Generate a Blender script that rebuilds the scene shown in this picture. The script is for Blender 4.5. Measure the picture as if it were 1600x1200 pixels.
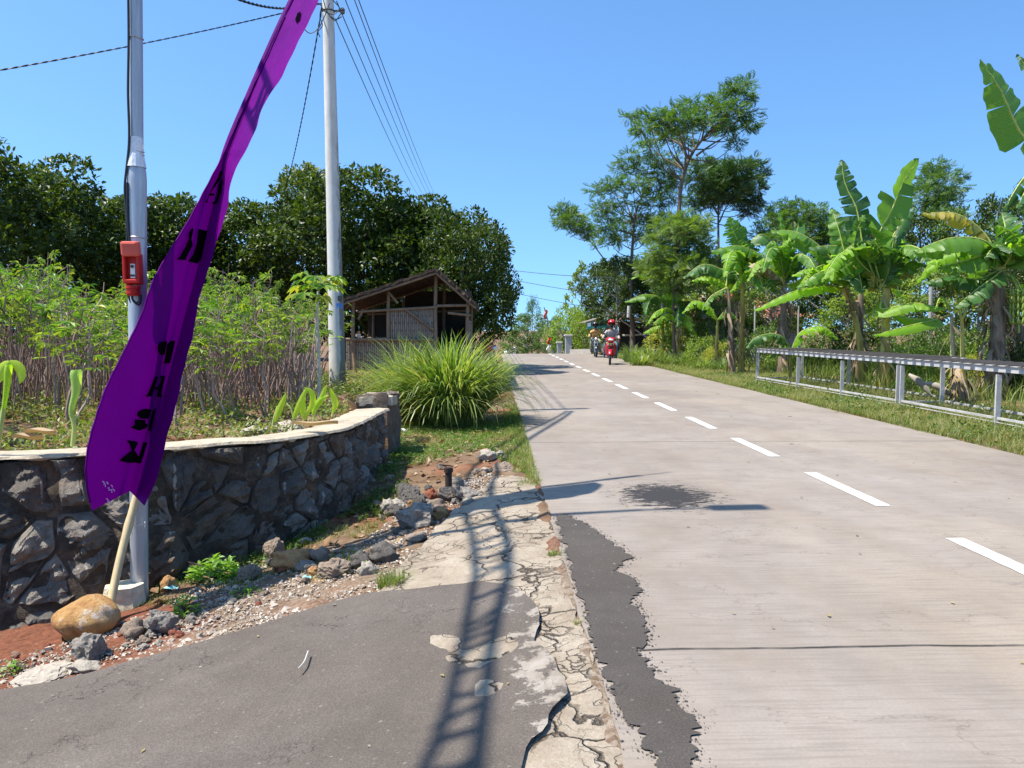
import bpy, bmesh, math, random
import numpy as np
from mathutils import Vector, Matrix, noise as mnoise
from mathutils.geometry import delaunay_2d_cdt
for o in list(bpy.data.objects): bpy.data.objects.remove(o)
S = bpy.context.scene
C = S.collection
rng = np.random.default_rng(7); random.seed(7)
R = math.radians

# ---------------------------------------------------------------- camera, sky, sun, exposure
F = 1200.0; CX, CY = 800.0, 600.0; CAMZ = 1.5
PITCH = math.atan(87 / F); YAW = math.atan(29 / F * math.cos(PITCH))
cam = bpy.data.cameras.new('camera'); camo = bpy.data.objects.new('camera', cam); C.objects.link(camo)
cam.sensor_width = 36; cam.lens = 36 * F / 1600; cam.clip_start = .05; cam.clip_end = 3000
camo.location = (0, 0, CAMZ); camo.rotation_euler = (R(90) - PITCH, 0, -YAW)
S.camera = camo
SUN_EL = R(62.5); SUN_H = np.array([.981, .194])          # the way the light travels over the ground
w = bpy.data.worlds.new('World'); S.world = w; w.use_nodes = True
nt = w.node_tree; bgn = nt.nodes['Background']
sky = nt.nodes.new('ShaderNodeTexSky'); sky.sky_type = 'NISHITA'; sky.sun_disc = False
sky.sun_elevation = SUN_EL; sky.sun_rotation = math.atan2(-SUN_H[0], -SUN_H[1])
sky.air_density = 1.0; sky.dust_density = 1.0; sky.ozone_density = 2.0; sky.altitude = 100
tcw = nt.nodes.new('ShaderNodeTexCoord'); va = nt.nodes.new('ShaderNodeVectorMath'); va.operation = 'ADD'; va.inputs[1].default_value = (0, 0, .12)
vn = nt.nodes.new('ShaderNodeVectorMath'); vn.operation = 'NORMALIZE'; nt.links.new(tcw.outputs['Generated'], va.inputs[0]); nt.links.new(va.outputs[0], vn.inputs[0]); nt.links.new(vn.outputs[0], sky.inputs[0])
tint = nt.nodes.new('ShaderNodeMix'); tint.data_type = 'RGBA'; tint.blend_type = 'MULTIPLY'; tint.inputs[0].default_value = 1; tint.inputs[7].default_value = (.80, 1.15, 1.40, 1)
nt.links.new(sky.outputs[0], tint.inputs[6]); nt.links.new(tint.outputs[2], bgn.inputs[0]); bgn.inputs[1].default_value = 0.107
sl = bpy.data.lights.new('sun', 'SUN'); sl.energy = 5.0; sl.angle = R(.53); sl.color = (1, .935, .83)
so = bpy.data.objects.new('sun', sl); C.objects.link(so)
sd = Vector((SUN_H[0] * math.cos(SUN_EL), SUN_H[1] * math.cos(SUN_EL), -math.sin(SUN_EL)))
so.rotation_euler = sd.to_track_quat('-Z', 'Y').to_euler(); so.location = (-10, -5, 20)
S.view_settings.view_transform = 'Standard'; S.view_settings.look = 'None'
S.view_settings.exposure = 0.84; S.view_settings.gamma = 1
S.cycles.max_bounces = 6; S.cycles.transparent_max_bounces = 8; S.cycles.diffuse_bounces = 3
S.cycles.glossy_bounces = 2; S.cycles.transmission_bounces = 3
try: S.cycles.use_denoising = True
except Exception: pass

# ---------------------------------------------------------------- from photograph to place
RM = np.array(Matrix.Rotation(-YAW, 3, 'Z') @ Matrix.Rotation(R(90) - PITCH, 3, 'X'))
def ray(px, py): return RM @ np.array([(px - CX) / F, -(py - CY) / F, -1.0])
def at_z(px, py, z=0.0):
    d = ray(px, py); t = (z - CAMZ) / d[2]; return np.array([d[0] * t, d[1] * t, z])
def at_y(px, py, Y):
    d = ray(px, py); t = Y / d[1]; return np.array([d[0] * t, Y, CAMZ + d[2] * t])
def ss(a, b, x):
    t = np.clip((np.asarray(x, float) - a) / (b - a), 0, 1); return t * t * (3 - 2 * t)
RL, RC, RR = .45, 3.28, 6.25
WALLPX = [(0, 714, .575), (137, 706, .585), (262, 697, .59), (344, 691, .58), (400, 689, .57), (472, 680, .56), (538, 669, .555), (578, 651, .555), (603, 638, .555)]
WL = np.array([at_z(*p) for p in WALLPX])
d0 = WL[0] - WL[2]; d0[2] = 0
WL = np.vstack([WL[0] + d0 * 4 + [0, 0, .03], WL[0] + d0 * 1.5 + [0, 0, .01], WL]); S0 = float(np.linalg.norm(d0) * 4)
def wallx(y): return np.interp(y, np.append(WL[:, 1], [10.2, 14]), np.append(WL[:, 0], [-1.45, -1.5]))
def zr(y):
    y = np.asarray(y, float)
    a = -.010 * np.clip(y - 44.5, 0, 5) ** 2 - .1 * np.clip(y - 49.5, 0, 60)
    return a
def H(x, y):
    x = np.asarray(x, float); y = np.asarray(y, float)
    s = .135 * (1 - ss(6.3, 9.6, y)) + .015
    verge = -np.minimum(s * np.clip(RL - x, 0, 5), .75)
    verge = verge - .02 * ss(0, .1, RL - x)
    rgt = .035 * np.clip(x - RR, 0, 4) - .03 * ss(0, .1, x - RR) + .012 * np.sin(x * 2.3 + y * 1.1) * ss(6.4, 8, x)
    z = np.where(x < RR, np.where(x > RL, -.03, verge), rgt)
    wx = wallx(y); wd = np.where(y > 9.5, .9, .22)
    fld = .44 - .05 * ss(14, 20, y) - .02 * np.clip(y - 25, 0, 20) + .03 * np.sin(x * 1.9) * np.sin(y * 1.3)
    k = ss(-.02, 1, (wx - .08 - x) / wd)
    z = z * (1 - k) + fld * k
    return z + zr(y)
def gp(px, py, dz=0):
    z = 0.0
    for _ in range(60):
        p = at_z(px, py, z); z = .6 * z + .4 * float(H(p[0], p[1]) + dz)
    return p

# ---------------------------------------------------------------- mesh helpers
class MB:
    def __init__(s): s.V = []; s.P = []; s.n = 0; s.uv = []
    def add(s, V, Fc, m=0, uv=None):
        V = np.asarray(V, float).reshape(-1, 3)
        groups = {}
        if isinstance(Fc, np.ndarray): groups[Fc.shape[1]] = Fc
        else:
            for f in Fc: groups.setdefault(len(f), []).append(f)
        for k, g in groups.items():
            if len(g): s.P.append((np.asarray(g, int) + s.n, m))
        s.V.append(V); s.n += len(V)
        s.uv.append(np.zeros((len(V), 2)) if uv is None else np.asarray(uv, float))
        return s
    def tube(s, pts, r, n=8, m=0, caps=True):
        V, Fc = tube(pts, r, n, caps); return s.add(V, Fc, m)
    def box(s, c, d, rz=0, m=0, rx=0, ry=0, bev=0.0):
        c = np.asarray(c, float); hx, hy, hz = [q / 2 for q in d]
        M = np.array(Matrix.Rotation(rz, 3, 'Z') @ Matrix.Rotation(ry, 3, 'Y') @ Matrix.Rotation(rx, 3, 'X'))
        if bev <= 0:
            V = np.array([[x, y, z] for x in (-hx, hx) for y in (-hy, hy) for z in (-hz, hz)])
            Fc = [(0, 1, 3, 2), (4, 6, 7, 5), (0, 4, 5, 1), (2, 3, 7, 6), (0, 2, 6, 4), (1, 5, 7, 3)]
        else:
            bm = bmesh.new(); bmesh.ops.create_cube(bm, size=1)
            bmesh.ops.scale(bm, vec=d, verts=bm.verts)
            bmesh.ops.bevel(bm, geom=bm.edges[:], offset=bev, segments=2, affect='EDGES', profile=.5)
            V = np.array([v.co[:] for v in bm.verts]); bm.verts.index_update()
            Fc = [tuple(v.index for v in f.verts) for f in bm.faces]; bm.free()
        return s.add(V @ M.T + c, Fc, m)
    def beam(s, a, b, w, h=None, m=0):
        a = np.asarray(a, float); b = np.asarray(b, float); h = h or w
        t = (b - a) / np.linalg.norm(b - a); u = np.array([0, 0, 1.]) if abs(t[2]) < .9 else np.array([0, 1., 0])
        sd_ = np.cross(t, u); sd_ /= np.linalg.norm(sd_); up = np.cross(sd_, t)
        V = [p + sd_ * i * w / 2 + up * j * h / 2 for p in (a, b) for i in (-1, 1) for j in (-1, 1)]
        return s.add(V, [(0, 1, 3, 2), (4, 6, 7, 5), (0, 4, 5, 1), (2, 3, 7, 6), (0, 2, 6, 4), (1, 5, 7, 3)], m)
    def build(s, name, mats, parent=None, smooth=False, off=None, uv=False):
        me = bpy.data.meshes.new(name)
        V = np.concatenate(s.V) if s.V else np.zeros((0, 3))
        if off is None and parent is not None: off = ROOTLOC.get(parent.name)
        if off is not None: V = V - np.asarray(off, float)
        if not isinstance(mats, (list, tuple)): mats = [mats]
        tot = []; loops = []; mi = []
        for P, m in s.P:
            tot.append(np.full(len(P), P.shape[1])); loops.append(P.ravel()); mi.append(np.full(len(P), m))
        tot = np.concatenate(tot); loops = np.concatenate(loops); mi = np.concatenate(mi)
        me.vertices.add(len(V)); me.vertices.foreach_set('co', V.ravel().astype(np.float32))
        me.loops.add(len(loops)); me.loops.foreach_set('vertex_index', loops.astype(np.int32))
        me.polygons.add(len(tot)); st = np.concatenate([[0], np.cumsum(tot)[:-1]])
        me.polygons.foreach_set('loop_start', st.astype(np.int32)); me.polygons.foreach_set('loop_total', tot.astype(np.int32))
        me.polygons.foreach_set('material_index', mi.astype(np.int32))
        if uv:
            U = np.concatenate(s.uv)[loops]; l = me.uv_layers.new(name='UVMap'); l.data.foreach_set('uv', U.ravel().astype(np.float32))
        me.polygons.foreach_set('use_smooth', np.full(len(tot), bool(smooth)))
        me.update(calc_edges=True); me.validate()
        for m in mats: me.materials.append(m)
        o = bpy.data.objects.new(name, me); C.objects.link(o)
        if parent is not None: o.parent = parent
        elif off is not None: o.location = off
        return o
ROOTLOC = {}
def tube(pts, r, n=8, caps=True):
    P = np.asarray(pts, float); k = len(P); r = np.broadcast_to(np.asarray(r, float), (k,)) if np.ndim(r) else np.full(k, r)
    T = np.gradient(P, axis=0) if k > 2 else np.repeat((P[1] - P[0])[None], k, 0)
    T /= np.linalg.norm(T, axis=1)[:, None] + 1e-9
    u = np.array([1., 0, 0]) if abs(T[0][0]) < .8 else np.array([0, 1., 0])
    a = np.linspace(0, 2 * math.pi, n, endpoint=False); V = []
    for i in range(k):
        u = u - T[i] * u.dot(T[i]); u /= np.linalg.norm(u); v = np.cross(T[i], u)
        V.append(P[i] + r[i] * (np.cos(a)[:, None] * u + np.sin(a)[:, None] * v))
    V = np.concatenate(V); Fc = []
    for i in range(k - 1):
        for j in range(n):
            j2 = (j + 1) % n; Fc.append((i * n + j, i * n + j2, (i + 1) * n + j2, (i + 1) * n + j))
    if caps:
        m_ = len(V); V = np.vstack([V, V[:n], V[(k - 1) * n:]]); Fc.append(tuple(m_ + j for j in range(n - 1, -1, -1))); Fc.append(tuple(m_ + n + j for j in range(n)))
    return V, Fc
def lathe(prof, n=16, m=0, c=(0, 0, 0)):
    return tube([(c[0], c[1], c[2] + z) for r_, z in prof], [r_ for r_, z in prof], n)
def spline(pts, n):
    P = np.asarray(pts, float); d = np.concatenate([[0], np.cumsum(np.linalg.norm(np.diff(P, axis=0), axis=1))]); d /= d[-1]
    t = np.linspace(0, 1, n); out = []
    m = np.gradient(P, d, axis=0) if len(P) > 2 else np.repeat((P[1] - P[0])[None], 2, 0)
    for x in t:
        i = min(np.searchsorted(d, x, 'right') - 1, len(P) - 2); h = d[i + 1] - d[i]; u = (x - d[i]) / h
        out.append((2*u**3-3*u*u+1)*P[i] + (u**3-2*u*u+u)*h*m[i] + (-2*u**3+3*u*u)*P[i+1] + (u**3-u*u)*h*m[i+1])
    return np.array(out)
def nrm(a): return a / (np.linalg.norm(a, axis=-1, keepdims=True) + 1e-9)
def inst(tv, tf, T, A, N, sc):
    """many copies of a small template: axis A along template y, normal N along template z"""
    T = np.atleast_2d(T); A = nrm(A); N = nrm(N - A * (A * N).sum(-1, keepdims=True)); Sd = np.cross(A, N)
    sc = np.broadcast_to(np.asarray(sc, float), (len(T),))
    V = T[:, None, :] + sc[:, None, None] * (tv[None, :, 0:1] * Sd[:, None] + tv[None, :, 1:2] * A[:, None] + tv[None, :, 2:3] * N[:, None])
    tf = np.asarray(tf, int); Fc = tf[None] + (np.arange(len(T)) * len(tv))[:, None, None]
    return V.reshape(-1, 3), Fc.reshape(-1, tf.shape[1])
def rdir(n, up=0.0, flat=1.0):
    v = rng.normal(size=(n, 3)); v[:, 2] *= flat; v = nrm(v); v[:, 2] += up; return nrm(v)
def vnoise(P, s=1.0, seed=0):
    return np.array([mnoise.noise(Vector((p[0] * s + seed, p[1] * s, p[2] * s))) for p in P])

# ---------------------------------------------------------------- naming
def link_thing(o, label=None, cat=None, group=None, kind=None):
    if label: o['label'] = label
    if cat: o['category'] = cat
    if group: o['group'] = group
    if kind: o['kind'] = kind
    return o
def thing(name, label, cat, loc=(0, 0, 0), rz=0, group=None, kind=None):
    o = bpy.data.objects.new(name, None); C.objects.link(o); o.location = [float(q) for q in loc]; o.rotation_euler = (0, 0, rz)
    o.empty_display_size = .1
    return link_thing(o, label, cat, group, kind)
def wthing(name, label, cat, loc, group=None, kind=None):     # its parts are given in world coordinates
    o = thing(name, label, cat, loc, 0, group, kind); ROOTLOC[o.name] = np.array(loc, float); return o
def dup(root, loc=None, rz=0, sc=None, label=None, group=None, rot=None):
    kids = {}
    for ch in list(root.children): kids[ch] = list(ch.children)
    r = root.copy(); C.objects.link(r)
    if loc is not None: r.location = [float(q) for q in loc]
    r.rotation_euler = rot if rot is not None else (0, 0, rz)
    if sc is not None: r.scale = (sc,) * 3 if np.ndim(sc) == 0 else sc
    if label: r['label'] = label
    if group: r['group'] = group
    for ch, gs in kids.items():
        c = ch.copy(); C.objects.link(c); c.parent = r
        for g in gs:
            d = g.copy(); C.objects.link(d); d.parent = c
    return r
def place(proto, used, *a, **k):
    """first time moves the prototype itself, afterwards copies it"""
    if proto.name in used: return dup(proto, *a, **k)
    used.add(proto.name)
    loc = a[0] if a else k.get('loc'); proto.location = [float(q) for q in loc]
    proto.rotation_euler = k['rot'] if k.get('rot') is not None else (0, 0, k.get('rz', a[1] if len(a) > 1 else 0))
    sc = k.get('sc')
    if sc is not None: proto.scale = (sc,) * 3 if np.ndim(sc) == 0 else sc
    if k.get('label'): proto['label'] = k['label']
    if k.get('group'): proto['group'] = k['group']
    return proto
USED = set()

# ---------------------------------------------------------------- materials
def newmat(name):
    m = bpy.data.materials.new(name); m.use_nodes = True
    return m, m.node_tree, m.node_tree.nodes['Principled BSDF']
class NT:
    def __init__(s, nt): s.nt = nt
    def n(s, t, **k):
        nd = s.nt.nodes.new(t)
        for a, b in k.items():
            if a.startswith('i_'): nd.inputs[int(a[2:]) if a[2:].isdigit() else a[2:].replace('_', ' ')].default_value = b
            else: setattr(nd, a, b)
        return nd
    def l(s, a, b): s.nt.links.new(a, b)
    def val(s, x, inp):
        if hasattr(x, 'is_output') or isinstance(x, bpy.types.NodeSocket): s.l(x, inp)
        else: inp.default_value = x
    def math(s, op, a, b=None, c=None, clamp=False):
        nd = s.n('ShaderNodeMath', operation=op, use_clamp=clamp); s.val(a, nd.inputs[0])
        if b is not None: s.val(b, nd.inputs[1])
        if c is not None: s.val(c, nd.inputs[2])
        return nd.outputs[0]
    def mix(s, f, a, b, blend='MIX'):
        nd = s.n('ShaderNodeMix', data_type='RGBA', blend_type=blend); s.val(f, nd.inputs[0])
        for x, q in ((a, nd.inputs[6]), (b, nd.inputs[7])):
            s.val(x if not isinstance(x, tuple) else (x + (1,))[:4], q)
        return nd.outputs[2]
    def ramp(s, f, stops, interp='LINEAR'):
        nd = s.n('ShaderNodeValToRGB'); nd.color_ramp.interpolation = interp; e = nd.color_ramp.elements
        while len(e) < len(stops): e.new(.5)
        for el, (p, c) in zip(e, stops): el.position = p; el.color = (c + (1,))[:4] if isinstance(c, tuple) else (c, c, c, 1)
        s.l(f, nd.inputs[0]); return nd.outputs[0]
    def noise(s, vec, scale, detail=4, rough=.55, dist=0):
        nd = s.n('ShaderNodeTexNoise'); nd.inputs['Scale'].default_value = scale; nd.inputs['Detail'].default_value = detail
        nd.inputs['Roughness'].default_value = rough; nd.inputs['Distortion'].default_value = dist; s.l(vec, nd.inputs[0]); return nd.outputs[0]
    def noisec(s, vec, scale, detail=2):
        nd = s.n('ShaderNodeTexNoise'); nd.inputs['Scale'].default_value = scale; nd.inputs['Detail'].default_value = detail; s.l(vec, nd.inputs[0]); return nd.outputs[1]
    def vor(s, vec, scale, feature='F1', rnd=1):
        nd = s.n('ShaderNodeTexVoronoi', feature=feature); nd.inputs['Scale'].default_value = scale; nd.inputs['Randomness'].default_value = rnd; s.l(vec, nd.inputs[0]); return nd
    def map(s, vec, sc=(1, 1, 1), loc=(0, 0, 0), rot=(0, 0, 0)):
        nd = s.n('ShaderNodeMapping'); nd.inputs[1].default_value = loc; nd.inputs[2].default_value = rot; nd.inputs[3].default_value = sc; s.l(vec, nd.inputs[0]); return nd.outputs[0]
    def obj(s): return s.n('ShaderNodeTexCoord').outputs['Object']
    def bump(s, h, st, dist, bsdf, prev=None):
        nd = s.n('ShaderNodeBump'); nd.inputs['Strength'].default_value = st; nd.inputs['Distance'].default_value = dist; s.l(h, nd.inputs['Height'])
        if prev is not None: s.l(prev, nd.inputs['Normal'])
        if bsdf is not None: s.l(nd.outputs[0], bsdf.inputs['Normal'])
        return nd.outputs[0]
def solid(name, col, rough=.6, metal=0, scale=8, var=.18, bump=.15, bd=.01, stretch=(1, 1, 1), spec=.5):
    """one colour with mottling, grime and a little relief"""
    m, nt, b = newmat(name); g = NT(nt); v = g.map(g.obj(), stretch)
    n1 = g.noise(v, scale, 6, .65); n2 = g.noise(v, scale * .17, 3)
    lo = tuple(c * (1 - var) for c in col); hi = tuple(min(1, c * (1 + var)) for c in col)
    c = g.ramp(n1, [(.3, lo), (.7, hi)]); c = g.mix(g.ramp(n2, [(.45, .0), (.75, .5)]), c, tuple(q * (1 - 1.6 * var) if 1.6 * var < .9 else q * .1 for q in col))
    g.l(c, b.inputs['Base Color']); b.inputs['Roughness'].default_value = rough; b.inputs['Metallic'].default_value = metal
    b.inputs['Specular IOR Level'].default_value = spec
    if bump: g.bump(n1, bump, bd, b)
    return m
def leafmat(name, cols, rough=.42, trans=.3, tcol=None, spec=.5, veins=False):
    m, nt, b = newmat(name); g = NT(nt)
    gi = g.n('ShaderNodeNewGeometry'); rnd = gi.outputs['Random Per Island']
    k = len(cols); c = g.ramp(rnd, [(i / max(1, k - 1), q) for i, q in enumerate(cols)])
    big = g.noise(g.obj(), .9, 2); c = g.mix(g.ramp(big, [(.35, 0.), (.7, .45)]), c, cols[0] if k < 3 else cols[-1])
    if veins:
        uv = g.n('ShaderNodeUVMap'); wv = g.n('ShaderNodeTexWave', wave_type='BANDS', bands_direction='X'); wv.inputs['Scale'].default_value = 9
        wv.inputs['Distortion'].default_value = 2.2; wv.inputs['Detail'].default_value = 2; g.l(uv.outputs[0], wv.inputs[0])
        c = g.mix(g.math('MULTIPLY', wv.outputs[1], .22), c, tuple(min(1, q * 1.7 + .02) for q in cols[-1]))
        sep = g.n('ShaderNodeSeparateXYZ'); g.l(uv.outputs[0], sep.inputs[0])
        mr = g.ramp(g.math('ABSOLUTE', sep.outputs[1]), [(0.02, 1.), (.07, 0.)]); c = g.mix(mr, c, (.42, .5, .12))
        nb = g.noise(g.map(uv.outputs[0], (3, 12, 1)), 6, 3)
        dry = g.ramp(g.math('ADD', g.math('ABSOLUTE', sep.outputs[1]), g.math('MULTIPLY', nb, .35)), [(1.12, 0.), (1.2, 1.)])
        c = g.mix(dry, c, (.32, .2, .07)); g.bump(wv.outputs[1], .35, .01, b)
    g.l(c, b.inputs['Base Color']); b.inputs['Roughness'].default_value = rough; b.inputs['Specular IOR Level'].default_value = spec
    if trans:
        t = g.n('ShaderNodeBsdfTranslucent'); tc = g.mix(1.0, c, tcol or (1.0, 1.0, .35), 'MULTIPLY')
        hs = g.n('ShaderNodeHueSaturation'); hs.inputs['Value'].default_value = 2.1; g.l(tc, hs.inputs['Color']); g.l(hs.outputs[0], t.inputs[0])
        ms = g.n('ShaderNodeMixShader'); ms.inputs[0].default_value = trans; g.l(b.outputs[0], ms.inputs[1]); g.l(t.outputs[0], ms.inputs[2])
        g.l(ms.outputs[0], nt.nodes['Material Output'].inputs[0])
    return m
def sheet(name, poly, mats, zf, step=.08, kind=None, thick=0):
    """flat area with an uneven outline, draped over zf(x, y)"""
    poly = np.asarray(poly, float); lo = poly.min(0); hi = poly.max(0)
    gx, gy = np.meshgrid(np.arange(lo[0], hi[0], step), np.arange(lo[1], hi[1], step)); pts = np.c_[gx.ravel(), gy.ravel()]
    pts = pts + rng.uniform(-.2, .2, pts.shape) * step
    inside = inpoly(pts, poly); pts = pts[inside]
    vs = [Vector(p) for p in poly] + [Vector(p) for p in pts]; n = len(poly)
    r = delaunay_2d_cdt(vs, [], [list(range(n))], 1, 1e-5)
    V = np.array([(v.x, v.y) for v in r[0]]); z = zf(V[:, 0], V[:, 1])
    mb = MB(); mb.add(np.c_[V, z], [tuple(f) for f in r[2]])
    o = mb.build(name, mats, smooth=True)
    if kind: o['kind'] = kind
    return o
def inpoly(pts, poly):
    x, y = pts[:, 0], pts[:, 1]; c = np.zeros(len(pts), bool); j = len(poly) - 1
    for i in range(len(poly)):
        xi, yi = poly[i]; xj, yj = poly[j]
        m = ((yi > y) != (yj > y)) & (x < (xj - xi) * (y - yi) / (yj - yi + 1e-12) + xi); c ^= m; j = i
    return c
def rough_poly(pts, step=.05, amp=.03, s=4, seed=0, closed=True):
    out = []; P = [np.asarray(p, float)[:2] for p in pts]
    for i in range(len(P)):
        a, b = P[i], P[(i + 1) % len(P)]; L = np.linalg.norm(b - a); k = max(1, int(L / step))
        for j in range(k):
            q = a + (b - a) * j / k
            v = Vector((q[0] * s, q[1] * s, seed)); v2 = Vector((q[0] * s * 4, q[1] * s * 4, seed + 9))
            out.append(q + amp * np.array([mnoise.noise(v) * 1.6 + .7 * mnoise.noise(v2), mnoise.noise(v + Vector((30, 0, 0))) * 1.6 + .7 * mnoise.noise(v2 + Vector((30, 0, 0)))]))
    return np.array(out)
# ================================================================ GROUND
def ground_mat():
    m, nt, b = newmat('soil'); g = NT(nt); v = g.obj()
    n1 = g.noise(v, 3.1, 8, .7); n2 = g.noise(v, .55, 4); n3 = g.noise(v, 24, 6, .75); n4 = g.vor(v, 38)
    soil = g.ramp(n1, [(.3, (0.085, 0.051, 0.029)), (.5, (0.178, 0.115, 0.071)), (.68, (0.255, 0.187, 0.123))])
    red = g.ramp(n1, [(.3, (0.128, 0.036, 0.015)), (.7, (0.281, 0.093, 0.041))])
    c = g.mix(g.ramp(n2, [(.5, 0.), (.62, .75)]), soil, red)
    grs = g.ramp(n1, [(.3, (0.030, 0.051, 0.012)), (.7, (0.102, 0.128, 0.038))])
    sx = g.n('ShaderNodeSeparateXYZ'); g.l(v, sx.inputs[0])
    # pale gravelly margin near the driveway, green further off
    far = g.ramp(g.math('ADD', g.math('MULTIPLY', sx.outputs[1], .1), g.math('MULTIPLY', n1, .25)), [(1.04, 0.), (1.16, .8)])
    near = g.ramp(g.math('ADD', sx.outputs[1], g.math('MULTIPLY', n2, 1.2)), [(5.9, 0.), (6.4, 1.)])
    nr = nt.nodes.new('ShaderNodeMapRange'); nr.inputs[1].default_value = 6.6; nr.inputs[2].default_value = 5.0; nr.inputs[3].default_value = 0; nr.inputs[4].default_value = 1
    g.l(g.math('ADD', sx.outputs[1], g.math('MULTIPLY', n2, 1.4)), nr.inputs[0])
    grv = g.ramp(n4.outputs['Color'], [(.2, (0.162, 0.115, 0.076)), (.6, (0.306, 0.246, 0.187)), (.9, (0.391, 0.340, 0.281))])
    rp = g.n('ShaderNodeVectorMath', operation='DISTANCE'); g.l(v, rp.inputs[0]); rp.inputs[1].default_value = REDP
    rm = g.ramp(g.math('ADD', rp.outputs['Value'], g.math('MULTIPLY', n2, .9)), [(.95, 1.), (1.0, 0.)])
    rm = g.n('ShaderNodeMapRange', clamp=True); rm.inputs[1].default_value = 1.55; rm.inputs[2].default_value = 1.2
    g.l(g.math('ADD', rp.outputs['Value'], g.math('MULTIPLY', n1, .9)), rm.inputs[0])
    c = g.mix(g.math('MULTIPLY', nr.outputs[0], .7), c, grv)
    c = g.mix(rm.outputs[0], c, g.ramp(n3, [(.3, (.085, .034, .02)), (.65, (.25, .098, .056))]))
    c = g.mix(far, c, grs)
    g.l(c, b.inputs['Base Color']); b.inputs['Roughness'].default_value = .95; b.inputs['Specular IOR Level'].default_value = .15
    h = g.math('ADD', g.math('MULTIPLY', n3, .5), g.math('MULTIPLY', n1, .8)); g.bump(h, .9, .05, b)
    return m
REDP = tuple(gp(70, 1020))
def axis(segs):
    out = []
    for a, b, st in segs: out += list(np.arange(a, b, st))
    out.append(segs[-1][1]); return np.array(out)
gx = axis([(-1500, -300, 300), (-300, -60, 40), (-60, -20, 8), (-20, -6, 1), (-6, -4, .25), (-4, 1, .06), (1, 6, 1), (6, 9, .12), (9, 20, .8), (20, 60, 8), (60, 300, 40), (300, 1500, 300)])
gy = axis([(-60, -10, 10), (-10, 1.5, .6), (1.5, 10.5, .06), (10.5, 16, .3), (16, 44, 1), (44, 52, .5), (52, 70, 3), (70, 200, 20), (200, 2500, 200)])
GX, GY = np.meshgrid(gx, gy); GZ = H(GX, GY)
near = (GX < RL + .02) & (GX > -4.5) & (GY < 12)
pts = np.c_[GX[near], GY[near], GZ[near] * 0]
GZ[near] += .028 * vnoise(pts, 3.2) + .016 * vnoise(pts, 9, 5)
nx, ny = len(gx), len(gy); idx = np.arange(nx * ny).reshape(ny, nx)
Fq = np.stack([idx[:-1, :-1], idx[:-1, 1:], idx[1:, 1:], idx[1:, :-1]], -1).reshape(-1, 4)
g_ = MB().add(np.c_[GX.ravel(), GY.ravel(), GZ.ravel()], Fq).build('ground', ground_mat(), smooth=True); g_['kind'] = 'structure'

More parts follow.
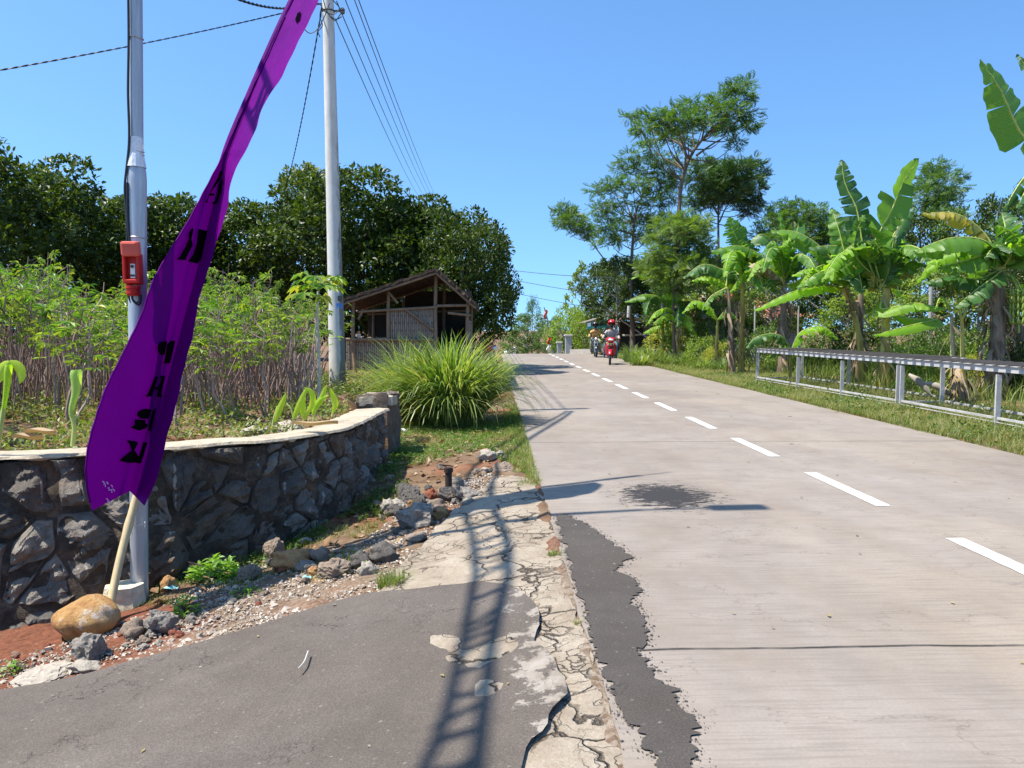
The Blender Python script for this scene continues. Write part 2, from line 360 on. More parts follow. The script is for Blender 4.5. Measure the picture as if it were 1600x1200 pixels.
# ---------------------------------------------------------------- main concrete road
def road_mat():
    m, nt, b = newmat('brushed_concrete'); g = NT(nt); v = g.obj()
    sx = g.n('ShaderNodeSeparateXYZ'); g.l(v, sx.inputs[0]); X, Y = sx.outputs[0], sx.outputs[1]
    n0 = g.noise(v, .42, 5, .6); n1 = g.noise(v, 2.6, 6, .65); nf = g.noise(v, 70, 3, .7)
    tr = g.noise(g.map(v, (3.4, .2, 1)), 1.0, 4, .6)                       # wheel tracks along the road
    br = g.noise(g.map(v, (2.2, 46, 1)), 1.0, 4, .6)                        # broom lines across it
    br2 = g.noise(g.map(v, (.35, 9, 1), (3, 1, 0)), 1.0, 5, .7)
    c = g.ramp(g.math('ADD', g.math('MULTIPLY', n0, .6), g.math('MULTIPLY', n1, .4)), [(.32, (0.181, 0.146, 0.117)), (.5, (0.250, 0.210, 0.176)), (.68, (0.311, 0.268, 0.230))])
    c = g.mix(g.ramp(g.noise(g.map(v, (1, .55, 1), (2, 8, 0)), 1.25, 7, .68), [(.5, 0.), (.66, .5)]), c, (0.190, 0.148, 0.112)); c = g.mix(g.ramp(tr, [(.46, 0.), (.72, .4)]), c, (0.223, 0.200, 0.181))
    st = g.noise(g.map(v, (.5, .35, 1), (7, 2, 0)), 1.0, 4, .6); c = g.mix(g.ramp(st, [(.5, 0.), (.72, .5)]), c, (0.339, 0.277, 0.204))
    c = g.mix(g.ramp(br, [(.38, .38), (.52, 0.)]), c, (0.154, 0.131, 0.110))
    c = g.mix(g.ramp(br2, [(.27, .35), (.37, 0.)]), c, (0.122, 0.101, 0.085))
    c = g.mix(g.ramp(nf, [(.4, .22), (.6, 0.)]), c, (0.154, 0.139, 0.122))
    # expansion joints every 6.55 m
    wob = g.math('MULTIPLY', g.math('SUBTRACT', g.noise(v, 1.6, 5), .5), .05)
    d = g.math('PINGPONG', g.math('ADD', g.math('ADD', Y, wob), 3.07 + 6.55 * 10), 3.275)
    d = g.math('SUBTRACT', 3.275, d) if False else d
    jm = g.ramp(d, [(.0, 1.), (.007, .9), (.016, 0.)])
    c = g.mix(g.math('MULTIPLY', jm, g.ramp(g.noise(v, 5, 3), [(.3, .55), (.55, 1.)])), c, (0.024, 0.021, 0.018))
    crack = g.math('ABSOLUTE', g.math('SUBTRACT', g.noise(g.map(v, (1, 1.6, 1), (4, 4, 0)), .5, 7, .6), .5))
    c = g.mix(g.ramp(crack, [(.0, .35), (.0022, .0)]), c, (0.069, 0.055, 0.048))
    # tar and oil: small flecks, one speckled patch
    vo = g.vor(g.map(v, (1, 1.0, 1)), 1.3); off = g.math('ADD', vo.outputs['Distance'], g.math('MULTIPLY', n1, .12))
    sp = g.ramp(off, [(.108, 1.), (.122, 0.)]); pick = g.ramp(vo.outputs['Color'], [(.45, 0.), (.5, 1.)])
    c = g.mix(g.math('MULTIPLY', sp, pick), c, (0.034, 0.029, 0.026))
    dd = g.n('ShaderNodeVectorMath', operation='DISTANCE'); g.l(g.map(v, (1, .8, 0)), dd.inputs[0]); dd.inputs[1].default_value = (OIL[0], OIL[1] * .8, 0)
    om = g.math('SUBTRACT', g.math('ADD', g.math('MULTIPLY', g.noise(g.map(v, (1, 2.2, 1)), 7.5, 8, .8), 1.7), -.16), g.math('MULTIPLY', dd.outputs['Value'], .95))
    c = g.mix(g.ramp(om, [(.31, 0.), (.36, .97)]), c, (0.024, 0.022, 0.022))
    g.l(c, b.inputs['Base Color']); b.inputs['Roughness'].default_value = .82; b.inputs['Specular IOR Level'].default_value = .3
    h = g.math('ADD', g.math('MULTIPLY', br, .8), g.math('MULTIPLY', nf, .3)); g.bump(h, .35, .006, b)
    return m
OIL = tuple(at_z(1042, 775))
ry = axis([(-12, 2, 2), (2, 44, .5), (44, 52, .25), (52, 110, 4)]); mb = MB()
def redge(y, s): return .035 * mnoise.noise(Vector((y * .8, s, 0))) + .014 * mnoise.noise(Vector((y * 5, s, 3)))
ry2 = np.sort(np.unique(np.concatenate([ry, np.arange(2, 12, .06)])))
rows = []
for y in ry2:
    a = RL + redge(y, 1) + .05 * float(ss(7.2, 7.8, y)) * (1 - float(ss(9, 14, y))) * -1; b_ = RR + redge(y, 8); z = float(zr(y))
    rows.append([(a, y, z - .14), (a, y, z), (RC - 1, y, z + .004), (RC, y, z + .006), (RC + 1, y, z + .004), (b_, y, z), (b_, y, z - .12)])
V = np.array(rows).reshape(-1, 3); n = len(ry2); idx = np.arange(n * 7).reshape(n, 7)
mb.add(V, np.stack([idx[:-1, :-1], idx[:-1, 1:], idx[1:, 1:], idx[1:, :-1]], -1).reshape(-1, 4))
road = mb.build('road', road_mat()); road['kind'] = 'structure'
def paint_mat():
    m, nt, b = newmat('road_paint'); g = NT(nt); v = g.obj()
    n1 = g.noise(v, 30, 6, .75); br = g.noise(g.map(v, (.9, 40, 1)), 1.0, 4, .6); gm = g.n('ShaderNodeNewGeometry')
    c = g.ramp(n1, [(.3, (0.508, 0.492, 0.459)), (.55, (0.672, 0.664, 0.640))])
    c = g.mix(g.ramp(g.noise(v, 14, 6, .75), [(.52, 0.), (.62, .55)]), c, (.36, .32, .28)); c = g.mix(g.ramp(br, [(.3, .6), (.46, 0.)]), c, (0.369, 0.336, 0.295)); g.l(c, b.inputs['Base Color']); b.inputs['Roughness'].default_value = .6
    return m
PAINT = paint_mat()
k = 0; y0 = 5.3
while y0 - 1.5 < 46:
    for yy in [y0]:
        if yy > 46: break
        mb = MB(); a, b_ = yy - (1.12 if k == 0 else 1.5), yy; xs = [RC - .065, RC + .065]; ys = np.linspace(a, b_, 24); V = []
        for y in ys:
            for s_, x in ((0, xs[0]), (1, xs[1])): V.append((x + .006 * mnoise.noise(Vector((y * 9, s_ * 7, k))), y, float(zr(y)) + .0105))
        if k == 0: V = [(v[0], v[1] - .38 * 0, v[2]) for v in V]
        idx = np.arange(48).reshape(24, 2)
        o = mb.add(np.array(V), np.stack([idx[:-1, 0], idx[:-1, 1], idx[1:, 1], idx[1:, 0]], -1)).build('road_marking', PAINT); o['kind'] = 'structure'
    y0 += 2.5; k += 1
mb = MB()
for a in (2.9, .4, -2.1):
    mb = MB(); ys = np.linspace(a - 1.5, a, 6); V = [(x, y, .0105) for y in ys for x in (RC - .065, RC + .065)]; idx = np.arange(12).reshape(6, 2)
    o = mb.add(np.array(V), np.stack([idx[:-1, 0], idx[:-1, 1], idx[1:, 1], idx[1:, 0]], -1)).build('road_marking', PAINT); o['kind'] = 'structure'

# ---------------------------------------------------------------- asphalt side road, cracked apron, asphalt spill
def asphalt_mat(name, lo, hi, patch=.0):
    m, nt, b = newmat(name); g = NT(nt); v = g.obj()
    n1 = g.noise(v, 1.1, 6, .6); nf = g.noise(v, 120, 3, .8); vg = g.vor(v, 95); n2 = g.noise(v, 5, 6, .7)
    c = g.ramp(g.math('ADD', g.math('MULTIPLY', n1, .6), g.math('MULTIPLY', n2, .4)), [(.35, lo), (.68, hi)])
    c = g.mix(g.ramp(g.noise(g.map(v, (1, 1, 1), (5, 3, 0)), .7, 3), [(.5, 0.), (.75, .45)]), c, (0.085, 0.065, 0.046))
    c = g.mix(g.ramp(nf, [(.42, .55), (.6, 0.)]), c, tuple(q * .4 for q in lo))
    c = g.mix(g.ramp(vg.outputs['Color'], [(.9, 0.), (.97, .55)]), c, (0.252, 0.229, 0.207))
    vs = g.vor(v, 3.4); c = g.mix(g.ramp(vs.outputs['Distance'], [(.022, 1.), (.034, 0.)]), c, (0.296, 0.274, 0.244))
    cr = g.math('ABSOLUTE', g.math('SUBTRACT', g.noise(v, 1.15, 7, .62), .5)); cm = g.math('MULTIPLY', g.ramp(cr, [(.0, 1.), (.0035, 0.)]), g.ramp(g.noise(v, .9, 2), [(.52, 0.), (.62, .55)]))
    c = g.mix(cm, c, (0.009, 0.007, 0.007))
    if patch:
        sx = g.n('ShaderNodeSeparateXYZ'); g.l(v, sx.inputs[0])
        pm = g.math('ADD', g.math('MULTIPLY', sx.outputs[0], .55), g.math('ADD', g.math('MULTIPLY', g.noise(v, 4.2, 8, .72), .8), g.math('MULTIPLY', n1, .25)))
        c = g.mix(g.ramp(pm, [(.63, 0.), (.66, .8)]), c, g.ramp(n2, [(.35, (0.222, 0.185, 0.148)), (.6, (0.340, 0.303, 0.259))]))
        c = g.mix(g.math('MULTIPLY', g.ramp(g.noise(g.map(v, (1, 2, 1), (1, 9, 0)), 2.3, 8, .7), [(.82, 0.), (.86, .7)]), 1.0), c, (0.266, 0.237, 0.207))
    g.l(c, b.inputs['Base Color']); b.inputs['Roughness'].default_value = .85; b.inputs['Specular IOR Level'].default_value = .25
    h = g.math('SUBTRACT', g.math('ADD', g.math('MULTIPLY', nf, .6), g.math('MULTIPLY', n2, 1.2)), g.math('MULTIPLY', cm, 3)); g.bump(h, .55, .008, b)
    return m
def apron_mat():
    m, nt, b = newmat('cracked_concrete'); g = NT(nt); v = g.obj()
    n1 = g.noise(v, 3.2, 7, .7); nf = g.noise(v, 55, 5, .75); n2 = g.noise(v, 9, 5, .7)
    c = g.ramp(n1, [(.3, (0.205, 0.163, 0.118)), (.5, (0.312, 0.262, 0.201)), (.7, (0.403, 0.353, 0.281))])
    c = g.mix(g.ramp(nf, [(.4, .4), (.6, 0.)]), c, (0.190, 0.144, 0.106)); c = g.mix(g.ramp(n2, [(.52, 0.), (.7, .5)]), c, (0.251, 0.190, 0.133))
    wv = g.n('ShaderNodeVectorMath', operation='ADD'); g.l(g.map(v, (1, .78, 1)), wv.inputs[0])
    nc = g.noisec(v, 3.4, 6); sc = g.n('ShaderNodeVectorMath', operation='SCALE'); sc.inputs[3].default_value = .42; g.l(nc, sc.inputs[0]); g.l(sc.outputs[0], wv.inputs[1])
    e1 = g.vor(wv.outputs[0], 3.1, 'DISTANCE_TO_EDGE').outputs[0]; e2 = g.vor(wv.outputs[0], 7.5, 'DISTANCE_TO_EDGE').outputs[0]
    k1 = g.ramp(e1, [(.0, .9), (.016, .6), (.032, 0.)]); k1 = g.math('MULTIPLY', k1, g.ramp(g.noise(v, 2.1, 2), [(.38, .0), (.52, 1.)]))
    k2 = g.math('MULTIPLY', g.ramp(e2, [(.0, .7), (.03, 0.)]), g.ramp(g.noise(v, 1.7, 2), [(.45, 0.), (.62, .9)]))
    k = g.math('MAXIMUM', k1, k2); c = g.mix(k, c, (0.046, 0.033, 0.023)); g.l(c, b.inputs['Base Color']); b.inputs['Roughness'].default_value = .92; b.inputs['Specular IOR Level'].default_value = .2
    h = g.math('SUBTRACT', g.math('ADD', g.math('MULTIPLY', n2, .9), g.math('MULTIPLY', nf, .35)), g.math('MULTIPLY', k, 1.6)); g.bump(h, .9, .022, b)
    return m
def zbase(x, y): return -np.minimum((.135 * (1 - ss(6.3, 9.6, y)) + .015) * np.clip(RL - x, 0, 5), .75)
def vz(x, y, k, s): return np.array([k * mnoise.noise(Vector((a * s, b * s, 1.5))) for a, b in zip(x, y)])
APX = [(592, 934), (612, 905), (640, 872), (668, 850), (680, 832), (712, 800), (745, 772), (775, 752), (800, 743), (826, 747), (838, 770), (862, 810), (900, 905), (925, 985), (960, 1090), (990, 1200), (1010, 1300), (640, 1300), (640, 1150), (640, 1000), (620, 945)]
ap = [gp(*p, dz=.02)[:2] for p in APX]
for i in range(10, 17): ap[i] = np.array([min(RL + redge(ap[i][1], 1) - .012, RL - .0), ap[i][1]])
o = sheet('concrete_apron', rough_poly(ap, .04, .018, 6, 2), apron_mat(), lambda x, y: zbase(x, y) + .028 * ss(0, .5, RL - x) - .004 + vz(x, y, .02, 5) * ss(.0, .3, RL - x), .05); o['kind'] = 'structure'
DPX = [(-60, 1096), (0, 1086), (60, 1076), (130, 1062), (200, 1041), (262, 1024), (330, 1004), (400, 984), (460, 964), (520, 945), (570, 934), (640, 927), (700, 920), (752, 914), (785, 918), (812, 930), (836, 948), (842, 975), (838, 1005), (858, 1020), (868, 1045), (884, 1070), (886, 1092), (866, 1112), (855, 1140), (832, 1165), (815, 1200), (800, 1300)]
dp = [gp(*p, dz=.03)[:2] for p in DPX] + [np.array([-.15, -6]), np.array([-7, -6]), np.array([-7, 3.0])]
dz_ = lambda x, y: zbase(x, y) + .036 + vz(x, y, .010, 1.5)
o = sheet('driveway', rough_poly(dp, .05, .012, 7, 4), asphalt_mat('side_road_asphalt', (.105, .087, .074), (.170, .143, .123), 1), dz_, .09); o['kind'] = 'structure'
o.data.materials[0]
SPX = [(868, 806), (882, 803), (905, 815), (925, 826), (945, 842), (972, 858), (985, 872), (975, 884), (955, 888), (985, 905), (1000, 925), (985, 940), (1006, 968), (1015, 985), (1003, 1005), (1010, 1030), (1030, 1062), (1052, 1084), (1075, 1110), (1083, 1145), (1076, 1170), (1080, 1210), (1085, 1300), (1042, 1300), (1026, 1190), (992, 1140), (955, 1100), (938, 1040), (918, 970), (896, 900), (881, 850)]
sp = rough_poly([at_z(*p)[:2] for p in SPX], .012, .03, 8, 6); SP0 = sp.copy(); sp[:, 0] += [.03 * mnoise.noise(Vector((p[0] * 2, p[1] * 34, 2))) + .02 * mnoise.noise(Vector((p[0] * 3, p[1] * 110, 5))) for p in sp]
o = sheet('asphalt_patch', sp, asphalt_mat('spilled_asphalt', (.066, .056, .049), (.108, .094, .082)), lambda x, y: 0 * x + .0085 + .002 * 0, .12); o['kind'] = 'structure'

pts_ = SP0[rng.integers(0, len(SP0), 2600)] + rng.normal(0, 1, (2600, 2)) * [.03, .02]; pts_ = pts_[(pts_[:, 0] > RL + .01)]
tv_ = np.array([(-.5, -.3, 0), (.4, -.4, 0), (.5, .3, 0), (-.1, .5, 0), (-.1, 0, .3)], float); mb = MB(); V, Fc = inst(tv_, [(0, 1, 4), (1, 2, 4), (2, 3, 4), (3, 0, 4)], np.c_[pts_, np.full(len(pts_), .004)], rdir(len(pts_), 0, .01), rdir(len(pts_), 40), rng.gamma(2, .0022, len(pts_)) + .002); mb.add(V, Fc)
o = mb.build('asphalt_crumbs', solid('asphalt_crumb', (.07, .06, .052), .9, 0, 60)); o['kind'] = 'stuff'
# ================================================================ STONE WALL
def stone_mat():
    m, nt, b = newmat('andesite'); g = NT(nt); v = g.obj(); rnd = g.n('ShaderNodeNewGeometry').outputs['Random Per Island']
    n1 = g.noise(v, 7, 8, .7); n2 = g.noise(v, 1.7, 4); nf = g.noise(v, 60, 4, .7)
    c = g.ramp(rnd, [(0, (.15, .125, .10)), (.25, (.30, .27, .23)), (.45, (.19, .135, .095)), (.62, (.37, .335, .29)), (.8, (.16, .145, .13)), (1, (.42, .37, .30))])
    c = g.mix(g.ramp(n1, [(.35, .55), (.6, 0.)]), c, (.06, .053, .048)); c = g.mix(g.ramp(n2, [(.52, 0.), (.64, .8)]), c, (.15, .075, .035))
    c = g.mix(g.ramp(g.noise(v, 3.1, 6, .7), [(.6, 0.), (.68, .5)]), c, (.30, .28, .25))
    dr = g.noise(g.map(v, (15, 15, .55)), 1.0, 3, .5); c = g.mix(g.ramp(dr, [(.655, 0.), (.69, .85)]), c, (.50, .47, .40))
    g.l(c, b.inputs['Base Color']); b.inputs['Roughness'].default_value = .8; b.inputs['Specular IOR Level'].default_value = .4
    g.bump(g.math('ADD', g.math('MULTIPLY', n1, 1.3), g.math('MULTIPLY', nf, .35)), 1.0, .07, b); return m
def mortar_mat():
    m, nt, b = newmat('dark_mossy_mortar'); g = NT(nt); v = g.obj(); n1 = g.noise(v, 8, 8, .75); n2 = g.noise(v, 2.5, 4)
    c = g.ramp(n1, [(.35, (.022, .017, .012)), (.52, (.075, .055, .038)), (.68, (.19, .145, .10))])
    c = g.mix(g.ramp(n2, [(.52, 0.), (.66, .7)]), c, (.17, .075, .028)); g.l(c, b.inputs['Base Color']); b.inputs['Roughness'].default_value = .95
    g.bump(n1, 1, .06, b); return m
STONE, MORTAR = stone_mat(), mortar_mat()
COPING = solid('lime_render_coping', (.40, .34, .25), .9, 0, 9, .25, .9, .03)
wl = WL.copy(); seg = np.linalg.norm(np.diff(wl[:, :2], axis=0), axis=1); sl_ = np.concatenate([[0], np.cumsum(seg)]); WLEN = sl_[-1]
def wpt(s):
    p = np.array([np.interp(s, sl_, wl[:, i]) for i in range(3)]); a = np.array([np.interp(s + .25, sl_, wl[:, i]) for i in range(2)]); b = np.array([np.interp(s - .25, sl_, wl[:, i]) for i in range(2)])
    t = (a - b) / np.linalg.norm(a - b); return p, np.array([t[1], -t[0]])            # point on the front top edge, outward normal
wall = wthing('stone_wall', 'long dark rubble stone retaining wall with pale mortar coping beside the side road', 'wall', (wpt(WLEN * .6)[0][0], wpt(WLEN * .6)[0][1], -.4))
mb = MB(); S_ = np.linspace(0, WLEN, 240); zz = np.linspace(0, 1, 40); fr = []
for s_ in S_:
    p, nn = wpt(s_); zb = -1.0
    for q in zz:
        z = zb + (p[2] - .05 - zb) * q; e = -.012 + .05 * mnoise.noise(Vector((s_ * 5, z * 5, 0))) + (.04 + .24 * (1 - float(ss(S0 + .5, S0 + 1.6, s_)))) * (.6 - z) - .03
        fr.append((p[0] + nn[0] * e, p[1] + nn[1] * e, z))
    fr.append((p[0] - nn[0] * .34, p[1] - nn[1] * .34, p[2] - .05)); fr.append((p[0] - nn[0] * .34, p[1] - nn[1] * .34, -1.0))
idx = np.arange(len(fr)).reshape(240, 42); Fq = np.stack([idx[:-1, :-1], idx[1:, :-1], idx[1:, 1:], idx[:-1, 1:]], -1).reshape(-1, 4)
mb.add(fr, [tuple(f) for f in Fq] + [tuple(idx[0]), tuple(idx[-1][::-1])]); mb.build('mortar_core', MORTAR, wall)
# stones: cells of a jittered grid in (along, up), each a rough bulging block
def clip(poly, a, b):      # keep the half nearer to a than to b
    m = (a + b) / 2; d = b - a; out = []
    for i in range(len(poly)):
        p, q = poly[i], poly[(i + 1) % len(poly)]; sp_, sq = (p - m).dot(d), (q - m).dot(d)
        if sp_ <= 0: out.append(p)
        if sp_ * sq < 0: out.append(p + (q - p) * sp_ / (sp_ - sq))
    return out
mb = MB(); seeds = []
rowz = [(-.92, .34), (-.60, .32), (-.33, .28), (-.07, .27), (.17, .25), (.37, .19), (.51, .13)]
for j, (z, h_) in enumerate(rowz):
    s_ = -.2 + .17 * (j % 2)
    while s_ < WLEN + .3:
        wd = random.choice((.2, .3, .38, .5, .66)) * (1.0 if h_ > .2 else .8) * (1.45 if s_ < S0 + 1.0 else .74); seeds.append(np.array([s_, z + random.uniform(-.11, .11)])); s_ += wd
seeds = np.array(seeds)
for i, a in enumerate(seeds):
    poly = [a + np.array(q) for q in ((-.5, -.4), (.5, -.4), (.5, .4), (-.5, .4))]
    for j in np.argsort(((seeds - a) ** 2).sum(1))[1:14]:
        poly = clip(poly, a, seeds[j])
        if len(poly) < 3: break
    if len(poly) < 3: continue
    poly = np.array(poly); c0 = poly.mean(0); ar = np.ptp(poly, 0).min()
    if a[0] < .05 or c0[0] > WLEN - .05: continue
    gap = random.choice((.004, .008, .014, .03)); out = []
    for q in range(len(poly)):
        p0, p1 = poly[q], poly[(q + 1) % len(poly)]
        for t in np.linspace(0, 1, 10)[:-1]: out.append(p0 + (p1 - p0) * t)
    out = np.array(out); out = out + np.array([[.022 * mnoise.noise(Vector((q_[0] * 7, q_[1] * 7, 3))), .022 * mnoise.noise(Vector((q_[0] * 7, q_[1] * 7, 13)))] for q_ in out]); dd = c0 - out; L = np.linalg.norm(dd, axis=1)[:, None]; out = out + dd / L * (gap + .10 * L * np.clip(L / L.max() - .75, 0, 1) * 2)
    tilt = (random.uniform(-.25, .25), random.uniform(-.3, .12)); lf_ = 1 - float(ss(S0 + .4, S0 + 1.5, a[0])); bulge = random.uniform(.03, .055) + random.uniform(.02, .06) * lf_; rgh = 1.3 + .8 * (1 - float(ss(S0 + .4, S0 + 1.5, a[0]))); rings = [1.0, .955, .87, .77, .66, .55, .43, .31, .19, .07]; V = []; off = random.uniform(0, 50)
    for ri, r in enumerate(rings):
        for o2 in out:
            q = c0 + (o2 - c0) * r; s_, z = q; z = min(z, wpt(s_)[0][2] - .045)
            dg = z * 1.1 - s_ * .45; nz = rgh * mnoise.noise(Vector((s_ * 5 + off, z * 5, 0))) * .07 + mnoise.noise(Vector((s_ * 16 + off, z * 16, 4))) * .026 + mnoise.noise(Vector((s_ * 34 + off, z * 34, 4))) * .012 - rgh * abs(mnoise.noise(Vector((s_ * 2.5, dg * 13 + off, 9)))) * .06
            e = -.05 if ri == 0 else bulge * (1 - (r ** 3.2)) + (nz + tilt[0] * (q[0] - c0[0]) + tilt[1] * (q[1] - c0[1]) * .6) * min(1, (1 - r) * 5)
            p, nn = wpt(min(max(s_, 0), WLEN)); e = e + (.04 + .24 * (1 - float(ss(S0 + .5, S0 + 1.6, s_)))) * (.6 - z) - .04; V.append((p[0] + nn[0] * e, p[1] + nn[1] * e, z))
    k = len(out); Fc = [(r_ * k + q, r_ * k + (q + 1) % k, (r_ + 1) * k + (q + 1) % k, (r_ + 1) * k + q) for r_ in range(9) for q in range(k)] + [tuple(9 * k + q for q in range(k))]
    mb.add(V, Fc)
mb.build('rubble_stones', STONE, wall, smooth=False)
mb = MB(); n = 220; cs = [];
for s_ in np.linspace(0, WLEN, n):
    p, nn = wpt(s_); r1 = .03 * mnoise.noise(Vector((s_ * 9, 0, 0))) + .02 * mnoise.noise(Vector((s_ * 1.7, 5, 0))); r2 = .04 * mnoise.noise(Vector((s_ * 11, 9, 0))); r3 = .02 * mnoise.noise(Vector((s_ * 2.2, 3, 3)))
    th = .035 + .05 * mnoise.noise(Vector((s_ * 3.3, 2, 7)))
    def q(e, z): return (p[0] + nn[0] * e, p[1] + nn[1] * e, z)
    t = p[2] + r3 * .4
    cs += [q(-.05, t - th * .7 - .02), q(.02 + r1, t - th * .7 - .0 + r2), q(.035 + r1, t - .02), q(.02 + r1, t), q(-.10, t + .006 + r3 * .5), q(-.24, t - .004), q(-.36 + r2, t - .012), q(-.38 + r2, t - .09)]
idx = np.arange(n * 8).reshape(n, 8); Fq = np.stack([idx[:-1, :-1], idx[:-1, 1:], idx[1:, 1:], idx[1:, :-1]], -1).reshape(-1, 4)
mb.add(cs, [tuple(f[::-1]) for f in Fq] + [tuple(idx[0]), tuple(idx[-1][::-1])]); mb.build('coping', COPING, wall, smooth=False)

# ================================================================ ROCKS
def rock_mesh(name, mat, seed, flat=.7, rough=.22, sub=4, sharp=0):
    bm = bmesh.new(); bmesh.ops.create_icosphere(bm, subdivisions=sub, radius=.5); r_ = random.Random(seed)
    cuts = [(Vector((r_.gauss(0, 1), r_.gauss(0, 1), r_.gauss(0, 1))).normalized(), r_.uniform(.26, .42)) for _ in range(int(6 * sharp) + (2 if sharp else 0))]
    for v in bm.verts:
        d = v.co.normalized(); r = .5 * (1 + rough * mnoise.noise(d * 1.6 + Vector((seed, 0, 0))) * 2 + rough * .4 * mnoise.noise(d * 5 + Vector((seed, 3, 0)))); v.co = d * r
        for nn, k in cuts:
            e = v.co.dot(nn) - k
            if e > 0: v.co -= nn * e * .92
        v.co.z *= flat
        if sharp: v.co += d * (.05 * mnoise.noise(d * 9 + Vector((seed, 1, 1))) - .05 * abs(mnoise.noise(Vector((d.x * 2, d.y * 2, d.z * 11 + seed)))))
        v.co.y *= r_.uniform(.99, 1.01) * .85
    me = bpy.data.meshes.new(name); bm.to_mesh(me); bm.free()
    for p in me.polygons: p.use_smooth = not sharp
    me.materials.append(mat); return me
RK = {'grey': solid('grey_fieldstone', (0.232, 0.204, 0.172), .85, 0, 14, .35, .9, .02), 'dark': solid('dark_fieldstone', (0.108, 0.094, 0.080), .8, 0, 14, .35, .9, .02),
      'brown': solid('brown_fieldstone', (0.240, 0.180, 0.132), .85, 0, 14, .3, .8, .02), 'pale': solid('pale_fieldstone', (0.384, 0.336, 0.272), .9, 0, 12, .25, .9, .02),
      'orange': solid('orange_fieldstone', (0.368, 0.200, 0.080), .85, 0, 10, .3, .7, .02), 'brick': solid('brick_red_stone', (0.264, 0.080, 0.040), .9, 0, 12, .3, .8, .02)}
RM_ = {}
for i, (k, sharp) in enumerate([(c_, s_) for c_ in RK for s_ in (0, 1)]): RM_[(k, sharp)] = [rock_mesh('rock', RK[k], i * 7 + j + 1, [.72, .55, .85][j], .22, 4, sharp) for j in range(3)]
def rock(px, py, wpx, col, sharp=0, flat=None, label=None, group=None, sink=.3, name='rock', dz=0, hpx=None):
    p = gp(px, py); w_ = wpx * p[1] / F; me = random.choice(RM_[(col, sharp)]); o = bpy.data.objects.new(name, me); C.objects.link(o)
    h = w_ * (flat or 1); o.scale = (w_, w_ * random.uniform(.8, 1.1), (hpx * p[1] / F / .62) if hpx else h)
    o.location = (p[0], p[1] + w_ * .25, p[2] + o.scale[2] * .5 * .62 * (1 - sink) + dz); o.rotation_euler = (random.uniform(-.2, .2), random.uniform(-.2, .2), random.uniform(-.5, .5) if hpx else random.uniform(0, 6))
    link_thing(o, label or 'loose %s rock on the stony verge among many like it' % {'grey': 'grey', 'dark': 'dark grey', 'brown': 'brown', 'pale': 'pale', 'orange': 'orange-brown', 'brick': 'brick-red'}[col], 'rock', group or 'loose %s rocks scattered along the verge' % col); return o
def boulder_mat():
    m, nt, b = newmat('orange_boulder'); g = NT(nt); v = g.obj(); n1 = g.noise(v, 3, 6, .7); n2 = g.noise(v, 2.2, 7, .7)
    c = g.ramp(n1, [(.3, (.30, .12, .04)), (.5, (.50, .27, .09)), (.7, (.58, .40, .18))]); c = g.mix(g.ramp(n2, [(.55, 0.), (.66, .9)]), c, (.80, .75, .68)); g.l(c, b.inputs['Base Color']); b.inputs['Roughness'].default_value = .85
    g.bump(g.noise(v, 9, 8, .75), .9, .05, b); return m
big = rock(126, 1000, 98, 'orange', 0, None, 'big rounded orange boulder with white smears beside the leaning bamboo pole', 'x', .25, 'boulder', hpx=62); del big['group']; big['category'] = 'boulder'
bmesh_ = rock_mesh('boulder', boulder_mat(), 31, .72, .08, 4, 0); big.data = bmesh_; big.rotation_euler = (0, -.12, .1)
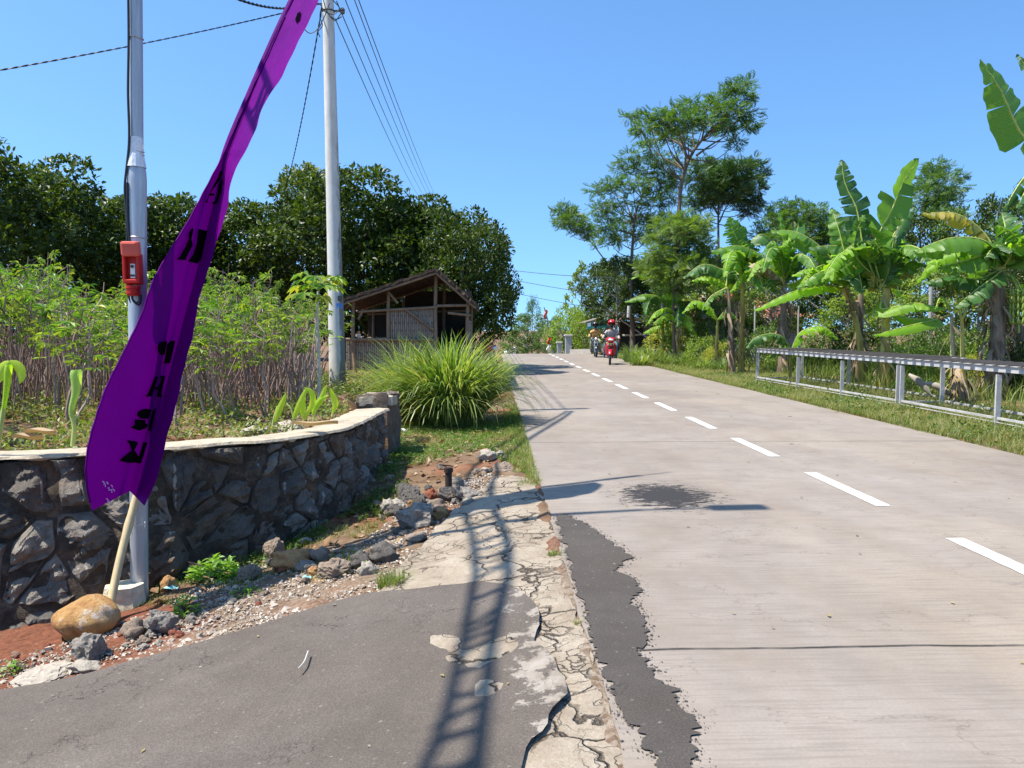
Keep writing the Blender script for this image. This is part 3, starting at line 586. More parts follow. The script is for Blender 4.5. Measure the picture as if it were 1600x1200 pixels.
for a in [
 (188, 938, 34, 'brown', 1, 'flat-topped brown stone leaning between the bamboo pole and the metal pole', 38), (206, 1000, 38, 'brown', 0, 'round reddish-brown cobble in front of the concrete footing', 30),
 (248, 992, 48, 'grey', 1, 'jagged grey rock right of the concrete footing of the metal pole', 46), (136, 1034, 62, 'grey', 1, 'jagged grey rock on red soil below the orange boulder', 40), (62, 1070, 96, 'pale', 1, 'wide pale broken slab at the left edge of the side road', 22),
 (128, 1054, 50, 'pale', 0, 'low pale stone at the driveway edge below the jagged grey rock', 18), (172, 985, 26, 'brick', 1, 'brick-red lump at the foot of the bamboo pole', 22), (261, 924, 24, 'orange', 0, 'small orange stone beside the foot of the metal pole', 20),
 (426, 878, 42, 'brown', 1, 'tall brown stone against the foot of the wall above the weeds', 42), (454, 893, 62, 'orange', 0, 'large smooth tan-orange boulder in the row of stones below the wall', 38), (441, 897, 28, 'brick', 1, 'small brick-red block in front of the tan-orange boulder', 14),
 (478, 896, 36, 'grey', 0, 'grey stone right of the small brick-red block', 20), (516, 904, 56, 'brown', 1, 'broad brown-grey rock at the driveway edge in the stone row', 28), (384, 908, 40, 'brown', 1, 'brown rock right of the leafy green weed', 24),
 (560, 890, 34, 'dark', 0, 'dark round stone above the grass tuft', 26), (595, 880, 44, 'dark', 0, 'big dark round stone at the right end of the lower stone row', 30), (498, 880, 30, 'brown', 0, 'reddish round stone behind the grey stones of the row', 20),
 (572, 900, 26, 'pale', 0, 'pale stone between the dark round stones', 22), (652, 826, 76, 'grey', 1, 'large flat grey slab lying in front of the rubble heap', 34), (690, 812, 22, 'orange', 0, 'round orange stone at the right end of the flat grey slab', 18),
 (714, 810, 20, 'pale', 0, 'small pale stone between the orange stone and the apron', 14), (674, 780, 20, 'brick', 0, 'brick-red stone on top of the rubble heap', 15), (700, 785, 40, 'dark', 1, 'dark jagged rock in the rubble heap below the pipe stub', 26),
 (733, 785, 42, 'grey', 1, 'mottled grey-white rock at the right of the rubble heap', 26), (730, 792, 20, 'pale', 0, 'small pale round stone at the foot of the mottled grey-white rock', 14), (636, 790, 46, 'dark', 1, 'craggy dark rock at the left of the rubble heap', 30),
 (655, 797, 30, 'dark', 1, 'dark pitted rock in the middle of the rubble heap', 24), (682, 798, 30, 'brown', 0, 'smooth brown stone in the middle of the rubble heap', 18), (613, 806, 24, 'dark', 0, 'small dark stone left of the flat grey slab', 17), (605, 800, 22, 'pale', 0, 'pale stone at the left foot of the rubble heap', 20),
 (761, 720, 28, 'pale', 0, 'rounded pale rock sitting in the grass beside the road', 20), (781, 715, 14, 'pale', 1, 'small pale stone right of the rounded pale rock in the grass', 12), (758, 738, 14, 'pale', 0, 'white stone on the red soil near the tip of the apron', 9), (785, 738, 40, 'brown', 1, 'brown half-buried stone at the tip of the apron', 14), (652, 850, 46, 'brown', 1, 'brown broken slab between the flat slab and the apron', 18),
 (590, 795, 18, 'brown', 0, 'small brown stone alone on the soil left of the rubble heap', 14), (488, 826, 16, 'pale', 0, 'small pale-brown stone at the wall foot above the stone row', 14), (476, 850, 24, 'pale', 1, 'flat pale chip of stone at the wall foot', 9), (340, 905, 22, 'dark', 0, 'dark little stone left of the leafy green weed', 18)]:
    o = rock(a[0], a[1], a[2], a[3], a[4], None, a[5], 'x', .38, 'rock', hpx=a[6] * 1.08); del o['group']
r0 = random.Random(5)
def band(n, poly, cols, wr, sink=.3):
    k = 0
    while k < n:
        px = r0.uniform(min(p[0] for p in poly), max(p[0] for p in poly)); py = r0.uniform(min(p[1] for p in poly), max(p[1] for p in poly))
        if inpoly(np.array([[px, py]]), poly)[0]: rock(px, py, r0.uniform(*wr), r0.choice(cols), r0.choice((0, 1)), None, sink=sink); k += 1
band(46, [(370, 915), (420, 880), (540, 850), (610, 800), (680, 785), (700, 800), (640, 850), (600, 900), (500, 912), (400, 930)], ['grey', 'brown', 'dark', 'brown', 'pale', 'orange'], (9, 22))
band(26, [(600, 800), (640, 765), (700, 760), (750, 770), (740, 800), (680, 822), (640, 830)], ['grey', 'dark', 'brown', 'grey', 'pale'], (12, 28), .15)
band(26, [(0, 1030), (60, 1010), (150, 1010), (200, 990), (300, 950), (330, 965), (200, 1020), (60, 1055)], ['brick', 'pale', 'brown', 'grey'], (8, 20), .2)
band(34, [(0, 1060), (90, 1030), (200, 1005), (300, 960), (420, 920), (440, 945), (320, 990), (200, 1030), (100, 1062), (0, 1080)], ['pale', 'brown', 'pale', 'grey', 'brick'], (7, 20))
band(14, [(560, 760), (640, 740), (800, 700), (820, 735), (740, 760), (620, 790)], ['pale', 'brown', 'grey'], (6, 13))
# fine gravel
def gravel(n, polypx, name, cols):
    P = np.array([gp(*p)[:2] for p in polypx]); lo, hi = P.min(0), P.max(0); pts = rng.uniform(lo, hi, (n * 6, 2)); pts = pts[inpoly(pts, P)][:n]
    tv = np.array([(1, 0, 0), (-1, 0, 0), (0, .8, 0), (0, -.8, 0), (0, 0, .6), (0, 0, -.6)], float); tf = np.array([(0, 2, 4), (2, 1, 4), (1, 3, 4), (3, 0, 4), (2, 0, 5), (1, 2, 5), (3, 1, 5), (0, 3, 5)])
    mb = MB(); sc = rng.gamma(2.2, .0042, len(pts)) + .003; V, Fc = inst(tv, tf, np.c_[pts, H(pts[:, 0], pts[:, 1]) + sc * .2], rdir(len(pts), 0, .3), rdir(len(pts), 1.5), sc * .85); mb.add(V, Fc)
    o = mb.build(name, leafmat(name, cols, .9, 0, spec=.2)); o['kind'] = 'stuff'; return o
gravel(8500, [(0, 1086), (0, 1030), (90, 1000), (230, 960), (330, 905), (400, 880), (560, 850), (640, 790), (740, 740), (800, 740), (745, 775), (680, 835), (600, 930), (520, 948), (330, 1008), (130, 1064)], 'gravel', [(.12, .09, .065), (.3, .24, .18), (.46, .40, .33), (.2, .12, .08), (.52, .47, .4)])
# leaf litter
def litter(n, reg, name='leaf_litter', zoff=.01):
    pts = rng.uniform([reg[0], reg[1]], [reg[2], reg[3]], (n, 2)); tv = np.array([(0, 0, 0), (-.3, .5, .1), (0, 1, -.05), (.3, .5, .12)], float)
    V, Fc = inst(tv, [(0, 3, 2), (0, 2, 1)], np.c_[pts, H(pts[:, 0], pts[:, 1]) + zoff], rdir(n, 0, .25), rdir(n, 1.6), rng.uniform(.03, .12, n)); return V, Fc
LIT = leafmat('dead_leaves', [(.16, .09, .045), (.30, .19, .10), (.42, .31, .19), (.22, .12, .05)], .8, .1)
mb = MB(); mb.add(*litter(5200, (-11, 6.5, -1.2, 20))); mb.add(*litter(500, (-1.9, 8, .4, 11.4))); mb.add(*litter(2600, (7, 8, 14, 30))); mb.add(*litter(260, (-2.6, 5.2, -.3, 8))); o = mb.build('leaf_litter', LIT); o['kind'] = 'stuff'

# ================================================================ METAL LAMP POLE
GALV = solid('galvanised_steel', (.40, .43, .46), .4, .35, 5, .22, .15, .003, (9, 9, .7)); FOOT = solid('weathered_footing_concrete', (.60, .53, .38), .95, 0, 14, .25, .9, .02)
pb = gp(218, 938); PY = pb[1]; top = at_y(212, 0, PY)
def pl(z): t = (z - pb[2]) / (top[2] - pb[2]); return pb + (top - pb) * t
lamp = wthing('lamp_pole', 'tall galvanised metal lamp pole rising from a concrete footing in front of the wall', 'lamp pole', pb)
def zpx(py): return at_y(214, py, PY)[2]
zs = [(pb[2] - .1, .0605), (zpx(600), .0600), (zpx(281), .0645), (zpx(268), .061), (zpx(251), .047), (zpx(240), .0455)]
mb = MB(); mb.tube([pl(z) for z, r in zs], [r for z, r in zs], 24); mb.build('lower_tube', GALV, lamp, smooth=True)
mb = MB(); LH = pb[2] + 7.5; mb.tube([pl(zpx(245)), pl(6), pl(LH)], [.0445, .043, .034], 20); mb.build('upper_tube', GALV, lamp, smooth=True)
mb = MB(); T_ = pl(LH); aim = np.array([SUN_H[0] * .35, -.3, 0]); arm = [T_, T_ + [.12, .0, .10], T_ + [.3, .02, .18], T_ + [.5, .03, .2]]
mb.tube(spline(arm, 12), .024, 10); mb.build('arm', GALV, lamp, smooth=True)
mb = MB(); mb.box(T_ + [.72, .04, .2], (.5, .2, .07), .05, bev=.03); mb.build('lamp_head', solid('lamp_casing', (.35, .36, .37), .5), lamp)
mb = MB(); 
for py in (238, 243, 61, 372): mb.tube([pl(zpx(py)) + [q * math.cos(a), q * math.sin(a), .004 * math.sin(3 * a)] for a in np.linspace(0, 6.28, 20) for q in [.066 if py > 360 else .048]], .004, 5, caps=False)
mb.tube([pl(zpx(243)) + q for q in ([.04, -.04, 0], [.07, -.06, .03], [.075, -.05, .07])], .002, 4); mb.build('wire_binding', solid('binding_wire', (.45, .45, .45), .4, .6), lamp)
mb = MB(); mb.tube([pl(z) + [-.003, -.003, 0] for z in (zpx(262), zpx(240), zpx(215))], [.066, .05, .047], 16, caps=False); mb.build('joint_wrap', solid('pale_tape_wrap', (.72, .73, .74), .4, .2, 30, .2, .6, .01), lamp)
bm = bmesh.new(); bmesh.ops.create_cone(bm, segments=8, radius1=.20, radius2=.13, depth=.34, cap_ends=True); bmesh.ops.subdivide_edges(bm, edges=bm.edges[:], cuts=3, use_grid_fill=True)
for v in bm.verts: v.co *= 1 + .12 * mnoise.noise(v.co * 7)
me = bpy.data.meshes.new('footing'); bm.to_mesh(me); bm.free(); me.materials.append(FOOT); fo = bpy.data.objects.new('footing', me); C.objects.link(fo); fo.parent = lamp; fo.location = (-.06, -.09, -.02)
# ---- red breaker box on the pole
RED = solid('red_plastic', (.46, .018, .012), .5, 0, 30, .2, .05, .003, spec=.25); bx = wthing('breaker_box', 'red plastic breaker box with a ribbed plug below, strapped to the metal pole', 'electric box', pl(zpx(460)))
def bz(py): return zpx(py)
c0 = pl(bz(420)) + [.008, -.085, 0]; zt, zb_ = bz(380), bz(462)
def prism(mb, prof, x0, x1, m=0):      # prof: (y, z) outline swept along x
    n = len(prof); V = [(x0, *p) for p in prof] + [(x1, *p) for p in prof]
    mb.add(V, [tuple(range(n)), tuple(range(2 * n - 1, n - 1, -1))] + [(i, n + i, n + (i + 1) % n, (i + 1) % n) for i in range(n)], m)
mb = MB(); mb.box([c0[0], c0[1] + .02, (bz(398) + bz(446)) / 2], (.115, .03, bz(398) - bz(446)), bev=.008)
for sx_ in (-1, 1): mb.box([c0[0] + sx_ * .047, c0[1] - .012, (bz(400) + bz(444)) / 2], (.022, .05, bz(400) - bz(444)), bev=.007)
mb.box([c0[0], c0[1] - .01, bz(441)], (.11, .055, .03), bev=.008); mb.build('body', RED, bx, smooth=False)
mb = MB(); mb.box([c0[0] + .004, c0[1] - .03, (zt + bz(403)) / 2], (.118, .075, zt - bz(403)), rx=.12, bev=.016); mb.build('hood', solid('sunlit_red_plastic', (.62, .11, .075), .55, spec=.2), bx)  # light falling on the hood is painted in as a paler red
mb = MB(); mb.add(*lathe([(.0, 0), (.040, .0), (.043, .012), (.048, .014), (.048, .03), (.042, .032), (.042, .046), (.050, .05), (.05, .07)], 20, c=(c0[0], c0[1] - .005, zb_ - .005))); mb.build('plug', RED, bx)
mb = MB(); mb.box([c0[0] + .004, c0[1] - .005, bz(425)], (.034, .02, .10), bev=.003); mb.build('breaker_switch', solid('white_plastic', (.78, .77, .72), .4, var=.04), bx)
mb = MB(); mb.box([c0[0] + .004, c0[1] - .022, bz(418)], (.018, .012, .02), bev=.002); mb.box([c0[0] + .004, c0[1] - .0165, bz(432)], (.03, .003, .014)); mb.build('toggle', solid('dark_plastic', (.03, .03, .035), .4), bx)
BLK = solid('black_cable', (.012, .012, .014), .45, 0, 20, .1, .05)
cb = wthing('power_cable', 'two black cables running down the left side of the metal pole to the red box', 'cable', pl(zpx(300)))
mb = MB(); pts = [(200, -30), (201, 60), (200, 140), (201, 232), (198, 260), (195, 290), (198, 340), (199, 380), (199, 430), (201, 462), (207, 475), (217, 472), (218, 462)]
mb.tube(spline([at_y(x, y, PY - .05) for x, y in pts], 70), .009, 6); mb.tube(spline([at_y(x + 3.5, y, PY - .06) for x, y in [(195, 285), (196, 340), (199, 380), (201, 420), (202, 455), (205, 470), (213, 476), (216, 466), (216, 460)]], 50), .009, 6)
cable_o = mb.build('cable', BLK, cb, smooth=True)
# ================================================================ UTILITY POLE
def upole_mat():
    m, nt, b = newmat('pole_concrete'); g = NT(nt); v = g.obj(); n1 = g.noise(g.map(v, (1, 1, .35)), 9, 6, .7); n2 = g.noise(g.map(v, (5, 5, 1.1)), 1.3, 7, .75)
    sx = g.n('ShaderNodeSeparateXYZ'); g.l(v, sx.inputs[0])
    c = g.ramp(n1, [(.3, (.47, .45, .41)), (.7, (.62, .60, .56))])
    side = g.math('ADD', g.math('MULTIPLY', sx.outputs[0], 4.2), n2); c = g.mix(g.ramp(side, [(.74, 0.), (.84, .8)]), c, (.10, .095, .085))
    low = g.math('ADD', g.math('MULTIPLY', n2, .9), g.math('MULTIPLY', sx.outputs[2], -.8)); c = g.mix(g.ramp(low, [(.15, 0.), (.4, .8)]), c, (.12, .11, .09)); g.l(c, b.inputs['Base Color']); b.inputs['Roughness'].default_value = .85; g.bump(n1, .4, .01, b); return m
ub = gp(528, 611); UY = ub[1]; ut = at_y(512.5, 0, UY); up = wthing('utility_pole', 'tall tapered concrete utility pole standing behind the stone wall', 'utility pole', ub)
def ul(t): return ub + (ut - ub) * t
mb = MB(); pp = [(-.03, 1.12), (.02, 1.05), (.3, .9), (.55, .82), (.8, .73), (1, .67), (1.28, .58)]; RB = 12.5 / F * UY
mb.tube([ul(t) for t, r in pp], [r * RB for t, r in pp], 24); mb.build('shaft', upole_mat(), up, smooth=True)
DK = solid('dark_iron', (.06, .055, .05), .6, .5, 20)
for t, k in ((.972, 1), (1.035, 1), (1.1, 1), (1.16, 1)):
    p = ul(t); mb = MB(); mb.tube([p + [.1 * math.cos(a), .1 * math.sin(a), 0] for a in np.linspace(0, 6.28, 16)], .012, 5, caps=False); mb.beam(p + [.08, -.02, 0], p + [.24, -.02, 0], .03, .02)
    br_ = mb.build('bracket', DK, up); mb = MB(); mb.add(*lathe([(0, -.05), (.035, -.045), (.045, -.01), (.03, 0), (.045, .015), (.03, .045), (0, .05)], 12, c=p + [.24, -.02, 0])); i_ = mb.build('insulator', solid('brown_porcelain', (.13, .10, .09), .3), br_, off=ROOTLOC['utility_pole'])
for (py, h, c_) in ((482, 0.17, (.05, .22, .62)), (501, .12, (.10, .35, .70))):
    mb = MB(); p = at_y(535, py, UY); t = (p[2] - ub[2]) / (ut[2] - ub[2]); q = ul(t); r_ = RB * 1.01 * .93; V = []
    for a in np.linspace(-75, -15, 8): V += [(q[0] + r_ * math.cos(R(a)), q[1] + r_ * math.sin(R(a)), q[2] - h / 2), (q[0] + r_ * math.cos(R(a)), q[1] + r_ * math.sin(R(a)), q[2] + h / 2)]
    mb.add(V, [(2 * i, 2 * i + 2, 2 * i + 3, 2 * i + 1) for i in range(7)]); o = mb.build('sticker', solid('blue_sticker', c_, .5, var=.3, scale=30), up); o['label'] = 'blue notice sticker'
mb = MB(); p = at_y(534, 467, UY); mb.box(p + [0, -.16, 0], (.07, .01, .09)); mb.build('number_plate', DK, up)
# wires
WIRE = solid('bare_wire', (.05, .05, .055), .5, .3, 20, .1, 0)
def wire(a, b, sag, r, label, n=40, twist=0, name='overhead_wire', group=None, cat='wire'):
    a = np.asarray(a, float); b = np.asarray(b, float); t = np.linspace(0, 1, n)[:, None]; P = a + (b - a) * t; P[:, 2] -= (4 * sag * t * (1 - t))[:, 0]
    o = wthing(name, label, cat, a, group) if False else None
    mb = MB()
    if twist:
        d = nrm(b - a); u = nrm(np.cross(d, [0, 0, 1])); v = np.cross(u, d); L = np.linalg.norm(b - a); ph = np.linspace(0, L / twist * 6.28, n)[:, None]
        for s_ in (0, 3.14): mb.tube(P + (u * np.cos(ph + s_) + v * np.sin(ph + s_)) * r * 1.0, r, 4)
    else: mb.tube(P, r, 5)
    o = mb.build(name, WIRE if not twist else BLK, off=a); link_thing(o, label, cat, group); return o
ends = [((524, 30), (656, 309), 'lowest overhead wire, leaving the lower insulator of the utility pole'), ((526, 2), (664, 309), 'overhead wire second from the bottom, from the utility pole to the dark trees'), ((531, -22), (671, 309), 'overhead wire third from the bottom, crossing beside its lower neighbours'), ((540, -38), (676, 309), 'overhead wire fourth from the bottom, close under the outermost one')]
for (a, b, l_) in ends: wire(at_y(a[0], a[1], UY), at_y(b[0], b[1], 52), .25, .009, l_)
wire(at_y(553, -20, UY), at_y(680, 305, 52), .2, .009, 'outermost overhead wire at the right of the bundle above the utility pole')
wire(at_y(503, 12, UY), at_y(443, 303, 24), .3, .007, 'twisted black service cable dropping from the utility pole top into the trees', 240, .5)
wire(at_y(505, 5, UY), at_y(-60, 120, 9.6), .05, .006, 'long twisted black cable crossing the sky behind the metal pole to the left', 200, .25)
wire(at_y(497, 5, UY), at_y(360, -6, 11), .12, .011, 'short twisted black cable at the top behind the purple banner', 80, .22)
mb = MB()
for k_, pts in enumerate([[(515, 5), (505, 30), (497, 45), (485, 52), (470, 40)], [(503, 8), (500, 28), (504, 40), (497, 50), (500, 58)], [(520, 0), (530, 14), (522, 22), (508, 18), (500, 5)], [(505, 0), (512, 20), (524, 32), (532, 22)], [(515, 25), (526, 30), (534, 26)]]): mb.tube(spline([at_y(x, y, UY - .2 - .03 * k_) for x, y in pts], 24), .008, 5)
o = mb.build('cable_tangle', BLK, off=ut); link_thing(o, 'tangle of loose black cable looped around the utility pole top', 'cable')
for (a, b, l_) in (((770, 450), (1010, 494), 'lowest thin wire crossing above the far end of the road'), ((770, 430), (960, 462), 'middle thin wire crossing above the far end of the road'), ((770, 418), (960, 434), 'upper thin wire crossing above the far end of the road')): wire(at_y(*a, 44), at_y(*b, 36), .1, .014, l_)
# cable bundle overhead: runs from the pole towards and past the camera, casts the ladder shadow
def lift(px, py, h):
    g0 = gp(px, py); k_ = (h - g0[2]) / math.tan(SUN_EL); return np.array([g0[0] - SUN_H[0] * k_, g0[1] - SUN_H[1] * k_, h])
HB = 6.9; Lr = [lift(*p, HB) for p in ((672, 1230), (690, 1190), (722, 1060), (742, 960), (748, 900), (742, 845), (724, 795))]; Rr = [lift(*p, HB) for p in ((758, 1230), (764, 1150), (778, 1010), (795, 930), (797, 855), (772, 792))]
bd = wthing('cable_bundle', 'overhead bundle of two thick black cables laced together above the side road', 'cable', Lr[2])
ext = Lr[0] + (Lr[0] - Lr[1]) * 60; mb = MB(); Ls = spline([ext] + Lr + [at_y(512, -100, UY - .3)], 160); Rs = spline([ext + [.3, 0, -.05]] + Rr + [at_y(516, -110, UY - .3)], 160); mb.tube(Ls, .030, 8); mb.build('main_cable', BLK, bd, smooth=True)
mb = MB(); mb.tube(Rs, .036, 8); mb.build('second_cable', BLK, bd, smooth=True)
mb = MB(); 
ly = [p[1] for p in Ls]; ryy = [p[1] for p in Rs]
yy = 1.2
while yy < 6.2:
    def at(A, y): return np.array([np.interp(y, A[:, 1], A[:, i]) for i in range(3)])
    Lm, Rm = at(np.array(Lr)[np.argsort(ly[:0] or [p[1] for p in Lr])], yy - .02), at(np.array(Rr)[np.argsort([p[1] for p in Rr])], yy + .16 + .04 * math.sin(yy * 5))
    mb.tube(spline([Lm, (Lm + Rm) / 2 + [0, -.05 + .09 * math.sin(yy * 7), -.1 + random.uniform(-.12, .12)], Rm], 8), random.uniform(.012, .03), 6); yy += .2 + .09 * math.sin(yy * 4) + random.uniform(-.05, .09)
mb.build('lacing', BLK, bd, smooth=True)

# debris: small dry leaves and bits on both roads
n_ = 150; pts = np.c_[rng.uniform(-3.2, 6, n_), rng.uniform(2.2, 14, n_)]; onr = pts[:, 0] > RL; okd = inpoly(pts, np.array(dp)); keep = onr | okd; pts = pts[keep]; zz_ = np.where(pts[:, 0] > RL, .012, dz_(pts[:, 0], pts[:, 1]) + .006)
tv = np.array([(0, 0, 0), (-.3, .5, .12), (0, 1, -.0), (.3, .5, .12)], float); V, Fc = inst(tv, [(0, 3, 2), (0, 2, 1)], np.c_[pts, zz_], rdir(len(pts), 0, .05), rdir(len(pts), 6), rng.uniform(.012, .04, len(pts))); o = MB().add(V, Fc).build('fallen_leaf_bits', leafmat('leaf_bits', [(.10, .07, .04), (.32, .26, .08), (.28, .24, .19), (.06, .05, .04)], .8, .1)); o['kind'] = 'stuff'
# ================================================================ BANNER ON A LEANING BAMBOO POLE
bb = gp(165, 978); YB0 = bb[1]
BPX = np.array([(165, 985), (186, 880), (212, 780), (240, 680), (264, 590), (300, 455), (330, 335), (352, 245), (394, 142), (441, 36), (478, -40), (520, -130), (575, -240)], float)
def xb(py): return np.interp(py, BPX[::-1, 1], BPX[::-1, 0])
def YB(py): return np.interp(py, [-240, 0, 780, 985], [7.3, 6.75, PY - .10, YB0])
def YC(px, py):          # distance of the cloth at a pixel
    d = xb(py) - px; yb = YB(py)
    s = np.where(d > 0, .0085 * d - .00001 * d * d, .0 - .009 * d)
    e = math.exp(-((d - 16) / 12) ** 2); w_ = .035 * e * math.sin(py * .013) + .030 * math.sin(d * .045 + py * .004 + 1) + .020 * math.sin(py * .010 + d * .012) + .022 * math.sin(d * .28 + py * .006) * e
    return yb - .055 - s + w_ * (1 if py > 240 else .6)
def cpt(px, py, off=0): return at_y(px, py, YC(px, py) - off * 3)
flag = wthing('banner', 'tall purple banner printed with black letters on a leaning bamboo pole beside the metal pole', 'banner', bb)
BAM = solid('dry_bamboo', (.56, .43, .23), .55, 0, 6, .2, .2, .004, (5, 5, 1)); mb = MB()
bp = spline([at_y(x, y, YB(y)) for x, y in BPX], 90); rr = np.interp(np.arange(90), [0, 12, 89], [.028, .026, .011])
rr = rr * (1 + .16 * np.array([1 if i % 9 == 0 else 0 for i in range(90)])); mb.tube(bp, rr, 12); mb.build('bamboo_pole', BAM, flag, smooth=True)
Ledge = [(500, -92), (478, -60), (456, 0), (441, 36), (420, 85), (394, 140), (372, 190), (350, 240), (319, 300), (295, 345), (270, 386), (240, 439), (222, 491), (196, 546), (167, 605), (150, 654), (138, 701), (135, 742), (140, 780), (144, 798)]
Redge = [(514, -92), (514, -50), (498, 0), (476, 45), (455, 90), (437, 124), (416, 157), (399, 203), (375, 252), (364, 277), (352, 336), (332, 400), (316, 450), (304, 508), (287, 581), (263, 677), (246, 736), (236, 765), (228, 780), (226, 784)]
ns = 150; La = spline([(x, y, 0) for x, y in Ledge], ns); Ra = spline([(x, y, 0) for x, y in Redge], ns)
Ra[:, 0] += [.5 * math.sin(i * .9) + .9 * math.sin(i * .37) for i in range(ns)]; La[:, 0] += [.35 * math.sin(i * 1.3) for i in range(ns)]
mb = MB(); nu = 46; V = []
for i in range(ns):
    for j in range(nu):
        t = j / (nu - 1); q = La[i] * (1 - t) + Ra[i] * t
        if i > ns - 26:      # the bottom hem runs up from the free corner to the pole, then down again
            k = (i - (ns - 26)) / 25; q[1] += -k * (26 * min(1, t / .72) if t < .72 else 26 - 34 * (t - .72) / .28) * .8
        V.append(cpt(q[0], q[1]))
idx = np.arange(ns * nu).reshape(ns, nu); mb.add(V, np.stack([idx[:-1, :-1], idx[:-1, 1:], idx[1:, 1:], idx[1:, :-1]], -1).reshape(-1, 4))
def cloth_mat():
    m, nt, b = newmat('purple_satin'); g = NT(nt); v = g.obj(); n1 = g.noise(g.map(v, (1, 1, .25), (0, 0, 0), (0, .3, 0)), 9, 4, .5); nf = g.noise(v, 3, 4)
    c = g.ramp(nf, [(.35, (.095, .0, .145)), (.65, (.13, .0, .175))]); g.l(c, b.inputs['Base Color']); b.inputs['Roughness'].default_value = .6; b.inputs['Specular IOR Level'].default_value = .05
    b.inputs['Sheen Weight'].default_value = .0
    t = g.n('ShaderNodeBsdfTranslucent'); t.inputs[0].default_value = (.17, .0, .25, 1); ms = g.n('ShaderNodeMixShader'); ms.inputs[0].default_value = .2
    g.bump(n1, .5, .03, b); g.l(b.outputs[0], ms.inputs[1]); g.l(t.outputs[0], ms.inputs[2]); g.l(ms.outputs[0], nt.nodes['Material Output'].inputs[0]); return m
CLOTH = cloth_mat(); mb.build('cloth', CLOTH, flag, smooth=True)
mb = MB(); mb.tube([np.array(p) for p in [bp[k] for k in range(22, 84)]], .034, 12); mb.build('pole_sleeve', CLOTH, flag, smooth=True)
mb = MB(); hm = [cpt(La[i][0] - .5, La[i][1], .004) for i in range(20, ns - 2)]; mb.tube(hm, .007, 6); mb.build('hem', CLOTH, flag, smooth=True)
# letters, seen from behind so they read mirrored
def bl(*p): return list(p)
def arc(cx, cy, rx, ry, a0, a1, n=12): return [(cx + rx * math.cos(R(a)), cy + ry * math.sin(R(a))) for a in np.linspace(a0, a1, n)]
INK = solid('black_print', (.004, .003, .006), .95, 0, 20, .1, 0, spec=0)
Z = lambda pts, ox, oy, s: [(ox + x / s, oy + y / s) for x, y in pts]
GL = []
z1 = lambda p: Z(p, 100, 450, 3.43); z2 = lambda p: Z(p, 180, 200, 4.444)
GL.append(('letter_p', [z1([(572, 283), (597, 283), (575, 380), (567, 404), (530, 404), (538, 392), (552, 300)]), z1([(545, 284), (554, 284), (540, 357), (524, 360), (507, 345), (500, 322), (505, 302), (520, 289)])]))
GL.append(('letter_a', [z1([(486, 476), (506, 472), (478, 560), (470, 582), (437, 582), (450, 565)]), z1([(514, 472), (545, 470), (522, 560), (524, 585), (496, 585), (504, 545), (484, 545), (488, 532), (506, 530), (520, 490)])]))
GL.append(('letter_r', [z1([(486, 645), (494, 648), (468, 765), (450, 765), (474, 660)]), z1([(418, 650), (440, 646), (470, 652), (452, 700), (436, 702), (408, 700), (390, 680), (396, 662)]), z1([(378, 704), (440, 706), (436, 722), (452, 735), (440, 752), (404, 764), (372, 754), (358, 748), (378, 732)])]))
GL.append(('letter_k', [z1([(424, 826), (448, 828), (420, 920), (412, 940), (388, 940), (402, 900)]), z1([(336, 814), (390, 822), (398, 832), (378, 868), (402, 905), (392, 936), (345, 938), (296, 926), (318, 904), (362, 872), (352, 840)])]))
GL.append(('letter_k', [z2([(576, 700), (640, 714), (600, 905), (570, 943), (505, 925), (540, 880), (566, 800)]), z2([(534, 690), (546, 706), (530, 770), (540, 812), (505, 880), (490, 918), (428, 914), (450, 890), (490, 820), (510, 770), (508, 735)])]))
GL.append(('letter_a', [z2([(728, 298), (748, 304), (735, 345), (700, 400), (660, 452), (690, 455), (690, 470), (655, 470), (640, 505), (650, 520), (625, 515), (640, 490), (670, 420), (715, 340)]), z2([(742, 345), (748, 350), (735, 440), (712, 510), (694, 530), (680, 530), (670, 520), (695, 505), (712, 450), (718, 400)])]))
GL.append(('letter', [[(470, 18), (468, 30), (463, 36), (461, 30), (465, 20)]]))
for nm, polys in GL:
    mb = MB()
    for P in polys:
        P = rough_poly(P, 2.5, .12, .3, 1); lo, hi = P.min(0), P.max(0); gx_, gy_ = np.meshgrid(np.arange(lo[0], hi[0], 2.5), np.arange(lo[1], hi[1], 2.5)); pts = np.c_[gx_.ravel(), gy_.ravel()]; pts = pts[inpoly(pts, P)]
        r = delaunay_2d_cdt([Vector(p) for p in P] + [Vector(p) for p in pts], [], [list(range(len(P)))], 1, 1e-4); mb.add([cpt(v.x, v.y, .011) for v in r[0]], [tuple(f) for f in r[2]])
    mb.build(nm, INK, flag)
mb = MB()
for i, (x, y) in enumerate([(160, 752), (162, 757), (166, 753), (168, 763), (173, 758), (172, 766), (166, 779), (168, 784), (176, 764)]): mb.tube([cpt(x, y, .006), cpt(x + 2.2, y + 1.2 * (-1) ** i, .006), cpt(x + 2.6, y + 3.5, .006)], .0035, 4)
mb.build('small_print', solid('white_print', (.55, .42, .68), .5), flag)
mb = MB(); q = at_y(206, 822, PY - .08); mb.tube([q + [.06 * math.cos(a) + .03, -.0 + .05 * math.sin(a), .05 * math.sin(a * .5) + .02 * math.cos(a * 2)] for a in np.linspace(0, 9, 40)], .0025, 4); mb.build('string', solid('white_string', (.6, .6, .58), .6), flag)

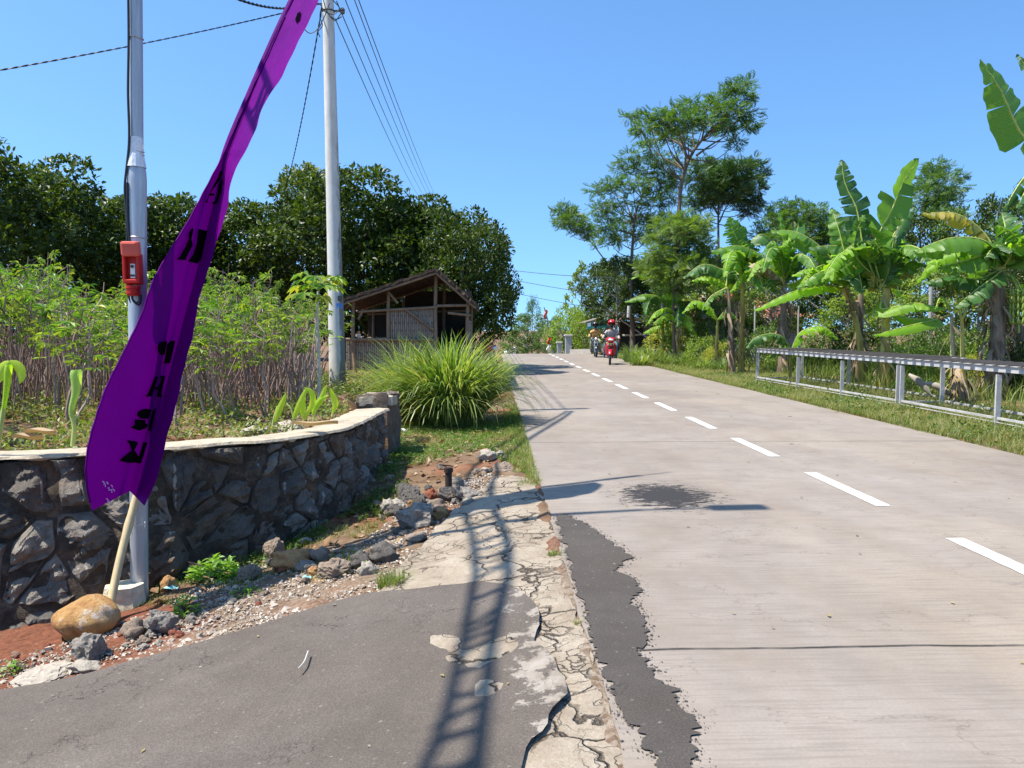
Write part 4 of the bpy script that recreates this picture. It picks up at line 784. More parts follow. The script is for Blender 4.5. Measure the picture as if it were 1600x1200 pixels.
# ================================================================ LEAF TOOLS
DIA = (np.array([(0, 0, 0), (.26, .42, .08), (0, 1, -.06), (-.26, .42, .08)], float), [(0, 1, 2), (0, 2, 3)])
OVA = (np.array([(0, 0, 0), (.2, .22, .05), (.24, .6, .04), (0, 1, -.12), (-.24, .6, .04), (-.2, .22, .05), (0, .45, -.02)], float), [(0, 1, 6), (1, 2, 6), (2, 3, 6), (3, 4, 6), (4, 5, 6), (5, 0, 6)])
def palm_leaf(n=6, w=.13):
    V, Fc = [], []
    for i in range(n):
        a = (i - (n - 1) / 2) * R(250 / n); d = np.array([math.sin(a), math.cos(a)]); s_ = np.array([d[1], -d[0]]); L = 1 - .25 * abs(i - (n - 1) / 2) / n; b0 = len(V)
        for (t, ww, z) in ((0.02, .015, 0), (.6, w, .03), (1, 0, -.28)): 
            if ww and t > .1: V += [(*(d * t * L + s_ * ww), z - .03), (*(d * t * L - s_ * ww), z - .03)]
            else: V.append((*(d * t * L), z))
        Fc += [(b0, b0 + 1, b0 + 3), (b0, b0 + 3, b0 + 2)]
    return np.array(V, float), Fc
PALM = palm_leaf()
def clumps(mb, Cn, N, r, tpl, sc, up=.45, m=0, jit=.6, hang=0.0):
    """leaves around clump centres: each points out of its clump and somewhat up"""
    k = rng.integers(0, len(Cn), N); d = rdir(N, up); P = Cn[k] + d * (r if np.ndim(r) == 0 else r[k][:, None]) * rng.uniform(.35, 1, (N, 1))
    A = nrm(d + rng.normal(size=(N, 3)) * jit + [0, 0, -hang]); Nn = nrm(d * .6 + rng.normal(size=(N, 3)) * .45 + [0, 0, .9]); V, Fc = inst(tpl[0], tpl[1], P, A, Nn, sc * rng.uniform(.65, 1.25, N)); mb.add(V, Fc, m)
def shell(lobes, n, inner=.0):
    """points on the outside of a union of ellipsoids (cx,cy,cz,rx,ry,rz)"""
    L = np.array(lobes, float); w_ = (L[:, 3] * L[:, 4] * L[:, 5]) ** (2 / 3); k = rng.choice(len(L), n * 3, p=w_ / w_.sum()); d = rdir(n * 3); P = L[k, :3] + d * L[k, 3:] * (1 - np.abs(rng.normal(0, .13, (n * 3, 1))))
    keep = np.ones(len(P), bool)
    for l in L: keep &= (((P - l[:3]) / l[3:]) ** 2).sum(1) > .72 - inner
    return P[keep][:n]
BARK = solid('brown_bark', (.16, .12, .085), .95, 0, 10, .35, 1, .03, (1, 1, .3)); BARKG = solid('grey_bark', (.27, .25, .22), .9, 0, 10, .3, .8, .02, (1, 1, .3)); TWIG = solid('dark_twigs', (.09, .065, .045), .9, 0, 10, .3, .3)
DARKL = leafmat('dark_glossy_leaves', [(.010, .024, .004), (.022, .045, .007), (.042, .075, .011), (.085, .125, .018)], .42, .25, spec=.3)
MIDL = leafmat('mid_green_leaves', [(.022, .058, .010), (.045, .105, .016), (.08, .15, .024), (.12, .17, .03)], .45, .32)
LITL = leafmat('light_green_leaves', [(.06, .12, .015), (.11, .20, .024), (.17, .27, .035), (.26, .31, .05)], .45, .4)
YELL = leafmat('yellow_green_leaves', [(.12, .17, .02), (.20, .26, .03), (.31, .34, .05), (.42, .37, .06)], .5, .4)
FEAL = leafmat('feathery_leaves', [(.03, .075, .016), (.055, .12, .022), (.09, .165, .03)], .5, .35)
FEAY = leafmat('light_feathery_leaves', [(.05, .10, .02), (.085, .15, .028), (.13, .19, .04)], .5, .4)
# ---------------------------------------------------------------- dark rounded trees behind the field
def dark_tree(seed, hgt=7.0, rad=3.2):
    r_ = random.Random(seed); t = thing('broadleaf_tree', 'x', 'tree'); mb = MB()
    mb.tube(spline([(0, 0, -.3), (.05, .1, 1.4), (-.1, 0, 3.2), (.1, .1, hgt * .75)], 10), np.linspace(.2, .06, 10), 10)
    for i in range(7):
        a = i * .9 + r_.random(); mb.tube(spline([(0, 0, 1.1 + .4 * i), (math.cos(a) * 1.0, math.sin(a) * 1.0, 1.8 + .5 * i), (math.cos(a) * 2.2, math.sin(a) * 2.2, 2.3 + .6 * i)], 8), np.linspace(.09, .02, 8), 6)
    mb.build('trunk', BARK, t, smooth=True); lobes = [(0, 0, hgt * .5, rad * .86, rad * .86, hgt * .42)]
    for i in range(26):
        a = r_.uniform(0, 6.28); e = r_.uniform(-.5, 1.0); rr_ = r_.uniform(.55, 1.15); q = math.cos(e)
        lobes.append((rad * .82 * q * math.cos(a), rad * .82 * q * math.sin(a), hgt * .5 + hgt * .42 * math.sin(e), rr_, rr_, rr_ * .85))
    Cn = shell(lobes, 1500); mb = MB(); clumps(mb, Cn, 15000, .26, OVA, .20, .5)
    tw = []
    Ct = Cn[Cn[:, 2] > hgt * .72][:170]; mb.build('crown', DARKL, t)
    mb = MB()
    for c in Ct[:60]: mb.tube([c, c + [r_.uniform(-.05, .05), r_.uniform(-.05, .05), r_.uniform(.25, .5)]], .006, 3, caps=False)
    return t
DT = [dark_tree(i, 7, 3.2) for i in range(3)]
for i, (px, py, Y, sc, l_) in enumerate([(-70, 190, 21, 1, 'dark green tree cut by the left edge of the photo above the cassava'), (55, 228, 24, 1, 'tallest dark green tree at the left, behind the metal pole and cassava'), (160, 285, 27, 1, 'dark green tree just left of the metal pole'), (262, 304, 29, 1, 'dark green tree between the metal pole and the banner'), (352, 306, 30, 1, 'dark green tree right behind the upper part of the banner'), (440, 300, 29, 1, 'dark green tree between the banner and the concrete utility pole'), (540, 262, 28, 1, 'dark green tree directly behind the concrete utility pole'), (622, 292, 28, .95, 'dark green tree above the left side of the hut roof'), (685, 303, 29, .9, 'dark green tree rising over the hut roof ridge'), (722, 350, 26, .62, 'lower dark green tree at the road edge, right of the hut')]):
    X = (px - 771) / F * Y; zt_ = at_y(px, py, Y)[2]; zg = float(H(X, Y)); h = (zt_ - zg) / 7.1
    place(DT[i % 3], USED, (X, Y, zg), i * 2.1, sc=(sc * max(.9, h), sc * max(.9, h), h), label=l_, group=None)
# light topped one
def bush_mesh(name, mat, rx, ry, rz, n, tpl, sc, nl=9, seed=0, r=.2, cl=None, up=.4, hang=0):
    r_ = random.Random(seed); lobes = [(0, 0, rz * .45, rx * .75, ry * .75, rz * .45)]
    for i in range(nl):
        a = r_.uniform(0, 6.28); e = r_.uniform(-.2, 1.2); q = r_.uniform(.25, .45); lobes.append((rx * .7 * math.cos(a) * math.cos(e), ry * .7 * math.sin(a) * math.cos(e), rz * .45 + rz * .5 * math.sin(e), rx * q, ry * q, rz * q * .7))
    mb = MB(); clumps(mb, shell(lobes, cl or max(30, n // 12)), n, r, tpl, sc, up, hang=hang); return mb
t = thing('yellowish_tree', 'paler olive treetop between the banner and the utility pole, above the dark trees', 'tree', (at_y(478, 290, 31)[0], 31, .3)); mb = MB(); mb.tube([(0, 0, -.2), (0, .1, 4), (.1, 0, 6)], [.12, .09, .04], 8); mb.build('trunk', BARK, t)
mb = bush_mesh('c', None, 1.1, 1.1, 2.6, 3600, OVA, .16, 8, 3); o = mb.build('crown', leafmat('olive_leaves', [(.06, .09, .02), (.11, .14, .03), (.16, .18, .05)], .5, .3), t); o.location = (0, 0, 4.6)

# ---------------------------------------------------------------- cassava field
STEM = leafmat('cassava_stems', [(.14, .085, .065), (.27, .19, .155), (.40, .33, .28), (.20, .11, .09)], .8, 0, spec=.3)
CASL = leafmat('cassava_leaves', [(.03, .085, .012), (.07, .17, .018), (.11, .225, .022), (.17, .28, .03), (.30, .31, .045)], .42, .4)
def cassava(seed, hgt=2.0, nl=34, lean=.12, low=0):
    r_ = random.Random(seed); t = thing('cassava_plant', 'x', 'plant'); mb = MB(); tips = []
    nb = r_.choice((1, 2, 2, 3))
    for s_ in range(nb):
        a = r_.uniform(0, 6.28); l_ = r_.uniform(.03, lean); P = [(0, 0, -.08)]; x, y = 0, 0
        for k in range(1, 7): x += math.cos(a) * l_ * .5 + r_.uniform(-.05, .05); y += math.sin(a) * l_ * .5 + r_.uniform(-.05, .05); P.append((x, y, hgt * k / 6 * (.78 if s_ else .82)))
        P = spline(P, 14); mb.tube(P, np.linspace(.0165, .009, 14), 5)
        for q in range(r_.choice((2, 3))):
            b0 = P[r_.randint(9, 13)]; aa = r_.uniform(0, 6.28); e = b0 + np.array([math.cos(aa) * .22, math.sin(aa) * .22, hgt * r_.uniform(.14, .26)]); m_ = (b0 + e) / 2 + np.array([math.cos(aa) * .07, math.sin(aa) * .07, 0]); mb.tube(spline([b0, m_, e], 5), np.linspace(.009, .005, 5), 4); tips.append(spline([b0, m_, e], 5))
        for q in range(4):   # bare side twigs
            b0 = P[r_.randint(3, 12)]; aa = r_.uniform(0, 6.28); L = r_.uniform(.15, .4); mb.tube([b0, b0 + [math.cos(aa) * L * .6, math.sin(aa) * L * .6, L]], [.004, .0025], 3, caps=False)
    lf = MB(); T_, A_, N_, S2 = [], [], [], []
    for i in range(nl):
        tp = r_.choice(tips); b0 = tp[r_.randint(0, 4)] - [0, 0, r_.uniform(0, .12) if i % 3 else r_.uniform(.05, .36)]; a = r_.uniform(0, 6.28); L = r_.uniform(.10, .24); e = b0 + np.array([math.cos(a) * L, math.sin(a) * L, r_.uniform(-.02, .14)])
        mb.tube([b0, e], [.003, .002], 3, caps=False); T_.append(e); A_.append([math.cos(a), math.sin(a), r_.uniform(-1.3, .1)]); N_.append([math.cos(a) * .6 + r_.uniform(-.7, .7), math.sin(a) * .6 + r_.uniform(-.7, .7), .8]); S2.append(r_.uniform(.07, .15))
    mb.build('stems', STEM, t); V, Fc = inst(PALM[0], PALM[1], np.array(T_), np.array(A_), np.array(N_), np.array(S2)); lf.add(V, Fc); lf.build('leaves', CASL, t); return t
CP = [cassava(i, random.uniform(1.7, 2.0), 38) for i in range(8)]
LABC = 'leafy cassava plant on thin bare stems, one of the field behind the stone wall'
rows_ = []
y_ = 7.6
while y_ < 19.5:
    x_ = -.70 * y_ - 2.2 + random.uniform(0, .3)
    lim = (595 - 771) / F * y_ if y_ > 9 else (480 - 771) / F * y_
    while x_ < lim - .2: rows_.append((x_ + random.uniform(-.15, .15), y_ + random.uniform(-.22, .22))); x_ += .52 + .0135 * y_
    y_ += .72 + .022 * y_
cnt = 0
def fieldh(x, y):
    px = 771 + x / y * F
    return np.interp(px, [-100, 0, 90, 130, 160, 205, 240, 270, 300, 345, 400, 430, 470, 520, 560, 600], [335, 340, 355, 420, 428, 430, 415, 395, 385, 385, 395, 435, 425, 425, 430, 450])
for (x_, y_) in rows_:
    px = 771 + x_ / y_ * F
    if y_ < 9.2 and px > 120 and not (250 < px < 400 and y_ > 8.3): continue
    if px > 470 and y_ < 11.5: continue
    if px > 505: continue
    if px > 545 and 13.5 < y_: 
        if y_ > 16.5: continue
    if cnt >= 290: break
    zt = (513 - fieldh(x_, y_)) / F * y_ + 1.5 ; hh = (zt - .42) / 2.3
    hh = min(max(hh * random.uniform(.78, 1.03), .62), 1.55) if y_ < 14 else min(hh, 1.3) * random.uniform(.85, 1.05)
    s2 = (1.0 + .1 * random.random(),) * 2 + (hh,)
    place(CP[cnt % 8], USED, (x_, y_, float(H(x_, y_))), random.uniform(0, 6.28), sc=s2, label=LABC, group='cassava plants in the field behind the wall'); cnt += 1
print('cassava', cnt)
# dense bare stems deeper in the field
mb = MB(); 
for i in range(2300):
    y = rng.uniform(9.5, 20); x = rng.uniform(-.75 * y - 1, (492 - 771) / F * y); z = float(H(x, y)); h = rng.uniform(.5, 1.25); a, b = rng.normal(0, .2, 2); mb.tube([(x, y, z - .05), (x + a * .5, y + b * .5, z + h * .5), (x + a + rng.normal(0, .05), y + b, z + h)], [.011, .009, .006], 4, caps=False)
o = mb.build('bare_cassava_stems', STEM); o['kind'] = 'stuff'
# a dense back edge of foliage in the field plus ground weeds
def weeds(n, sampler, tpl, sc, name, mat, hz=(.02, .2), up=.5):
    P = sampler(n); P = np.c_[P, H(P[:, 0], P[:, 1]) + rng.uniform(hz[0], hz[1], len(P)) * rng.uniform(.3, 1, len(P))]; V, Fc = inst(tpl[0], tpl[1], P, rdir(len(P), .1), rdir(len(P), 1.2), sc * rng.uniform(.5, 1.3, len(P))); mb = MB(); mb.add(V, Fc); o = mb.build(name, mat); o['kind'] = 'stuff'; return o
def patchy(reg, thr=.0, s=1.2, cond=None, seed=0):
    def f(n):
        out = []; 
        while sum(len(o) for o in out) < n:
            P = rng.uniform([reg[0], reg[1]], [reg[2], reg[3]], (n, 2)); nz = vnoise(np.c_[P, P[:, :1] * 0 + seed], s) + .25 * vnoise(np.c_[P, P[:, :1] * 0 + seed], s * 4); k = nz > thr - .12 * rng.random(len(P))
            if cond is not None: k &= cond(P[:, 0], P[:, 1])
            out.append(P[k])
            if len(out) > 30: break
        return np.concatenate(out)[:n]
    return f
inf = lambda x, y: (x < wallx(y) - .45) & (771 + x / y * F > -120)
weeds(26000, patchy((-12, 6, -1.6, 17), .05, .9, inf), DIA, .055, 'field_weeds', leafmat('weed_leaves', [(.05, .10, .015), (.09, .17, .025), (.15, .23, .04), (.25, .22, .07)], .5, .3), (.0, .26))
# ---- grass blades
def blades(P, h, wdt, lean, mb, m=0, seg=3):
    n = len(P); a = rng.uniform(0, 6.28, n); d = np.c_[np.cos(a), np.sin(a), np.zeros(n)]; s_ = np.c_[-np.sin(a + rng.normal(0, .9, n)), np.cos(a), np.zeros(n)]; s_ = nrm(s_)
    h = np.broadcast_to(h, (n,)) * rng.uniform(.5, 1.25, n); ln = rng.uniform(.1, 1, n) * lean; V = []
    for k in range(seg + 1):
        t = k / seg; c = P + d * (ln * h * t * t)[:, None] + np.array([0, 0, 1.]) * (h * (t - .35 * ln * t * t))[:, None]; w_ = wdt * (1 - t) ** .7 * (1 if k < seg else 0)
        if k < seg: V += [c - s_ * w_ / 2, c + s_ * w_ / 2]
        else: V += [c]
    V = np.stack(V, 1); nv = V.shape[1]; base = (np.arange(n) * nv)[:, None]; q = []
    for k in range(seg - 1): q.append(base + [2 * k, 2 * k + 1, 2 * k + 3, 2 * k + 2])
    tr = base + [2 * seg - 2, 2 * seg - 1, 2 * seg]; V = V.reshape(-1, 3); o0 = mb.n; mb.V.append(V); mb.uv.append(np.zeros((len(V), 2))); mb.n += len(V); mb.P.append((np.concatenate(q) + o0, m)); mb.P.append((tr + o0, m))
GRS = leafmat('grass_blades', [(.05, .105, .016), (.09, .165, .022), (.15, .21, .035), (.30, .28, .10)], .5, .35)
GRD = leafmat('dry_grass_blades', [(.16, .17, .05), (.28, .25, .10), (.42, .36, .19), (.12, .17, .035)], .6, .3)
def grass(n, samp, h, name, mat, wdt=.006, lean=.8, dz=0):
    P = samp(n); P = np.c_[P, H(P[:, 0], P[:, 1]) + dz]; mb = MB(); blades(P, h, wdt, lean, mb); o = mb.build(name, mat); o['kind'] = 'stuff'; return o
GP = np.array([gp(*p)[:2] for p in [(560, 735), (575, 715), (600, 655), (640, 640), (808, 640), (812, 665), (832, 742), (800, 740), (760, 700), (700, 716), (640, 730)]])
g1 = lambda x, y: inpoly(np.c_[x, y], GP)
grass(15000, patchy((-1.9, 6.8, .5, 12.5), -.25, 1.3, g1), .045, 'verge_grass', GRS, .006, 1.2)
weeds(9000, patchy((-1.9, 6.8, .5, 12.5), -.1, 1.5, g1, 4), DIA, .035, 'verge_clover', leafmat('clover_leaves', [(.05, .12, .015), (.09, .19, .025), (.15, .25, .04)], .5, .3), (.0, .05))
ed = lambda x, y: (x > RL - .22 - .1 * np.sin(y * 3)) & (x < RL + .015)
grass(5200, patchy((.1, 7.3, .47, 15), -.5, 2, ed), .08, 'edge_grass', GRS, .006, .9)
grass(2500, patchy((-2.6, 5.3, -1.0, 9), .12, 2.2, lambda x, y: (x > wallx(y) + .05)), .06, 'sparse_grass', GRS, .005, 1.0)
weeds(2600, patchy((-2.6, 5.3, -.9, 9.5), .15, 2.0, lambda x, y: (x > wallx(y) + .05) & (x < wallx(y) + .8), 9), DIA, .04, 'wall_foot_weeds', MIDL, (.0, .07))
grass(9000, patchy((-3, 12, .45, 40), -.3, .6, lambda x, y: x > -2.6), .14, 'far_verge_grass', GRS, .012, .9)
# single weeds
def tuft(px, py, r, n, h, mat, label, name='grass_tuft', wdt=.006):
    p = gp(px, py); a = rng.uniform(0, 6.28, n); q = r * np.sqrt(rng.random(n)); P = np.c_[p[0] + q * np.cos(a), p[1] + q * np.sin(a) * .8, np.full(n, p[2] - .01)]; mb = MB(); blades(P, h, wdt, 1.1, mb); o = mb.build(name, mat, off=p); link_thing(o, label, 'grass tuft'); return o
tuft(613, 920, .09, 260, .15, GRS, 'spiky grass tuft at the edge of the asphalt side road', wdt=.007)
tuft(866, 868, .05, 90, .06, GRS, 'small green tuft in the joint between the apron and the main road')
tuft(770, 878, .10, 70, .03, GRS, 'low green sprouts in a crack of the concrete apron')
tuft(902, 975, .02, 26, .05, GRD, 'tiny dry tuft in the joint beside the asphalt patch')
def weed(px, py, r, h, n, label, sc=.05, mat=MIDL):
    p = gp(px, py); t = wthing('leafy_weed', label, 'weed', p); mb = MB()
    for i in range(14): a = rng.uniform(0, 6.28); mb.tube(spline([p, p + [math.cos(a) * r * .4, math.sin(a) * r * .4, h * .6], p + [math.cos(a) * r, math.sin(a) * r * .8, h * rng.uniform(.5, 1)]], 5), .003, 3, caps=False)
    mb.build('stalks', TWIG, t); mb = MB(); a = rng.uniform(0, 6.28, n); q = r * np.sqrt(rng.random(n)); P = np.c_[p[0] + q * np.cos(a), p[1] + q * np.sin(a) * .8, p[2] + h * (1 - (q / r) ** 2 * .6) * rng.uniform(.3, 1.05, n)]; V, Fc = inst(OVA[0], OVA[1], P, rdir(n, .2, .5), rdir(n, 1.8, .5), sc * rng.uniform(.6, 1.2, n)); mb.add(V, Fc); mb.build('leaves', mat, t)
BRT = leafmat('bright_weed_leaves', [(.09, .20, .02), (.15, .30, .03), (.22, .37, .05)], .45, .35)
weed(338, 905, .20, .16, 300, 'bright leafy green weed at the foot of the stone wall', .06, BRT); weed(291, 962, .10, .12, 90, 'small leafy weed on the gravel right of the concrete footing', .045, BRT); weed(385, 930, .10, .05, 60, 'low sprouts in the gravel beside the asphalt edge', .035, BRT); weed(20, 1050, .08, .06, 50, 'little weed at the far left edge of the side road', .03, BRT); weed(575, 895, .05, .07, 40, 'little weed among the dark round stones', .03, BRT); weed(510, 778, .16, .12, 140, 'leafy weed growing from the foot of the wall in its shade', .05)
# litter: blue plastic, stub pipe, twig
BLU = solid('faded_blue_plastic', (.20, .52, .58), .45, 0, 20, .2, .4)
def scrap(px, py, w_, label, mat, name='plastic_scrap', dz=.03):
    p = gp(px, py); mb = MB(); n = 9; V = []
    for i in range(n):
        for j in range(n): x, y = (i / (n - 1) - .5) * w_, (j / (n - 1) - .5) * w_ * .7; V.append(p + [x, y, dz + .22 * w_ * mnoise.noise(Vector((x * 2.5 / w_, y * 3 / w_, px))) + .1 * w_ * math.sin(7 * i)])
    idx = np.arange(n * n).reshape(n, n); mb.add(V, np.stack([idx[:-1, :-1], idx[:-1, 1:], idx[1:, 1:], idx[1:, :-1]], -1).reshape(-1, 4)); link_thing(mb.build(name, mat, off=p), label, 'litter')
scrap(267, 924, .11, 'crumpled light blue plastic scrap on the gravel beside the metal pole', BLU); scrap(479, 908, .06, 'small teal plastic scrap in front of the stone row', BLU); scrap(627, 674, .2, 'crumpled whitish plastic bag at the foot of the grass clump', solid('white_plastic_bag', (.6, .6, .62), .5))
p = gp(701, 772); t = wthing('pipe_stub', 'short rusty black iron pipe stub standing above the rubble heap', 'pipe', p); mb = MB(); hp = 40 / F * p[1]
RUST = solid('rusty_black_iron', (.045, .03, .025), .8, .3, 30, .5, .6); mb.tube([p + [0, 0, -.05], p + [0, 0, hp]], .034, 12); mb.build('tube', RUST, t); mb = MB(); mb.tube([p + [0, 0, hp - .03], p + [0, 0, hp + .01]], .045, 12); mb.build('flange', RUST, t); mb = MB(); mb.tube([p + [-.02, 0, hp + .02], p + [-.09, .02, hp + .04], p + [.05, -.02, hp + .03]], .007, 5); mb.build('twisted_wire', RUST, t)
mb = MB(); q = [gp(x, y, .03) + [0, 0, .055] for x, y in ((467, 1062), (474, 1054), (480, 1040), (482, 1034))]; o = mb.tube(spline(q, 8), .005, 5).build('twig', solid('pale_twig', (.4, .38, .33), .9), off=q[0]); link_thing(o, 'short curved twig lying on the asphalt side road', 'twig')

# ---------------------------------------------------------------- sprouts on the wall
def curl(P, r0_, r1, label, mat, name='rolled_leaf_shoot', cat='plant'):
    """a furled broad leaf on a stalk"""
    P = [np.array(q, float) for q in P]; t = wthing(name, label, cat, P[0]); mb = MB(); Q = spline(P, 26); k = 10; mb.tube(Q[:k + 3], np.linspace(r0_ * 1.2, r0_, k + 3), 8); mb.build('stalk', mat[0], t, smooth=True)
    mb = MB(); n = 26; V = []; prof = np.interp(np.linspace(0, 1, 17), [0, .3, .75, .93, 1], [r0_ * .95, r1 * .55, r1 * .85, r1, r1 * .8])
    for i, q in enumerate(Q[9:]):
        for j in range(n): a = j / (n - 1) * 8.2 - 1.0; rr_ = prof[i] * (1 - .25 * j / n) * (1 + .05 * math.sin(3 * a)); V.append(q + [rr_ * math.cos(a - 1.9), rr_ * math.sin(a - 1.9), .1 * prof[i] * math.sin(a)])
    idx = np.arange(17 * n).reshape(17, n); mb.add(V, np.stack([idx[:-1, :-1], idx[:-1, 1:], idx[1:, 1:], idx[1:, :-1]], -1).reshape(-1, 4)); mb.build('furled_leaf', mat[1], t, smooth=True); return t
PST = solid('pale_green_stalk', (.38, .46, .12), .45, 0, 8, .2, .1); PLF = leafmat('pale_green_leaf', [(.33, .47, .12), (.36, .5, .14)], .4, .35); YLF = leafmat('acid_green_leaf', [(.30, .44, .035), (.44, .56, .05)], .4, .45)
Yp = 6.0; curl([at_y(114, 697, Yp), at_y(115, 660, Yp), at_y(112, 650, Yp), at_y(119, 610, Yp), at_y(119, 578, Yp)], .016, .046, 'thick pale green rolled leaf shoot standing behind the wall, left of the banner', (PST, PLF))
Yp = 5.6; t = curl([at_y(-4, 700, Yp), at_y(4, 650, Yp), at_y(10, 610, Yp), at_y(14, 570, Yp)], .016, .03, 'bright green drooping leaf shoot at the far left edge behind the wall', (PST, YLF))
def blade_leaf(px3, Y, wd, mat, t, dY=0, cup=.5, name='leaf'):
    Q = spline([at_y(x, y, Y + dY * i) for i, (x, y) in enumerate(px3)], 12); V = []; 
    for i, q in enumerate(Q):
        tt = i / 11; ww = wd * math.sin(math.pi * min(1, tt * .93 + .07)) ** .7; tg = Q[min(i + 1, 11)] - Q[max(i - 1, 0)]; tg /= np.linalg.norm(tg); sd_ = np.cross(tg, [0, -1, 0.25]); sd_ /= np.linalg.norm(sd_)
        V += [q + sd_ * ww + [0, cup * ww, 0], q, q - sd_ * ww + [0, cup * ww, 0]]
    idx = np.arange(36).reshape(12, 3); mb = MB(); mb.add(V, np.stack([idx[:-1, :-1], idx[:-1, 1:], idx[1:, 1:], idx[1:, :-1]], -1).reshape(-1, 4)); return mb.build(name, mat, t, smooth=True)
blade_leaf([(14, 565), (24, 570), (32, 592), (30, 600)], 5.6, .035, YLF, t); blade_leaf([(14, 566), (4, 574), (-2, 590), (-3, 600)], 5.6, .045, YLF, t)
for i, (st, lv, l_) in enumerate([([(425, 672), (428, 652), (434, 632)], [[(430, 660), (436, 640), (444, 622), (447, 613)]], 'bright folded taro leaf shoot at the left end of the row on the wall'),
    ([(456, 668), (458, 645), (452, 632), (447, 628)], [[(458, 655), (464, 640), (472, 622), (480, 604)]], 'tall slender bright shoot beside the left one on the wall'),
    ([(474, 662), (476, 640), (476, 628)], [[(478, 650), (488, 628), (486, 612), (474, 605)], [(476, 655), (472, 640), (474, 628), (478, 622)]], 'broad arching bright leaf in the middle of the shoots on the wall'),
    ([(490, 655), (492, 640), (498, 628)], [[(488, 648), (494, 634), (504, 622), (514, 618)], [(490, 640), (500, 628), (506, 612), (510, 602)]], 'bright yellow-green leaf shoot behind the wall end, right of the broad one'), ([(519, 648), (521, 630), (518, 620)], [[(520, 645), (524, 630), (518, 614), (516, 606)]], 'thin shoot nearest the foot of the utility pole')]):
    Yq = 7.35 + .12 * i; t = wthing('taro_shoot', l_, 'plant', at_y(*st[0], Yq)); mb = MB(); mb.tube(spline([at_y(x, y + 3, Yq) for x, y in st], 8), .011, 6); mb.build('stalk', PST, t, smooth=True)
    for L in lv: blade_leaf(L, Yq - .02, .030, YLF, t, -.01)
# stones and dry leaves on the wall end
for px, py, wp, col, l_, hp in ((492, 836, 1, 'pale', '', 1),): pass
eb = at_y(588, 640, 9.4); t = wthing('wall_end_block', 'rough concrete and stone block at the far end of the stone wall', 'stone block', eb + [0, 0, -.3]); bm = bmesh.new(); bmesh.ops.create_cube(bm, size=1); bmesh.ops.subdivide_edges(bm, edges=bm.edges[:], cuts=9, use_grid_fill=True)
for v in bm.verts: v.co = Vector((v.co.x * .36, v.co.y * .6, v.co.z * 1.2)) ; v.co += Vector((1, 1, 1)) * .0 + v.co.normalized() * .05 * (mnoise.noise(v.co * 5) + .6 * mnoise.noise(v.co * 13))
me = bpy.data.meshes.new('block'); bm.to_mesh(me); bm.free(); me.materials.append(STONE); o = bpy.data.objects.new('block', me); C.objects.link(o); o.parent = t; o.location = (0.02, .15, -.12); o.rotation_euler = (0, 0, -.15)
mb = MB()
V = []
for i in range(9):
    for j in range(9): x, y = (i / 8 - .5) * .40, (j / 8 - .5) * .62; V.append(eb + [x + .02 + .02 * mnoise.noise(Vector((j, 0, i))), y + .15, .17 + .03 * mnoise.noise(Vector((x * 7, y * 7, 0)))])
for i in range(9):
    for j in range(9): V.append(V[i * 9 + j] - np.array([0, 0, .10 + .03 * mnoise.noise(Vector((i * .7, j * .7, 3)))]))
idx = np.arange(162).reshape(2, 9, 9); fs = []
for a in (0, 1): fs += [tuple(q) for q in np.stack([idx[a][:-1, :-1], idx[a][:-1, 1:], idx[a][1:, 1:], idx[a][1:, :-1]], -1).reshape(-1, 4)]
for k in range(8): fs += [(idx[0][k, 0], idx[0][k + 1, 0], idx[1][k + 1, 0], idx[1][k, 0]), (idx[0][k, 8], idx[0][k + 1, 8], idx[1][k + 1, 8], idx[1][k, 8]), (idx[0][0, k], idx[0][0, k + 1], idx[1][0, k + 1], idx[1][0, k]), (idx[0][8, k], idx[0][8, k + 1], idx[1][8, k + 1], idx[1][8, k])]
mb.add(V, fs).build('cap', COPING, t)
for (px, py, Yq, w_, col, l_) in ((541, 628, 10.6, .13, 'brick', 'small pinkish stone at the foot of the concrete utility pole'), (455, 668, 7.9, .34, 'pale', 'flat pale stone behind the wall beside the taro shoots'), (398, 672, 7.6, .3, 'pale', 'pale flat stone lying on the soil behind the wall, left of the taro shoots')):
    o = bpy.data.objects.new('rock', random.choice(RM_[(col, 1)])); C.objects.link(o); p = at_y(px, py, Yq); p[2] = H(p[0], p[1]) + .05; o.location = p; o.scale = (w_, w_, w_ * .6); link_thing(o, l_, 'rock')
# dry curled leaves on the wall
for (px, py, Yq, w_, l_) in ((492, 667, 6.95, .42, 'long dry brown leaf lying on the wall coping by the shoots'), (44, 690, 5.35, .22, 'curled dry leaf roll on the wall at the left'), (62, 682, 5.4, .24, 'torn pale dry leaf beside the curled roll on the wall')):
    p = at_y(px, py, Yq); mb = MB(); V = []; n = 14
    for i in range(n):
        for j in range(7): x = (i / (n - 1) - .5) * w_; ww = .05 * math.sin(math.pi * (i + .5) / n); V.append(p + [x, (j / 6 - .5) * 2 * ww, .02 + .06 * abs(j / 6 - .5) + .008 * math.sin(i * .5 + px)])
    idx = np.arange(n * 7).reshape(n, 7); mb.add(V, np.stack([idx[:-1, :-1], idx[:-1, 1:], idx[1:, 1:], idx[1:, :-1]], -1).reshape(-1, 4)); link_thing(mb.build('dry_leaf', LIT, off=p, smooth=True), l_, 'dry leaf')
